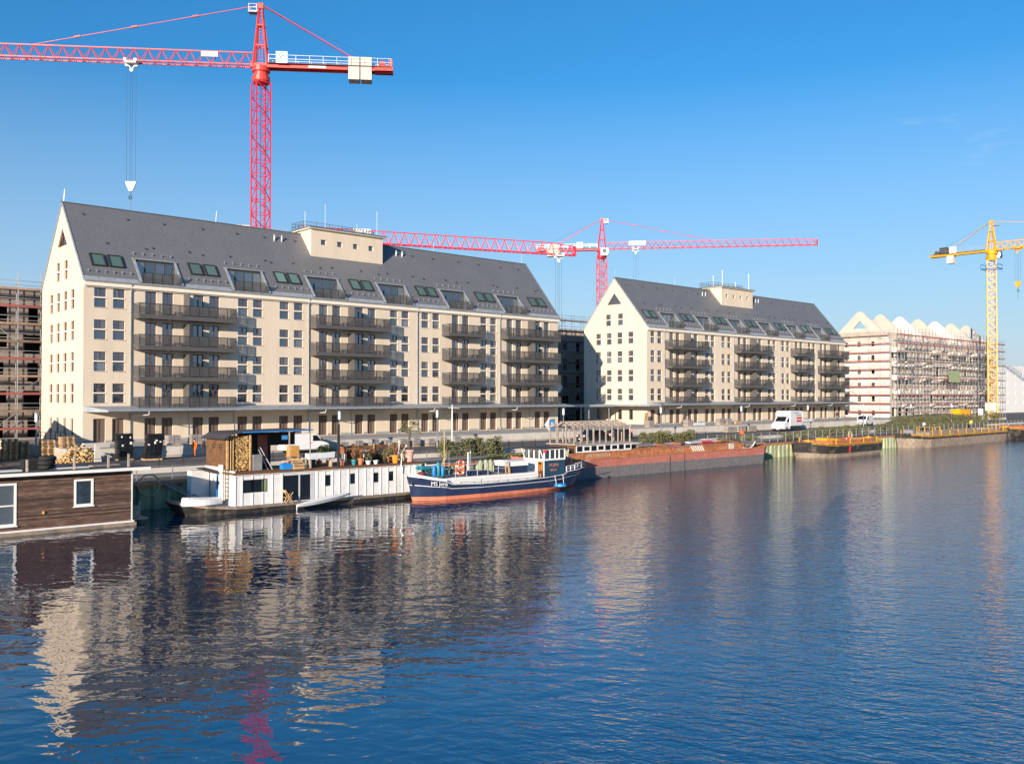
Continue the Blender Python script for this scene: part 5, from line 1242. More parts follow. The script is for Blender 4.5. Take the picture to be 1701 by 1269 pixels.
# ---------------------------------------------------------------- MS Jens
J = thing('motor_ship', 'navy blue motor ship with salmon waterline and white wheelhouse windows', 'ship', (49.5, 56.5, WATER))
yc = 56.5
S = []
for x, xw, hd, hm, hw, zz_ in ((40.55, 41.1, .10, .05, .03, -.28), (41.3, 41.5, .72, .5, .35, -.40), (42.2, 42.3, 1.25, 1.05, .85, -.60), (43.2, 43.3, 1.55, 1.45, 1.3, -.78), (43.7, 43.7, 1.6, 1.5, 1.4, -1.02), (46.5, 46.5, 1.8, 1.78, 1.7, -1.12), (51, 51, 1.85, 1.82, 1.75, -1.12), (54.0, 54.0, 1.8, 1.72, 1.55, -1.06), (56.0, 55.9, 1.65, 1.45, 1.1, -.94), (56.5, 56.3, 1.6, 1.38, 1.0, -.74), (58.4, 57.6, 1.25, .85, .5, -.62), (59.5, 58.2, .75, .4, .15, -.54), (59.95, 58.5, .3, .15, .05, -.50)):
    zr1 = -1.92 - (.0 if x < 50 else .10 * (x - 50) / 10)
    S.append([(xw + .3, hw * .6, WATER - .8), (xw, hw, WATER - .02), (xw + (x - xw) * .25, hw + (hm - hw) * .5, zr1), (xw + (x - xw) * .65, hm, (zr1 + zz_) / 2 + .12), (x, hd, zz_)])
hull(J, (yc, S), ['antifoul', 'antifoul', 'navy', 'navy'], 'deck_grey', drop=.25)
b = MB()
for l, w in ((4, .07), (3, .06)):
    for a, c in zip(S, S[1:]):
        for sg in (-1, 1): b.beam((a[l][0], yc + sg * (a[l][1] + .01), a[l][2]), (c[l][0], yc + sg * (c[l][1] + .01), c[l][2]), w)
b.build('rubbing_strake', 'light_metal', J)
b = MB()
for i in range(3):
    p, q = S[i][4], S[i + 1][4]
    for sg in (-1, 1): b.face([(p[0], yc + sg * (p[1] + .012), p[2] + .01), (q[0], yc + sg * (q[1] + .012), q[2] + .01), (q[0], yc + sg * (q[1] - .05), q[2] + .17), (p[0], yc + sg * max(p[1] - .05, .02), p[2] + .17)])
b.build('bow_bulwark', 'white_paint', J)
zdk = -1.3
b = MB(); b.prism([(43.0, zdk), (53.4, zdk), (53.4, -.62), (44.2, -.55), (43.0, -.62)], 'y', yc - 1.15, yc + 1.15); b.build('trunk_cabin', 'white_paint', J)
b = MB(); b.box(43.1, yc - 1.1, -.62, 50.2, yc + 1.1, -.545); b.build('trunk_deck', 'deck_grey', J)
b = MB(); b.prism([(41.3, -.50), (43.1, -.85), (43.1, -.55), (41.3, -.38)], 'y', yc - .35, yc + .35); b.build('foredeck', 'white_paint', J)
b = MB(); b.prism([(46.2, -.56), (48.6, -.56), (48.2, -.22), (46.5, -.22)], 'y', yc - .8, yc + .8); b.build('hatch_cover', 'navy', J)
# small deckhouse
b = MB(); b.box(50.2, yc - .95, -.62, 52.3, yc + .95, .02); b.build('deckhouse', 'navy', J)
b = MB(); b.prism([(yc - 1.0, .0), (yc + 1.0, .0), (yc + .95, .40), (yc, .46), (yc - .95, .40)], 'x', 50.15, 52.35); b.build('deckhouse_roof', 'white_paint', J)
# wheelhouse
wx0, wx1, wy0, wy1 = 54.0, 56.5, yc - 1.25, yc + 1.25
b = MB(); b.box(wx0, wy0, zdk, wx1, wy1, .30); WHO = b.build('wheelhouse', 'teal_blue', J)
b = MB(); b.box(wx0 - .03, wy0 - .01, zdk, wx0, wy1, .30); b.build('front_panel', 'white_dirty', WHO)
b = MB()
zc0, zc1 = .30, 1.30
b.box(wx0 - .05, wy0 - .04, zc0, wx1 + .03, wy1 + .04, zc0 + .14); b.box(wx0 - .05, wy0 - .04, zc1 - .1, wx1 + .03, wy1 + .04, zc1)
for x in (wx0 - .05, wx0 + .62, wx0 + 1.25, wx0 + 1.75, wx1 - .07):
    for y in (wy0 - .04, wy1 - .04): b.box(x, y, zc0 + .14, x + .1, y + .08, zc1 - .1)
for y in (wy0 + .55, wy0 + 1.2, wy0 + 1.85):
    for x in (wx0 - .05, wx1 - .05): b.box(x, y, zc0 + .14, x + .08, y + .09, zc1 - .1)
b.build('window_frames', 'white_paint', WHO)
b = MB(); b.box(wx0 + .02, wy0 + .01, zc0 + .14, wx1 - .02, wy0 + .03, zc1 - .1); b.build('pane', 'glass', WHO)
b = MB(); b.box(wx0 - .01, wy0 + .05, zc0 + .14, wx0 + .01, wy1 - .05, zc1 - .1); b.build('pane', 'glass', WHO)
b = MB(); b.box(wx0 - .6, wy0 - .15, zc1, wx1 + .15, wy1 + .3, zc1 + .09); b.build('roof', 'frame_dark', WHO)
b = MB(); b.beam((wx0 - .45, wy0 + .1, zc1), (wx0 - .05, wy0 + .1, zc0 + .2), .06).beam((wx0 - .45, wy1 - .1, zc1), (wx0 - .05, wy1 - .1, zc0 + .2), .06); b.build('roof_brace', 'white_paint', WHO)
b = MB(); b.box(wx0 - .08, wy0 + .10, zdk + .05, wx0 - .03, wy0 + .75, zc0 - .08); D = b.build('door', 'door_wood', WHO)
MB().box(wx0 - .1, wy0 + .33, -.05, wx0 - .08, wy0 + .55, .14).build('pane', 'glass_dark', D)
b = MB(); b.lathe((wx0 + .05, wy0 - .05, zc1 - .3), [(.14, 0), (.16, .12), (.05, .25)], 8); b.build('side_lamp', 'red_cap', WHO)
text_obj('lettering', 'MS JENS', .34, 'antifoul', WHO, (wx0 + 1.15 - 49.5, wy0 - .012 - 56.5, -.12 - WATER), (R(90), 0, 0))
text_obj('lettering', 'BERLIN', .24, 'antifoul', WHO, (wx0 + 1.1 - 49.5, wy0 - .012 - 56.5, -.55 - WATER), (R(90), 0, 0))
nm = text_obj('lettering', 'MS Jens', .45, 'white_paint', J, (42.6 - 49.5, yc - 1.40 - 56.5, -.93 - WATER), (R(80), R(3), R(-15)))
# railings, mast, davits
ry = yc - 1.12
rail('railing', [(44.4, ry, -.55), (50.0, ry, -.56)], .95, 'light_metal', J, 2, 1.15)
rail('railing', [(44.4, yc + 1.1, -.55), (50.0, yc + 1.1, -.56)], .95, 'light_metal', J, 2, 1.15)
rail('railing', [(44.0, yc - 1.62, -1.1), (46.5, yc - 1.78, -1.14), (53.0, yc - 1.8, -1.12)], .38, 'light_metal', J, 1, 1.1, .025)
rail('railing', [(56.4, yc - 1.55, -.72), (58.3, yc - 1.2, -.6), (59.5, yc - .7, -.52)], .42, 'white_paint', J, 2, .6, .05)
b = MB(); b.beam((44.0, yc - .2, -.6), (44.0, yc - .2, 3.1), .09, n=6).beam((43.6, yc + .2, -.55), (44.6, yc + .3, 1.35), .06, n=5).beam((43.9, yc + .5, -.55), (44.95, yc + .5, 1.3), .06, n=5); b.build('mast', 'pot_tan', J)
b = MB(); b.beam((47.0, yc + .5, -.56), (47.0, yc + .5, 1.25), .1, n=6).beam((47.5, yc + .8, -.56), (47.5, yc + .8, 1.25), .1, n=6); b.build('bollard_post', 'white_paint', J)
b = MB(); b.beam((41.0, yc, -.3), (41.3, yc + .1, .55), .05).beam((41.3, yc + .1, .55), (41.25, yc, .2), .03); b.build('jackstaff', 'white_paint', J)
b = MB(); b.torus((40.95, yc - .3, -.85), .16, .035, 'y', 10, 5).beam((40.95, yc - .3, -.75), (40.75, yc - .25, -.5), .05); b.build('anchor', 'frame_dark', J)
b = MB(); b.box(50.0 + 3.35, yc - 1.2, -1.2, 53.9, yc - 1.12, -.55); b.build('bulwark_gate', 'shed_brown', J)
b = MB(); b.beam((58.9, yc + .2, -.6), (58.8, yc + .2, .45), .06).beam((58.7, yc, -.3), (61.0, yc - .1, .0), .06, n=5); b.build('flagstaff', 'light_metal', J)
# things carried on board
for i, (x, y, z, lb) in enumerate(((44.75, ry - .12, .05, 'orange and white life ring on the forward rail of the navy ship'), (46.6, yc + 1.0, .15, 'orange life ring on the far rail of the navy ship'))):
    T = thing('life_ring', lb, 'life ring', (x, y, z), 0, 'life rings of the navy ship')
    MB().torus((x, y, z), .37, .085, 'y', 22, 8).build('ring', 'life_orange', T)
    for k in range(4):
        a = math.pi / 4 + k * math.pi / 2; MB().cbox((x + .37 * math.cos(a), y, z + .37 * math.sin(a)), (.19, .19, .12), 0, 0, -a + math.pi / 2).build('band', 'white_paint', T)
for i, (x, L_, lb) in enumerate(((42.35, .95, 'short blue fender hanging first in the row of three'), (42.75, 1.2, 'longest teal blue fender in the row of three'), (43.15, .9, 'bright blue fender at the end of the row of three'))):
    b = MB(); b.lathe((x, yc - 1.05, -.45), [(.05, -.0), (.15, .12), (.17, L_ * .5), (.15, L_ - .12), (.05, L_)], 12); o = b.build('fender', ('blue_paint', 'teal', 'blue_plastic')[i], smooth=True); tag(o, lb, 'fender', 'fenders of the navy ship')
b = MB(); b.lathe((55.3, yc - 1.86, -2.0), [(.2, 0), (.55, .1), (.5, .28), (.2, .34)], 14); o = b.build('buoy', 'blue_plastic'); tag(o, 'flat blue buoy hung on two white ropes at the navy ship side', 'buoy')
b = MB(); b.beam((54.85, yc - 1.85, -1.75), (54.7, yc - 1.82, -.95), .05, n=5).beam((55.75, yc - 1.85, -1.75), (55.7, yc - 1.8, -.95), .05, n=5); b.build('rope', 'cloth_white', o, off=(0, 0, 0))
for x, lb in ((48.55, 'pale green gas bottle forward in the row on the navy ship'), (49.1, 'pale green gas bottle in the middle of the row on the navy ship'), (49.65, 'pale green gas bottle nearest the deckhouse on the navy ship')):
    b = MB(); b.lathe((x, yc + .75, -.56), [(.17, 0), (.2, .08), (.2, .85), (.12, 1.0), (.06, 1.08)], 12); tag(b.build('gas_bottle', 'pile_green', smooth=True), lb, 'gas bottle', 'gas bottles of the navy ship')
LD = thing('wooden_ladder', 'varnished wooden step ladder propped beside the small deckhouse', 'ladder', (50.0, ry, -.56))
for x in (49.65, 50.1): MB().beam((x, ry - .05, -.56), (x + .12, ry + .2, .42), .07).build('stile', 'cabinet_pine', LD)
for k in range(5): MB().beam((49.68 + k * .02, ry - .02 + k * .04, -.42 + k * .19), (50.13 + k * .02, ry - .02 + k * .04, -.42 + k * .19), .08, .03).build('rung', 'cabinet_pine', LD)
b = MB()
for k in range(6): b.box(43.0, yc + .85, -.5 + k * .16, 44.3, yc + .9, -.4 + k * .16)
b.box(42.95, yc + .82, -.5, 43.0, yc + .92, .5); b.box(44.3, yc + .82, -.5, 44.35, yc + .92, .5); lift('slatted_rack', 'white slatted rack on the foredeck of the navy ship', 'rack', b, 'white_paint')
b = MB(); b.lathe((42.1, yc + .2, -.62), [(.28, 0), (.3, .5), (.22, .55)], 10); lift('rope_bin', 'dark red tub on the foredeck of the navy ship', 'tub', b, 'cloth_maroon')
b = MB(); b.box(42.0, yc + .1, .05, 43.0, yc + .8, .12); b.prism([(41.9, .12), (43.1, .12), (42.9, .32), (42.1, .34)], 'y', yc, yc + .9); b.beam((42.1, yc + .2, -.6), (42.1, yc + .2, .1), .06).beam((42.9, yc + .7, -.8), (42.9, yc + .7, .1), .06); lift('covered_winch', 'winch under a teal cover on the bow of the navy ship', 'winch', b, 'teal')
b = MB(); b.torus((59.2, yc - .95, -.25), .2, .08, 'y', 14, 6); lift('tyre_fender', 'small white rimmed tyre hung at the stern of the navy ship', 'tyre', b, 'rubber')

# ---------------------------------------------------------------- red barge with pergola
RB = thing('barge', 'old rusty red barge with grey lower hull and white cabin windows', 'barge', (78, 62, WATER))
yc = 62.1; hb = 2.5
def barge_hull(T, xl, xr, yc, hb, lv, mats, deck, bowL=2.0, bowR=2.0, sheer=.35, drop=0.0, blunt=.35, wl=.93):
    """lv: heights of the colour bands from waterline up; the last is the gunwale amidships"""
    S = []; L_ = xr - xl
    for t in (0, .02, .05, .10, .2, .4, .6, .8, .9, .95, .98, 1):
        x = xl + L_ * t; kl = min(1, (x - xl) / bowL); kr = min(1, (xr - x) / bowR); k = min(kl, kr)
        w = hb * (blunt + (1 - blunt) * math.sin(k * math.pi / 2) ** .7); up = sheer * (1 - k) ** 1.5
        rk = .0
        row = [(x, w * .55, WATER - .6), (x, w * (wl if k > .9 else wl * (.75 + .25 * k)), WATER - .02)]
        n = len(lv)
        for i, z in enumerate(lv): f = (i + 1) / n; row.append((x, w * (wl + (1 - wl) * f) * (1 if k > .9 else .8 + .2 * (k + f * (1 - k))), z + up * f))
        S.append(row)
    return hull(T, (yc, S), mats, deck, drop), S
h_, S = barge_hull(RB, 57.5, 97.0, yc, hb, [-1.12, -.30], ['hull_grey', 'hull_grey', 'hull_red'], 'rust', 3.5, 2.0, .42, .05, .5)
b = MB()
for a, c in zip(S, S[1:]):
    for sg in (-1, 1): b.beam((a[-1][0], yc + sg * a[-1][1], a[-1][2] + .02), (c[-1][0], yc + sg * c[-1][1], c[-1][2] + .02), .12)
b.build('gunwale', 'rust', RB)
b = MB(); b.box(61.8, yc - 2.0, -.32, 91.5, yc - 1.9, .28); b.box(61.8, yc + 1.9, -.32, 91.5, yc + 2.0, .28); b.box(61.8, yc - 1.9, -.32, 61.9, yc + 1.9, .28); b.box(91.4, yc - 1.9, -.32, 91.5, yc + 1.9, .28); b.box(61.8, yc - 2.05, .24, 91.5, yc - 1.88, .31); b.build('hold_coaming', 'rust', RB)
rg = random.Random(4)
x = 71.6; k = 0
while x < 91.2:       # hatch boards over the hold
    w = rg.uniform(.75, .95); b = MB(); b.prism([(yc - 1.95, .32), (yc, .62 + rg.uniform(-.06, .08)), (yc + 1.95, .32), (yc + 1.95, .27), (yc - 1.95, .27)], 'x', x, min(x + w - .05, 91.4)); o = b.build('hatch_cover', ('rust', 'rust', 'rust', 'hull_red', 'deck_grey')[rg.randrange(5)], RB); x += w
for (x, y, w, d, rz, m) in ((83.5, 61.2, 3.2, .7, .1, 'trough_white'), (86.5, 61.7, 4.0, .8, .05, 'concrete_light'), (85.2, 60.9, 1.5, .5, -.3, 'sign_red'), (74.5, 61.2, 3.0, .9, .03, 'deck_grey'), (88.5, 61.0, 2.5, .6, .2, 'rust'), (80.8, 61.4, 2.4, 1.1, .4, 'rust')):
    o = tag(MB().cbox((x, y, .66), (w, d, .12), rz, .12).build('scrap_sheet', m), {'trough_white': 'curved pale sheet lying on the red barge hatches', 'concrete_light': 'long grey sheet lying on the red barge hatches', 'sign_red': 'small bright red sheet on the red barge hatches', 'deck_grey': 'dark grey tarpaulin sheet on the red barge behind its cabin', 'rust': 'rusty plate on the red barge near ' + ('its bow' if x > 85 else 'midships')}[m], 'sheet')
b = MB(); b.prism([(91.8, -.2), (96.7, .05), (96.5, .25), (91.8, .1)], 'y', yc - 1.5, yc + 1.5); b.build('bow_deck', 'hull_mud', RB)
b = MB(); b.beam((92.3, yc, .1), (92.3, yc, .8), .3, n=8).beam((91.9, yc - .7, .55), (92.9, yc + .7, .75), .18, n=6).beam((93.2, yc - .3, .1), (93.4, yc + .2, 1.0), .1); b.build('windlass', 'frame_dark', RB)
# cabin with windows
cx0, cx1, cy = 63.2, 71.35, yc - 1.85
b = MB(); b.box(cx0, cy + .05, .3, cx1, yc + 1.8, 1.06); CB = b.build('cabin', 'shed_brown', RB)
nW = 8; ww = (cx1 - cx0) / nW
for i in range(nW):
    a = cx0 + i * ww; f = MB(); t = .09; q = .0 if i % 2 == 0 else .06
    f.box(a, cy, .34, a + t, cy + .06, 1.04).box(a + ww - t, cy, .34, a + ww, cy + .06, 1.04).box(a + t, cy, .34, a + ww - t, cy + .06, .44 + q).box(a + t, cy, .95 - q, a + ww - t, cy + .06, 1.04)
    f = f.build('window', 'white_paint', CB); MB().box(a + t, cy + .035, .44 + q, a + ww - t, cy + .045, .95 - q).build('pane', 'glass_dark', f)
b = MB(); b.box(cx0 - .35, cy - .15, 1.07, cx1 + .05, yc + 1.95, 1.17); b.build('cabin_roof', 'grey_wood', CB)
b = MB(); b.box(60.6, cy + .3, -.2, 63.2, yc + 1.8, .75); b.build('aft_cabin', 'interior_dark', CB)
b = MB()
for k in range(7): b.beam((60.4 + k * .22, cy - .2, -.3 + rg.uniform(0, .3)), (60.8 + k * .2, cy - .1, .5 + rg.uniform(0, .4)), .12, n=5)
b.build('canvas_roll', 'tan_canvas', CB)
text_obj('lettering', 'JAN V AUGUSTA', .46, 'tan_canvas', RB, (66.2 - 78, yc - 2.02 - 62, -.02 - WATER), (R(90), 0, 0), xscale=1.05)
text_obj('lettering', 'MZ 31', .42, 'tan_canvas', RB, (79.4 - 78, yc - 2.02 - 62, .0 - WATER), (R(90), 0, 0))
for k in range(6):
    b = MB(); b.beam((81.1 + k * .38, yc - 2.08, .35), (81.5 + k * .38, yc - 2.2, -.3), .16, .05); b.build('fender_board', 'white_dirty', RB)
b = MB(); b.box(88.3, yc - 2.12, -.28, 89.3, yc - 2.06, .38); b.build('patch_plate', 'concrete_light', RB)
b = MB(); b.path([(91.2, yc - 2.1, -.25), (92.4, yc - 2.15, -.3), (93.2, yc - 2.1, -.05), (93.8, yc - 2.0, .4)], .16, n=6); b.build('white_hose', 'white_dirty', RB)
for x in (76.8, 79.3): b = MB(); b.beam((x, yc - 2.53, WATER), (x, yc - 2.56, -.3), .05, n=5); b.build('chain', 'frame_dark', RB)
# pergola on the barge
PG = thing('pergola', 'weathered grey timber pergola with crossed rafters on the red barge cabin', 'pergola', (65, 62, 1.17))
px0, px1, pz = 63.05, 71.3, 2.72; nP = 10
for i in range(nP):
    x = px0 + (px1 - px0) * i / (nP - 1)
    for y in (yc - 1.7, yc + 1.6):
        MB().box(x - .055, y - .055, 1.15, x + .055, y + .055, pz).build('post', 'grey_wood', PG)
    for sg in (-1, 1):
        MB().beam((x, yc + sg * 1.85, pz + .05), (x + (.55 if i < nP - 1 else 0), yc, pz + .55), .06, .10).build('rafter', 'grey_wood', PG)
    if i < nP - 1:
        MB().beam((x + .4, yc - 1.85, pz + .12), (x + .95, yc, pz + .60), .05, .08).build('rafter', 'grey_wood', PG)
for y in (yc - .6, yc + .5):
    for x in (px0, px1): MB().box(x - .055, y - .055, 1.15, x + .055, y + .055, pz + .3).build('post', 'grey_wood', PG)
for y, z in ((yc - 1.7, pz + .03), (yc + 1.6, pz + .03), (yc, pz + .58), (yc - .9, pz + .32), (yc + .9, pz + .32)): MB().box(px0 - .2, y - .05, z - .05, px1 + .15, y + .05, z + .05).build('purlin', 'grey_wood', PG)

# ---------------------------------------------------------------- work barges on the right
def work_barge(label, xl, xr, yc, hb, lv, mats, deck, rails, seed, bow=3.0, coam='rust', group='yellow edged work barges'):
    T = thing('work_barge', label, 'barge', ((xl + xr) / 2, yc, WATER), 0, group); rg = random.Random(seed)
    h_, S = barge_hull(T, xl, xr, yc, hb, lv, mats, deck, bow, bow * .7, .35, .12, .45)
    b = MB()
    for a, c in zip(S, S[1:]):
        for sg in (-1, 1):
            p, q = a[-1], c[-1]; b.face([(p[0], yc + sg * (p[1] + .015), p[2] - .16), (q[0], yc + sg * (q[1] + .015), q[2] - .16), (q[0], yc + sg * (q[1] - .1), q[2] + .05), (p[0], yc + sg * (p[1] - .1), p[2] + .05)])
            b.face([(p[0], yc + sg * (p[1] - .1), p[2] + .05), (q[0], yc + sg * (q[1] - .1), q[2] + .05), (q[0], yc + sg * (q[1] - .65), q[2] + .03), (p[0], yc + sg * max(.1, p[1] - .65), p[2] + .03)])
    b.build('gunwale', 'barge_yellow', T)
    z = lv[-1]; b = MB(); a, e = xl + bow * 1.2, xr - bow
    for y in (yc - hb + .75, yc + hb - .85): b.box(a, y, z - .1, e, y + .1, z + .5)
    b.box(a, yc - hb + .85, z - .1, a + .1, yc + hb - .85, z + .5); b.box(e - .1, yc - hb + .85, z - .1, e, yc + hb - .85, z + .5); b.build('hold_coaming', coam, T)
    b = MB(); b.box(a + .1, yc - hb + .85, z - .6, e - .1, yc + hb - .85, z - .1); b.build('hold_floor', 'hull_mud', T)
    n = int((e - a) / 3.0)
    me = MB().box(-.05, -.04, 0, .05, .04, .8).mesh('railing_post', 'barge_yellow')
    for i in range(n + 1):
        x = a + (e - a) * i / n
        link('railing_post', me, T, (x - (xl + xr) / 2, -hb + .25, z + .02 - WATER))
        if i % 2 == 0: link('railing_post', me, T, (x - (xl + xr) / 2, hb - .25, z + .02 - WATER))
    if rails:
        rail('railing', [(xl + 1.2, yc - 1.6, z + .3), (xl + bow * 2.2, yc - 2.0, z + .1)], 1.15, 'barge_yellow', T, 1, 2.4, .06)
        rail('railing', [(xr - bow * 2.4, yc - 2.0, z + .1), (xr - 1.2, yc - 1.6, z + .25)], 1.15, 'barge_yellow', T, 1, 2.4, .06)
        b = MB(); b.box(xl + 1.6, yc - .8, z + .1, xl + 2.8, yc + .6, z + .95); b.build('winch_box', 'deck_grey', T)
    for x in (xl + .9, xr - .9):
        b = MB(); b.beam((x, yc - .3, z), (x, yc - .3, z + .7), .25, n=8).beam((x, yc - .8, z + .5), (x, yc + .2, z + .5), .14, n=6); b.build('bollard', 'barge_yellow' if not rails else 'deck_grey', T)
    b = MB(); b.box(xl + (xr - xl) * .38, yc - hb - .01, lv[0] + .1, xl + (xr - xl) * .38 + .22, yc - hb + .1, lv[-1] - .2); b.build('draught_mark', 'sign_red', T)
    return T
work_barge('black work barge with yellow gunwale and red hold beside the bare green piling', 107.2, 125.6, 61.6, 2.9, [-1.72, -.55], ['hull_mud', 'hull_mud', 'hull_black'], 'hull_mud', False, 2, 3.2)
b = MB(); b.prism([(111.5, -.3), (116.0, -.35), (115.2, -.05), (113.0, .25), (111.8, .2)], 'y', 60.6, 62.2); tag(b.build('tarpaulin', 'barge_yellow'), 'yellow folded tarpaulin on the fore part of the black work barge', 'tarpaulin')
b = MB(); b.torus((118.8, 61.0, .45), .5, .10, 'y', 12, 6).box(118.2, 60.7, -.4, 119.4, 61.3, .1); tag(b.build('pump', 'pot_tan'), 'small yellowish pump with a hose loop on the black work barge', 'pump')
b = MB(); b.lathe((117.2, 60.4, -.45), [(.2, 0), (.2, .55), (.06, .7)], 10); tag(b.build('marker_buoy', 'red_cap'), 'red and white marker buoy standing on the black work barge', 'buoy')
work_barge('long muddy brown work barge with yellow railings at both ends', 139.6, 178.0, 63.0, 2.75, [-.9, -.42], ['hull_mud', 'hull_mud', 'hull_black'], 'hull_mud', True, 3, 4.0, coam='hull_mud')
work_barge('dark work barge with bright yellow gunwale moored behind the long brown one', 179.6, 216, 62.6, 2.9, [-1.5, -.35], ['hull_mud', 'hull_black', 'hull_black'], 'hull_mud', False, 5, 4.0)

# ================================================================== STREET AND QUAY
rq = random.Random(21)
# ---- street lamps
def lamp_tree():
    L_ = thing('street_lamp', 'x', 'street lamp', (0, 0, 0), 0, 'lamps along the quay street')
    MB().lathe((0, 0, 0), [(.13, 0), (.13, .6), (.07, .65), (.055, 3.4)], 8).build('pole', 'steel_grey', L_, off=(0, 0, 0), smooth=True)
    MB().lathe((0, 0, 0), [(.10, 3.4), (.15, 3.42), (.15, 4.15), (.10, 4.2)], 10).build('lantern', 'trough_white', L_, off=(0, 0, 0))
    MB().lathe((0, 0, 0), [(.22, 4.2), (.20, 4.26), (.03, 4.32)], 10).build('cap', 'steel_grey', L_, off=(0, 0, 0))
    return L_
lp = lamp_tree()
LAMPS = [(49.6, 81, 'in front of the near warehouse, behind the firewood shed canopy'), (62.3, 81, 'behind the palm tub of the white houseboat'), (82.6, 81, 'beside the blue parking arrow sign'), (102.4, 81, 'behind the hedge next to the rusty barge'), (122.6, 81, 'between the paver stacks and the white box truck'), (142.8, 81, 'just behind the white box truck'), (162.9, 81, 'in front of the white van at the far warehouse end'), (183, 81, 'before the gable scaffold of the roofless shell'), (203, 81, 'before the middle of the long scaffold'), (223, 81, 'beside the yellow crane base'), (23.7, 91.5, 'among the pallets by the near gable')]
for i, (x, y, lb) in enumerate(LAMPS):
    o = lp if i == 0 else copy_tree(lp); o.location = (x, y, 0); o['label'] = 'grey street lamp ' + lb
# ---- railings
def railing_run(label, x0, x1, y, z, pitch, h, m, bars, w=.06):
    T = thing('railing', label, 'railing', (x0, y, z)); n = int((x1 - x0) / pitch)
    me = MB().box(-w / 2, -w / 2, -.1, w / 2, w / 2, h).mesh('post', m)
    for i in range(n + 1): link('post', me, T, (i * pitch, 0, 0))
    for q in bars: MB().box(x0, y - .02, z + h * q - .02, x0 + n * pitch, y + .02, z + h * q + .02).build('rail', m, T)
    return T
railing_run('dark steel railing along the street edge above the retaining wall', 22, 104, 73.05, .05, 2.0, .95, 'frame_dark', (.98, .5))
railing_run('grey post railing on the quay edge behind the work barges', 93, 215, 66.3, QUAY, 2.0, 1.35, 'steel_grey', (.98, .62, .3), .09)
railing_run('grey post railing on the quay edge between the two houseboats', 16, 56, 66.3, QUAY, 2.6, 1.1, 'steel_grey', (.98, .5))
# ---- hedges and shrubs
def hedge(label, x0, x1, y0, y1, z, h, n, seed, m='leaf', cat='hedge'):
    rnd = random.Random(seed); T = thing('hedge', label, cat, ((x0 + x1) / 2, (y0 + y1) / 2, z))
    b = MB(); L_ = x1 - x0; k = max(2, int(L_ / .8))
    lumps = [(x0 + L_ * (i + .5) / k + rnd.uniform(-.3, .3), rnd.uniform(y0 + .3, y1 - .3), h * rnd.uniform(.72, 1.05), rnd.uniform(.6, .95)) for i in range(k)]
    for _ in range(n):
        lx, ly, lh, lr = lumps[rnd.randrange(k)]
        a = rnd.uniform(0, 6.28); t = rnd.random() ** .55; zz_ = rnd.random() ** .7; r = lr * t * (1.05 - .45 * zz_ ** 2)
        p = Vector((lx + math.cos(a) * r, ly + math.sin(a) * min(r, (y1 - y0) / 2), z + lh * zz_))
        u = Vector((rnd.uniform(-1, 1), rnd.uniform(-1, 1), rnd.uniform(-.5, 1))).normalized(); v = u.orthogonal().normalized(); s_ = rnd.uniform(.05, .15)
        b.face([p - u * s_, p + v * s_ * .5, p + u * s_, p - v * s_ * .5])
    b.build('foliage', m, T)
    b = MB()
    for lx, ly, lh, lr in lumps:
        for _ in range(3): b.beam((lx, ly, z - .05), (lx + rnd.uniform(-.4, .4), ly + rnd.uniform(-.3, .3), z + lh * .8), .04, n=3)
    b.build('stems', 'twig', T); return T
hedge('bushy olive hedge on the quay behind the rusty barge', 87.5, 97.5, 70.6, 72.6, QUAY, 1.75, 7000, 1)
hedge('low scrubby hedge behind the rusty barge bow', 103, 112, 70.8, 72.2, QUAY, .75, 2600, 2)
hedge('green hedge behind the black work barge', 127, 143.5, 70.2, 72.4, QUAY, 1.45, 7000, 3)
hedge('brownish shrubs below the lamp between the truck and black barge', 114, 121, 68.2, 69.2, QUAY, 1.2, 2200, 7)
hedge('long clipped hedge behind the long brown work barge', 148, 196, 70.4, 72.6, QUAY, 1.5, 15000, 4)
hedge('long hedge on the mound before the yellow crane', 176, 232, 80.0, 82.5, 0, 1.9, 12000, 5)
hedge('scrubby bush on the quay behind the navy ship mast', 55.5, 64.0, 70.6, 72.4, QUAY, 1.9, 5200, 6)
hedge('small bush beside the pergola', 73.5, 80.0, 70.9, 72.2, QUAY, 1.1, 2600, 8)
hedge('low weeds on the quay edge under the navy ship railing', 58, 72, 66.9, 68.0, QUAY, .45, 2600, 9)
# ---- bare young tree in front of the far gable
BT = thing('young_tree', 'bare thin young tree before the passage between the warehouses', 'tree', (112.0, 88.5, RAMP))
b = MB(); b.beam((112, 88.5, RAMP - .05), (112.1, 88.5, RAMP + 1.8), .12, n=6, w2=.08); b.build('trunk', 'bark', BT)
b = MB()
def twig(p, d, l, w, lv):
    q = p + d * l; b.beam(p, q, w, n=3, w2=w * .6)
    if lv:
        for _ in range(4): twig(p.lerp(q, rq.uniform(.4, 1)), (d + Vector((rq.uniform(-.7, .7), rq.uniform(-.7, .7), rq.uniform(-.1, .5)))).normalized(), l * rq.uniform(.55, .8), w * .55, lv - 1)
twig(Vector((112.1, 88.5, RAMP + 1.7)), Vector((0, 0, 1)), 1.4, .07, 3); b.build('crown', 'twig', BT)

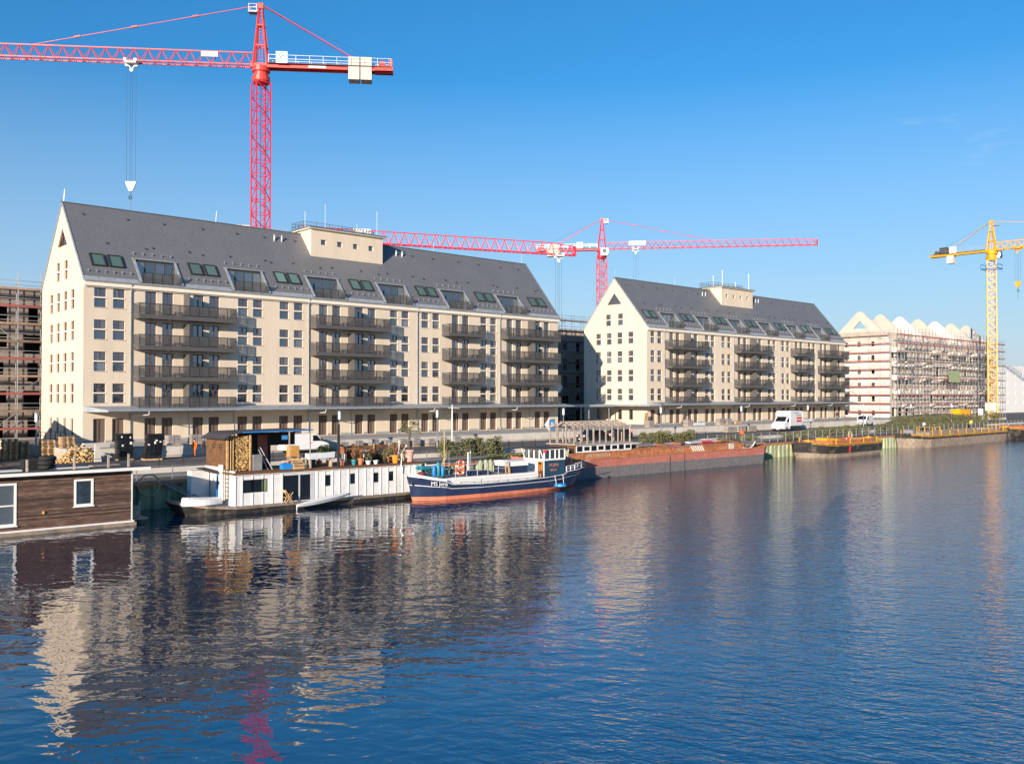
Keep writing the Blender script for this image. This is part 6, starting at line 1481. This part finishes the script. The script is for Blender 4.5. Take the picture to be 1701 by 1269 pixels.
# ---- pallets
pm = MB()
for k in range(5): pm.box(0, .0 + k * .168, .122, 1.2, .12 + k * .168, .144)
for y in (0, .335, .67):
    pm.box(0, y, 0, 1.2, y + .12, .022)
    for x in (0, .53, 1.06): pm.box(x, y, .022, x + .14, y + .12, .122)
pm = pm.mesh('pallet', 'pallet_wood')
for si, (x, y, n, lb) in enumerate(((21.0, 91.6, 13, 'wooden pallet in the tall stack left of the lamp among the pallets'), (22.3, 93.2, 11, 'wooden pallet in the shaded stack behind the lamp among the pallets'), (23.9, 90.5, 12, 'wooden pallet in the stack right of the lamp among the pallets'), (25.3, 89.6, 14, 'wooden pallet in the stack behind the log heap'))):
    for k in range(n):
        o = link('pallet', pm, None, (x + rq.uniform(-.05, .05), y + rq.uniform(-.05, .05), k * .146), rq.uniform(-.05, .05)); tag(o, lb, 'pallet', 'pallet stack %d by the near gable' % (si + 1))
# ---- log heap
LH = thing('log_heap', 'sprawling heap of split yellow logs on the street by the near gable', 'log heap', (25.2, 84.0, 0))
lm = [MB().beam((0, -.17, 0), (0, .17, 0), d, n=n).mesh('log', 'log_end') for d, n in ((.15, 6), (.12, 5), (.17, 3), (.13, 4))]
for i in range(290):
    a = rq.uniform(0, 6.28); t = rq.random() ** .5; x, y = math.cos(a) * 1.9 * t, math.sin(a) * 1.0 * t; z = rq.uniform(.05, 1.5) * max(.05, 1 - t * t) + .06
    o = link('log', rq.choice(lm), LH, (x, y, z)); o.rotation_euler = (rq.uniform(-.7, .7), rq.uniform(0, 3), rq.uniform(-1, 1))
b = MB(); b.prism([(26.05, 0), (26.65, 0), (26.45, 1.55), (26.1, 1.6)], 'y', 82.6, 82.8); tag(b.build('slab', 'concrete_light'), 'pale upright slab leaning against the log heap', 'slab')
# ---- black wrapped pallets
def wrapped(label, x, y, w, d, h, seed, lean=0.0):
    rnd = random.Random(seed); T = thing('wrapped_pallet', label, 'wrapped pallet', (x, y, 0), rnd.uniform(-.15, .15), 'black wrapped pallets by the ramp')
    bm = bmesh.new(); bmesh.ops.create_cube(bm, size=1); bmesh.ops.subdivide_edges(bm, edges=bm.edges[:], cuts=7, use_grid_fill=True)
    for v in bm.verts:
        p = v.co; k = 1 - .10 * (abs(p.x) * abs(p.y) * 4) ** 2; v.co = Vector((p.x * w * k + lean * (p.z + .5) + rnd.uniform(-.025, .025), p.y * d * k + rnd.uniform(-.025, .025), (p.z + .5) * h + .15 + rnd.uniform(-.03, .03)))
    me = bpy.data.meshes.new('film'); bm.to_mesh(me); bm.free(); me.materials.append(M('black_film')); link('film', me, T)
    MB().box(-w / 2 - .03, -d / 2 - .03, 0, w / 2 + .03, d / 2 + .03, .14).build('pallet_base', 'pallet_wood', T, off=(0, 0, 0))
    for _ in range(4):
        xx, zz_ = rnd.uniform(-w / 2, w / 2) * .7, rnd.uniform(h * .55, h * .95); MB().box(xx, -d / 2 - .045, zz_, xx + rnd.uniform(.1, .2), -d / 2 - .03, zz_ + rnd.uniform(.1, .25)).build('paper_label', 'white_paint', T, off=(0, 0, 0))
wrapped('black film wrapped pallet with a crumpled top, standing upright by the ramp', 29.2, 84.6, 1.45, 1.1, 2.25, 3)
wrapped('black film wrapped pallet leaning sideways, white labels on its front', 31.2, 83.2, 1.5, 1.1, 2.2, 4, .28)
# ---- paver pallets
def pavers(label, x, y, z, w=1.25, d=1.0, h=.95, group='pallets of grey pavers'):
    T = thing('paver_pallet', label, 'paver pallet', (x, y, z), 0, group)
    MB().box(x, y, z, x + w, y + d, z + .12).build('pallet_base', 'pallet_wood', T)
    n = 5
    for k in range(n):
        for c in range(2): MB().box(x + .03 + c * w / 2, y + .02, z + .13 + k * (h - .13) / n, x + w / 2 - .03 + c * w / 2, y + d - .02, z + .13 + (k + 1) * (h - .13) / n - .012).build('paver_layer', 'pavers', T)
pavers('pallet of grey pavers on the ramp above the orange clad worker, left one of two', 34.3, 87.2, RAMP)
pavers('pallet of grey pavers on the ramp above the orange clad worker, right one of two', 36.6, 87.2, RAMP)
for i in range(9): pavers('low paver pallet in the row along the ramp behind the houseboat garden', 51.8 + i * 1.95, 84.2 + (i % 2) * .25, 0, 1.0, .9, .85 + .1 * (i % 3), group='row of paver pallets behind the houseboat garden')
for i in range(6): pavers('paver pallet in the row between lamp and white box truck', 123.4 + i * 1.5, 84.0 + (i % 2) * .2, 0, 1.1, .9, .9, group='row of paver pallets by the white box truck')
for i, x in enumerate((108.5, 118.2, 127.0, 129.2)): pavers(('pallet of pale blocks alone on the ramp before the passage', 'pallet of pale blocks on the ramp before the far gable corner', 'pallet of pale blocks on the ramp, gable side one of the pair', 'pallet of pale blocks on the ramp, truck side one of the pair')[i], x, 88, RAMP, 1.3, 1.0, 1.0, group='pallets of blocks on the ramp')
# ---- clutter on the ramp
def clutter(name, label, cat, mb_, m, group=None): return tag(mb_.build(name, m), label, cat, group)
for i, (x, y, w, rz, m, lb) in enumerate(((27.8, 88.0, 2.4, .1, 'concrete_light', 'stack of pale boards on the ramp behind the log heap'), (121.5, 88.5, 3.0, 0, 'trough_white', 'bundle of white profiles lying on the ramp of the far warehouse'), (133.5, 89.0, 2.0, .05, 'pine', 'bundle of pine battens on the ramp above the box truck'), (149.0, 88.3, 5.0, 0, 'pallet_wood', 'long timber bundle on the ramp right of the box truck'), (156, 88.8, 4.0, .02, 'trough_white', 'wrapped white insulation bundle on the ramp near the far end'))):
    b = MB()
    for k in range(3): b.cbox((x + .05 * k, y, RAMP + .08 + k * .14), (w, .7 - .1 * k, .13), rz)
    clutter('board_stack', lb, 'boards', b, m)
b = MB(); b.cbox((117.2, 95.8, RAMP + 1.0), (.9, .06, 2.0), 0, .12); clutter('leaning_board', 'pine board leaning on the far warehouse wall near its corner', 'board', b, 'pine')
b = MB(); b.cbox((128.6, 96.6, RAMP + 1.05), (.5, .06, 2.1), 0, .14, .15); clutter('leaning_board', 'dark board leaning on the far warehouse front between doors', 'board', b, 'twig')
CG = thing('stair_railing', 'dark metal stair railing standing against the near gable', 'railing', (27.6, 97.5, RAMP))
for y in (96.3, 98.0, 99.7, 101.4): MB().beam((27.6, y, RAMP), (27.6, y, RAMP + 1.15), .07).build('post', 'frame_dark', CG); MB().beam((26.2, y, RAMP), (26.2, y, RAMP + 1.15), .07).build('post', 'frame_dark', CG)
for z in (.4, .78, 1.15):
    for x in (27.6, 26.2): MB().beam((x, 96.3, RAMP + z), (x, 101.4, RAMP + z), .05).build('rail', 'frame_dark', CG)
# ---- signs, poles
SG = thing('arrow_sign', 'blue and white arrow board with a letter P near the pergola', 'sign', (75.5, 66.9, QUAY))
sx, sz = onY(913.5, 705.5, 66.8)
b = MB(); b.prism([(sx - .15, sz - .62), (sx + .68, sz - .52), (sx + .68, sz + .62), (sx - .15, sz + .52)], 'y', 66.75, 66.85); b.build('panel', 'sign_blue', SG)
b = MB(); b.prism([(sx - .75, sz), (sx - .15, sz - .6), (sx - .15, sz + .6)], 'y', 66.74, 66.86); b.build('arrow', 'white_paint', SG)
text_obj('lettering', 'P', .75, 'white_paint', SG, (sx + .27 - 75.5, 66.73 - 66.9, sz - QUAY), (R(90), 0, 0), extrude=.006)
MB().beam((sx + .2, 66.9, QUAY - .1), (sx + .2, 66.9, sz + .4), .08, n=6).build('pole', 'galv', SG)
FP = thing('flagpole', 'slim white flagpole rising behind the navy ship', 'flagpole', (60.7, 76.3, 0))
MB().lathe((60.7, 76.3, 0), [(.09, 0), (.07, 3.2), (.05, 4.9)], 8).build('pole', 'white_paint', FP, smooth=True); MB().beam((60.2, 76.3, 4.55), (61.7, 76.3, 4.5), .06).build('yard', 'white_paint', FP)
bx, bz = onY(1232.5, 719, 66.6)
BP = thing('buoy_post', 'orange ball buoy on a post behind the rusty barge bow', 'buoy', (bx, 66.6, QUAY))
MB().beam((bx, 66.6, QUAY), (bx, 66.6, bz), .07, n=6).build('post', 'steel_grey', BP); MB().lathe((bx, 66.6, bz - .35), [(.05, 0), (.24, .12), (.32, .35), (.26, .58), (.08, .72)], 12).build('ball', 'life_orange', BP, smooth=True)
# ---- construction yard
b = MB(); rm = random.Random(8); N_ = 26; gx = [[0] * 9 for _ in range(N_ + 1)]
for i in range(N_ + 1):
    for j in range(9):
        t = i / N_; s_ = j / 8; gx[i][j] = (181 + 50 * t, 83.3 + 7 * s_, max(-.1, 1.9 * math.sin(math.pi * s_) * math.sin(math.pi * t) ** .5 * (.7 + rm.uniform(0, .45)) - .05))
for i in range(N_):
    for j in range(8): b.face([gx[i][j], gx[i + 1][j], gx[i + 1][j + 1], gx[i][j + 1]])
tag(b.build('soil_mound', 'dirt'), kind='structure')
for i in range(9):
    x = 207.5 + i * 5.6; pavers('pallet of pale building blocks at the foot of the long scaffold', x, 91.0 + (i % 3) * .5, 0, 1.3, 1.1, 1.1 + .4 * (i % 2), group='block pallets at the scaffold foot')
for i, (x, y, m, lb) in enumerate(((231, 90, 'crane_yellow', 'yellow site container right of the yellow crane'), (243, 88, 'white_paint', 'white site container beyond the yellow crane'))):
    T = thing('site_container', lb, 'container', (x, y, 0)); MB().box(x, y, .1, x + 6, y + 2.4, 2.6).build('box', m, T)
    for k in range(14): MB().box(x + .2 + k * .41, y - .03, .25, x + .4 + k * .41, y, 2.45).build('rib', m, T)
    MB().box(x - .02, y - .05, 2.6, x + 6.02, y + 2.45, 2.68).build('lid', 'steel_grey', T)

# ---- vehicles (built facing +x, origin on the ground at the middle)
def bevelled(mb_, name, m, w=.05, seg=2):
    me = mb_.mesh(name, m); bm = bmesh.new(); bm.from_mesh(me); bmesh.ops.remove_doubles(bm, verts=bm.verts[:], dist=1e-5)
    bmesh.ops.bevel(bm, geom=bm.edges[:], offset=w, segments=seg, profile=.6, affect='EDGES', clamp_overlap=True); bm.to_mesh(me); bm.free(); return me
wheel_t = MB().lathe((0, 0, -.11), [(.2, 0), (.31, .0), (.34, .04), (.34, .18), (.31, .22), (.2, .22)], 18).mesh('tyre', 'rubber')
wheel_r = MB().lathe((0, 0, -.10), [(.03, .02), (.12, .05), (.2, .0), (.2, .2), (.03, .18)], 10).mesh('rim', 'light_metal')
def vehicle(name, label, cat, loc, rz, L_, wd, prof, paint, wheels, side_win, wind, extra=None, group=None):
    T = thing(name, label, cat, loc, rz, group); o0 = (0, 0, 0); h = wd / 2
    link('body', bevelled(MB().prism(prof, 'y', -h, h), 'body', paint), T)
    for x in wheels:
        for sy in (-1, 1):
            w = link('wheel', wheel_t, T, (x, sy * (h - .09), .34)); w.rotation_euler = (R(90), 0, 0); link('rim', wheel_r, w)
            MB().lathe((0, 0, 0), [(.40, -.02), (.40, .02)], 16).mesh('x', 'rubber')
    for poly in side_win:
        for sy in (-1, 1): MB().prism(poly, 'y', sy * (h - .02), sy * (h + .012)).build('side_window', 'glass_dark', T, off=o0)
    a, c = wind; d = Vector((c[0] - a[0], 0, c[1] - a[1])); n = Vector((d.z, 0, -d.x)).normalized(); 
    if n.x < 0: n = -n
    b = MB(); q = [Vector((a[0], -h + .16, a[1])), Vector((a[0], h - .16, a[1])), Vector((c[0], h - .22, c[1])), Vector((c[0], -h + .22, c[1]))]
    b.face([p + n * .012 for p in q]); b.build('windscreen', 'glass_dark', T, off=o0)
    fx = L_ / 2
    for sy in (-1, 1):
        MB().box(fx - .16, sy * (h - .33) - .15, .62, fx + .012, sy * (h - .33) + .15, .86).build('headlight', 'light_metal', T, off=o0)
        MB().box(-fx - .012, sy * (h - .12) - .07, .75, -fx + .05, sy * (h - .12) + .07, 1.25).build('tail_light', 'sign_red', T, off=o0)
        MB().box(a[0] - .25, sy * (h + .1) - .1, a[1] - .02, a[0] - .12, sy * (h + .1) + .1, a[1] + .26).build('mirror', 'frame_dark', T, off=o0)
        MB().box(.3, sy * (h + .012) - .012, .95, .46, sy * (h + .012) + .012, 1.0).build('door_handle', 'frame_dark', T, off=o0)
    MB().box(fx - .1, -h + .5, .5, fx + .014, h - .5, .74).build('grille', 'frame_dark', T, off=o0)
    MB().box(fx - .2, -h + .04, .26, fx + .05, h - .04, .44).build('bumper', 'frame_dark', T, off=o0)
    MB().box(fx + .03, -.26, .30, fx + .062, .26, .41).build('number_plate', 'white_paint', T, off=o0)
    MB().box(-fx + .1, -h + .1, .22, fx - .1, h - .1, .3).build('chassis', 'frame_dark', T, off=o0)
    if extra: extra(T, h)
    return T
VP = [(-2.45, .3), (-2.45, 1.75), (-2.35, 1.95), (.75, 1.97), (1.05, 1.9), (1.75, 1.15), (2.35, .95), (2.47, .75), (2.47, .3)]
vehicle('panel_van', 'white panel van parked behind the houseboat shed canopy', 'van', (46.9, 83.6, 0), 0, 4.94, 1.95, VP, 'car_white', (-1.55, 1.55), [[(.55, 1.2), (1.55, 1.2), (1.02, 1.78), (.55, 1.8)]], ((1.70, 1.22), (1.12, 1.84)))
vehicle('panel_van', 'white panel van parked past the far warehouse end, nose to the truck', 'van', (173.0, 85.8, 0), R(188), 4.94, 1.95, VP, 'car_white', (-1.55, 1.55), [[(.55, 1.2), (1.55, 1.2), (1.02, 1.78), (.55, 1.8)]], ((1.70, 1.22), (1.12, 1.84)))
TP = [(.9, .35), (.9, 2.25), (1.55, 2.2), (2.35, 1.45), (3.0, 1.2), (3.12, .95), (3.12, .35)]
def box_body(T, h):
    me = bevelled(MB().box(-3.1, -1.12, .78, 1.15, 1.12, 3.05), 'cargo_box', 'car_white', .04, 1); link('cargo_box', me, T)
    link('spoiler', bevelled(MB().prism([(1.15, 2.2), (2.0, 2.3), (1.6, 2.9), (1.15, 3.02)], 'y', -.95, .95), 'spoiler', 'car_white', .05, 1), T)
    MB().box(-3.1, -.95, .45, 1.2, .95, .62).build('frame', 'frame_dark', T, off=(0, 0, 0))
    for sy in (1,):
        MB().box(-2.8, sy * 1.13 - .012, 1.35, -1.0, sy * 1.13 + .012, 2.1).build('advert_panel', 'sign_red', T, off=(0, 0, 0))
        text_obj('lettering', 'Küchen', .52, 'white_paint', T, (-1.9, sy * 1.147, 1.72), (R(90), 0, R(180)))
        text_obj('lettering', 'Sehen wir Sie zum', .26, 'frame_dark', T, (-.95, sy * 1.125, 2.72), (R(90), 0, R(180)))
        text_obj('lettering', 'Küchen einplanen?', .26, 'frame_dark', T, (-1.75, sy * 1.125, 2.38), (R(90), 0, R(180)))
vehicle('box_truck', 'white box truck with a red advert panel on its side', 'truck', (136.0, 81.0, 0), R(186), 6.2, 2.0, TP, 'car_white', (-2.0, 2.15), [[(1.35, 1.42), (2.2, 1.42), (1.62, 2.08), (1.35, 2.08)]], ((2.32, 1.48), (1.62, 2.16)), box_body).scale = (1.1, 1.08, 1.1)
CP = [(-2.2, .3), (-2.25, .85), (-1.9, .98), (-1.35, 1.42), (.25, 1.46), (.95, 1.0), (2.05, .85), (2.22, .6), (2.2, .3)]
vehicle('car', 'black estate car parked on the street behind the pergola', 'car', (86.3, 79.6, 0), R(184), 4.44, 1.8, CP, 'car_black', (-1.35, 1.35), [[(-1.2, 1.0), (.75, 1.0), (.22, 1.38), (-1.15, 1.36)]], ((.92, 1.03), (.30, 1.43)))
vehicle('car', 'black car parked nose to tail beside the white pickup behind the pergola', 'car', (91.6, 79.8, 0), R(182), 4.44, 1.8, CP, 'car_black', (-1.35, 1.35), [[(-1.2, 1.0), (.75, 1.0), (.22, 1.38), (-1.15, 1.36)]], ((.92, 1.03), (.30, 1.43)))

# ---- people
def person(label, loc, rz, top, legs, hat=None, pose=0, h=1.76, group=None):
    T = thing('person', label, 'person', loc, rz, group)
    V = []; Ed = []; Rd = []
    def v(p, r): V.append(p); Rd.append(r); return len(V) - 1
    def e(a, c): Ed.append((a, c))
    pel = v((0, 0, .95), .15); wa = v((.0, 0, 1.12), .135); ch = v((.02, 0, 1.33), .165); nk0 = v((.0, 0, 1.47), .085); nk = v((.01, 0, 1.53), .058); hd = v((.035, 0, 1.60), .085); hd2 = v((.03, 0, 1.70), .092)
    for a, c in ((pel, wa), (wa, ch), (ch, nk0), (nk0, nk), (nk, hd), (hd, hd2)): e(a, c)
    for sg in (-1, 1):
        st = .16 * sg if pose == 1 else .02 * sg
        hp = v((0, .09 * sg, .90), .105); kn = v((.04 + st, .10 * sg, .50), .068); an = v((-.02 + st * 1.5, .10 * sg, .09), .045); toe = v((.17 + st * 1.5, .12 * sg, .035), .036)
        for a, c in ((pel, hp), (hp, kn), (kn, an), (an, toe)): e(a, c)
        sh = v((0, .19 * sg, 1.41), .075)
        if pose == 2 or (pose == 1 and sg > 0): el = v((.02, .27 * sg, 1.14), .05); wr = v((.22, .20 * sg, 1.03), .034)
        else: el = v((-.03, .25 * sg, 1.13), .05); wr = v((.05, .27 * sg, .88), .034)
        hand = v(tuple(Vector(V[wr]) + (Vector(V[wr]) - Vector(V[el])).normalized() * .08), .034)
        for a, c in ((ch, sh), (sh, el), (el, wr), (wr, hand)): e(a, c)
        d = (Vector(V[wr]) - Vector(V[el])).normalized(); sd = Vector((1, 0, 0)) if abs(d.x) < .6 else Vector((0, 0, 1))
        for k, ln in enumerate((.07, .08, .085, .075)):
            f1 = v(tuple(Vector(V[hand]) + d * ln * .55 + sd * (k - 1.5) * .019), .0095); f2 = v(tuple(Vector(V[f1]) + d * ln * .5 + Vector((.0, -sg * .018, 0))), .008); e(hand, f1); e(f1, f2)
        t1 = v(tuple(Vector(V[wr]) + d * .05 + sd * .045), .011); t2 = v(tuple(Vector(V[t1]) + d * .035 + sd * .012), .009); e(wr, t1); e(t1, t2)
    me = bpy.data.meshes.new('body'); me.from_pydata(V, Ed, []); tmp = bpy.data.objects.new('tmp', me); COL.objects.link(tmp)
    sk_ = tmp.modifiers.new('s', 'SKIN'); sk_.use_smooth_shade = True
    for i, r in enumerate(Rd): d_ = me.skin_vertices[0].data[i]; d_.radius = (r, r); d_.use_root = (i == pel)
    sb = tmp.modifiers.new('u', 'SUBSURF'); sb.levels = 1; sb.render_levels = 1
    dg = bpy.context.evaluated_depsgraph_get(); me2 = bpy.data.meshes.new_from_object(tmp.evaluated_get(dg)); bpy.data.objects.remove(tmp)
    for m in (top, legs, 'skin', 'rubber'): me2.materials.append(M(m))
    for p in me2.polygons:
        c = p.center; hand_ = abs(c.y) > .17 and c.z < 1.02 and (c.z < .87 or c.x > .17) 
        p.material_index = 2 if (c.z > 1.50 or (hand_ and abs(c.y) > .14)) else 3 if c.z < .11 else 1 if (c.z < .93 and abs(c.y) < .22) else 0
    me2.name = 'body'; s_ = h / 1.80
    o = link('body', me2, T); o.scale = (s_, s_, s_)
    b = MB(); b.lathe((.015, 0, 1.675), [(.098, -.05), (.108, .03), (.09, .09), (.04, .125)], 12); b.build('cap' if hat else 'hair', hat or 'hair', T, off=(0, 0, 0)).scale = (s_, s_, s_)
    b = MB(); b.cbox((.125, 0, 1.625), (.035, .025, .045)); b.box(.108, -.045, 1.645, .116, -.02, 1.655).box(.108, .02, 1.645, .116, .045, 1.655).box(.10, -.025, 1.572, .112, .025, 1.58); b.cbox((.02, -.092, 1.63), (.03, .02, .06)).cbox((.02, .092, 1.63), (.03, .02, .06))
    b.build('face', 'skin', T, off=(0, 0, 0)).scale = (s_, s_, s_)
    return T
person('person in orange high visibility suit standing on the street by the ramp', (35.8, 84.6, 0), R(200), 'hi_vis_orange', 'hi_vis_orange', None, 0, 1.78)
person('person in dark overalls with a cap next to the orange clad one', (36.75, 84.7, 0), R(170), 'cloth_dark', 'cloth_dark', 'cloth_dark', 2, 1.85)
x, y = onZ(1485, 720, QUAY); person('person in black walking alone on the quay path', (x, 69.6, QUAY), R(-20), 'cloth_dark', 'cloth_dark', None, 1)
person('person in a white jacket on the path by the long hedge', (onY(1535, 700, 69.8)[0], 69.8, QUAY), R(180), 'cloth_white', 'cloth_maroon', None, 1)
xq = onY(1613, 700, 68.5)[0]
person('person in a yellow jacket and jeans walking beside another', (xq, 68.5, QUAY), R(200), 'hi_vis_yellow', 'cloth_jeans', None, 1, 1.82)
person('person in a maroon jacket and jeans walking beside the yellow jacket', (xq + 1.0, 68.7, QUAY), R(200), 'cloth_maroon', 'cloth_jeans', None, 1, 1.86)
for i, dx in enumerate((0, .9)): person(('person in dark clothes on the ramp at the far warehouse end, left of two', 'person in dark clothes on the ramp at the far warehouse end, right of two')[i], (onY(1390, 690, 91)[0] + dx, 91 + .3 * i, RAMP), R(150 - 60 * i), 'cloth_dark', 'cloth_jeans', 'red_cap' if i else None, i)

# unseen hut added off frame, shaped to cast the shadow on the near gable
SH_ = thing('shadow_hut', 'unseen grey hut left of the near gable, added to cast a shadow on it', 'hut', (16, 98, 0))
MB().prism([(88, 0), (88, 3.5), (100.4, 5.6), (101.2, 4.4), (101.2, 0)], 'x', 11, 19).build('wall', 'plinth_grey', SH_)
MB().prism([(87.8, 3.52), (100.45, 5.66), (101.4, 4.3), (101.45, 4.42), (100.5, 5.82), (87.75, 3.66)], 'x', 10.8, 19.2).build('roof', 'zinc_dark', SH_)
for y in (95.5, 97.5, 99.5):
    for z in (0.9, 2.5): MB().box(19.0, y, z, 19.05, y + 1.0, z + 1.0).build('window', 'glass', SH_)
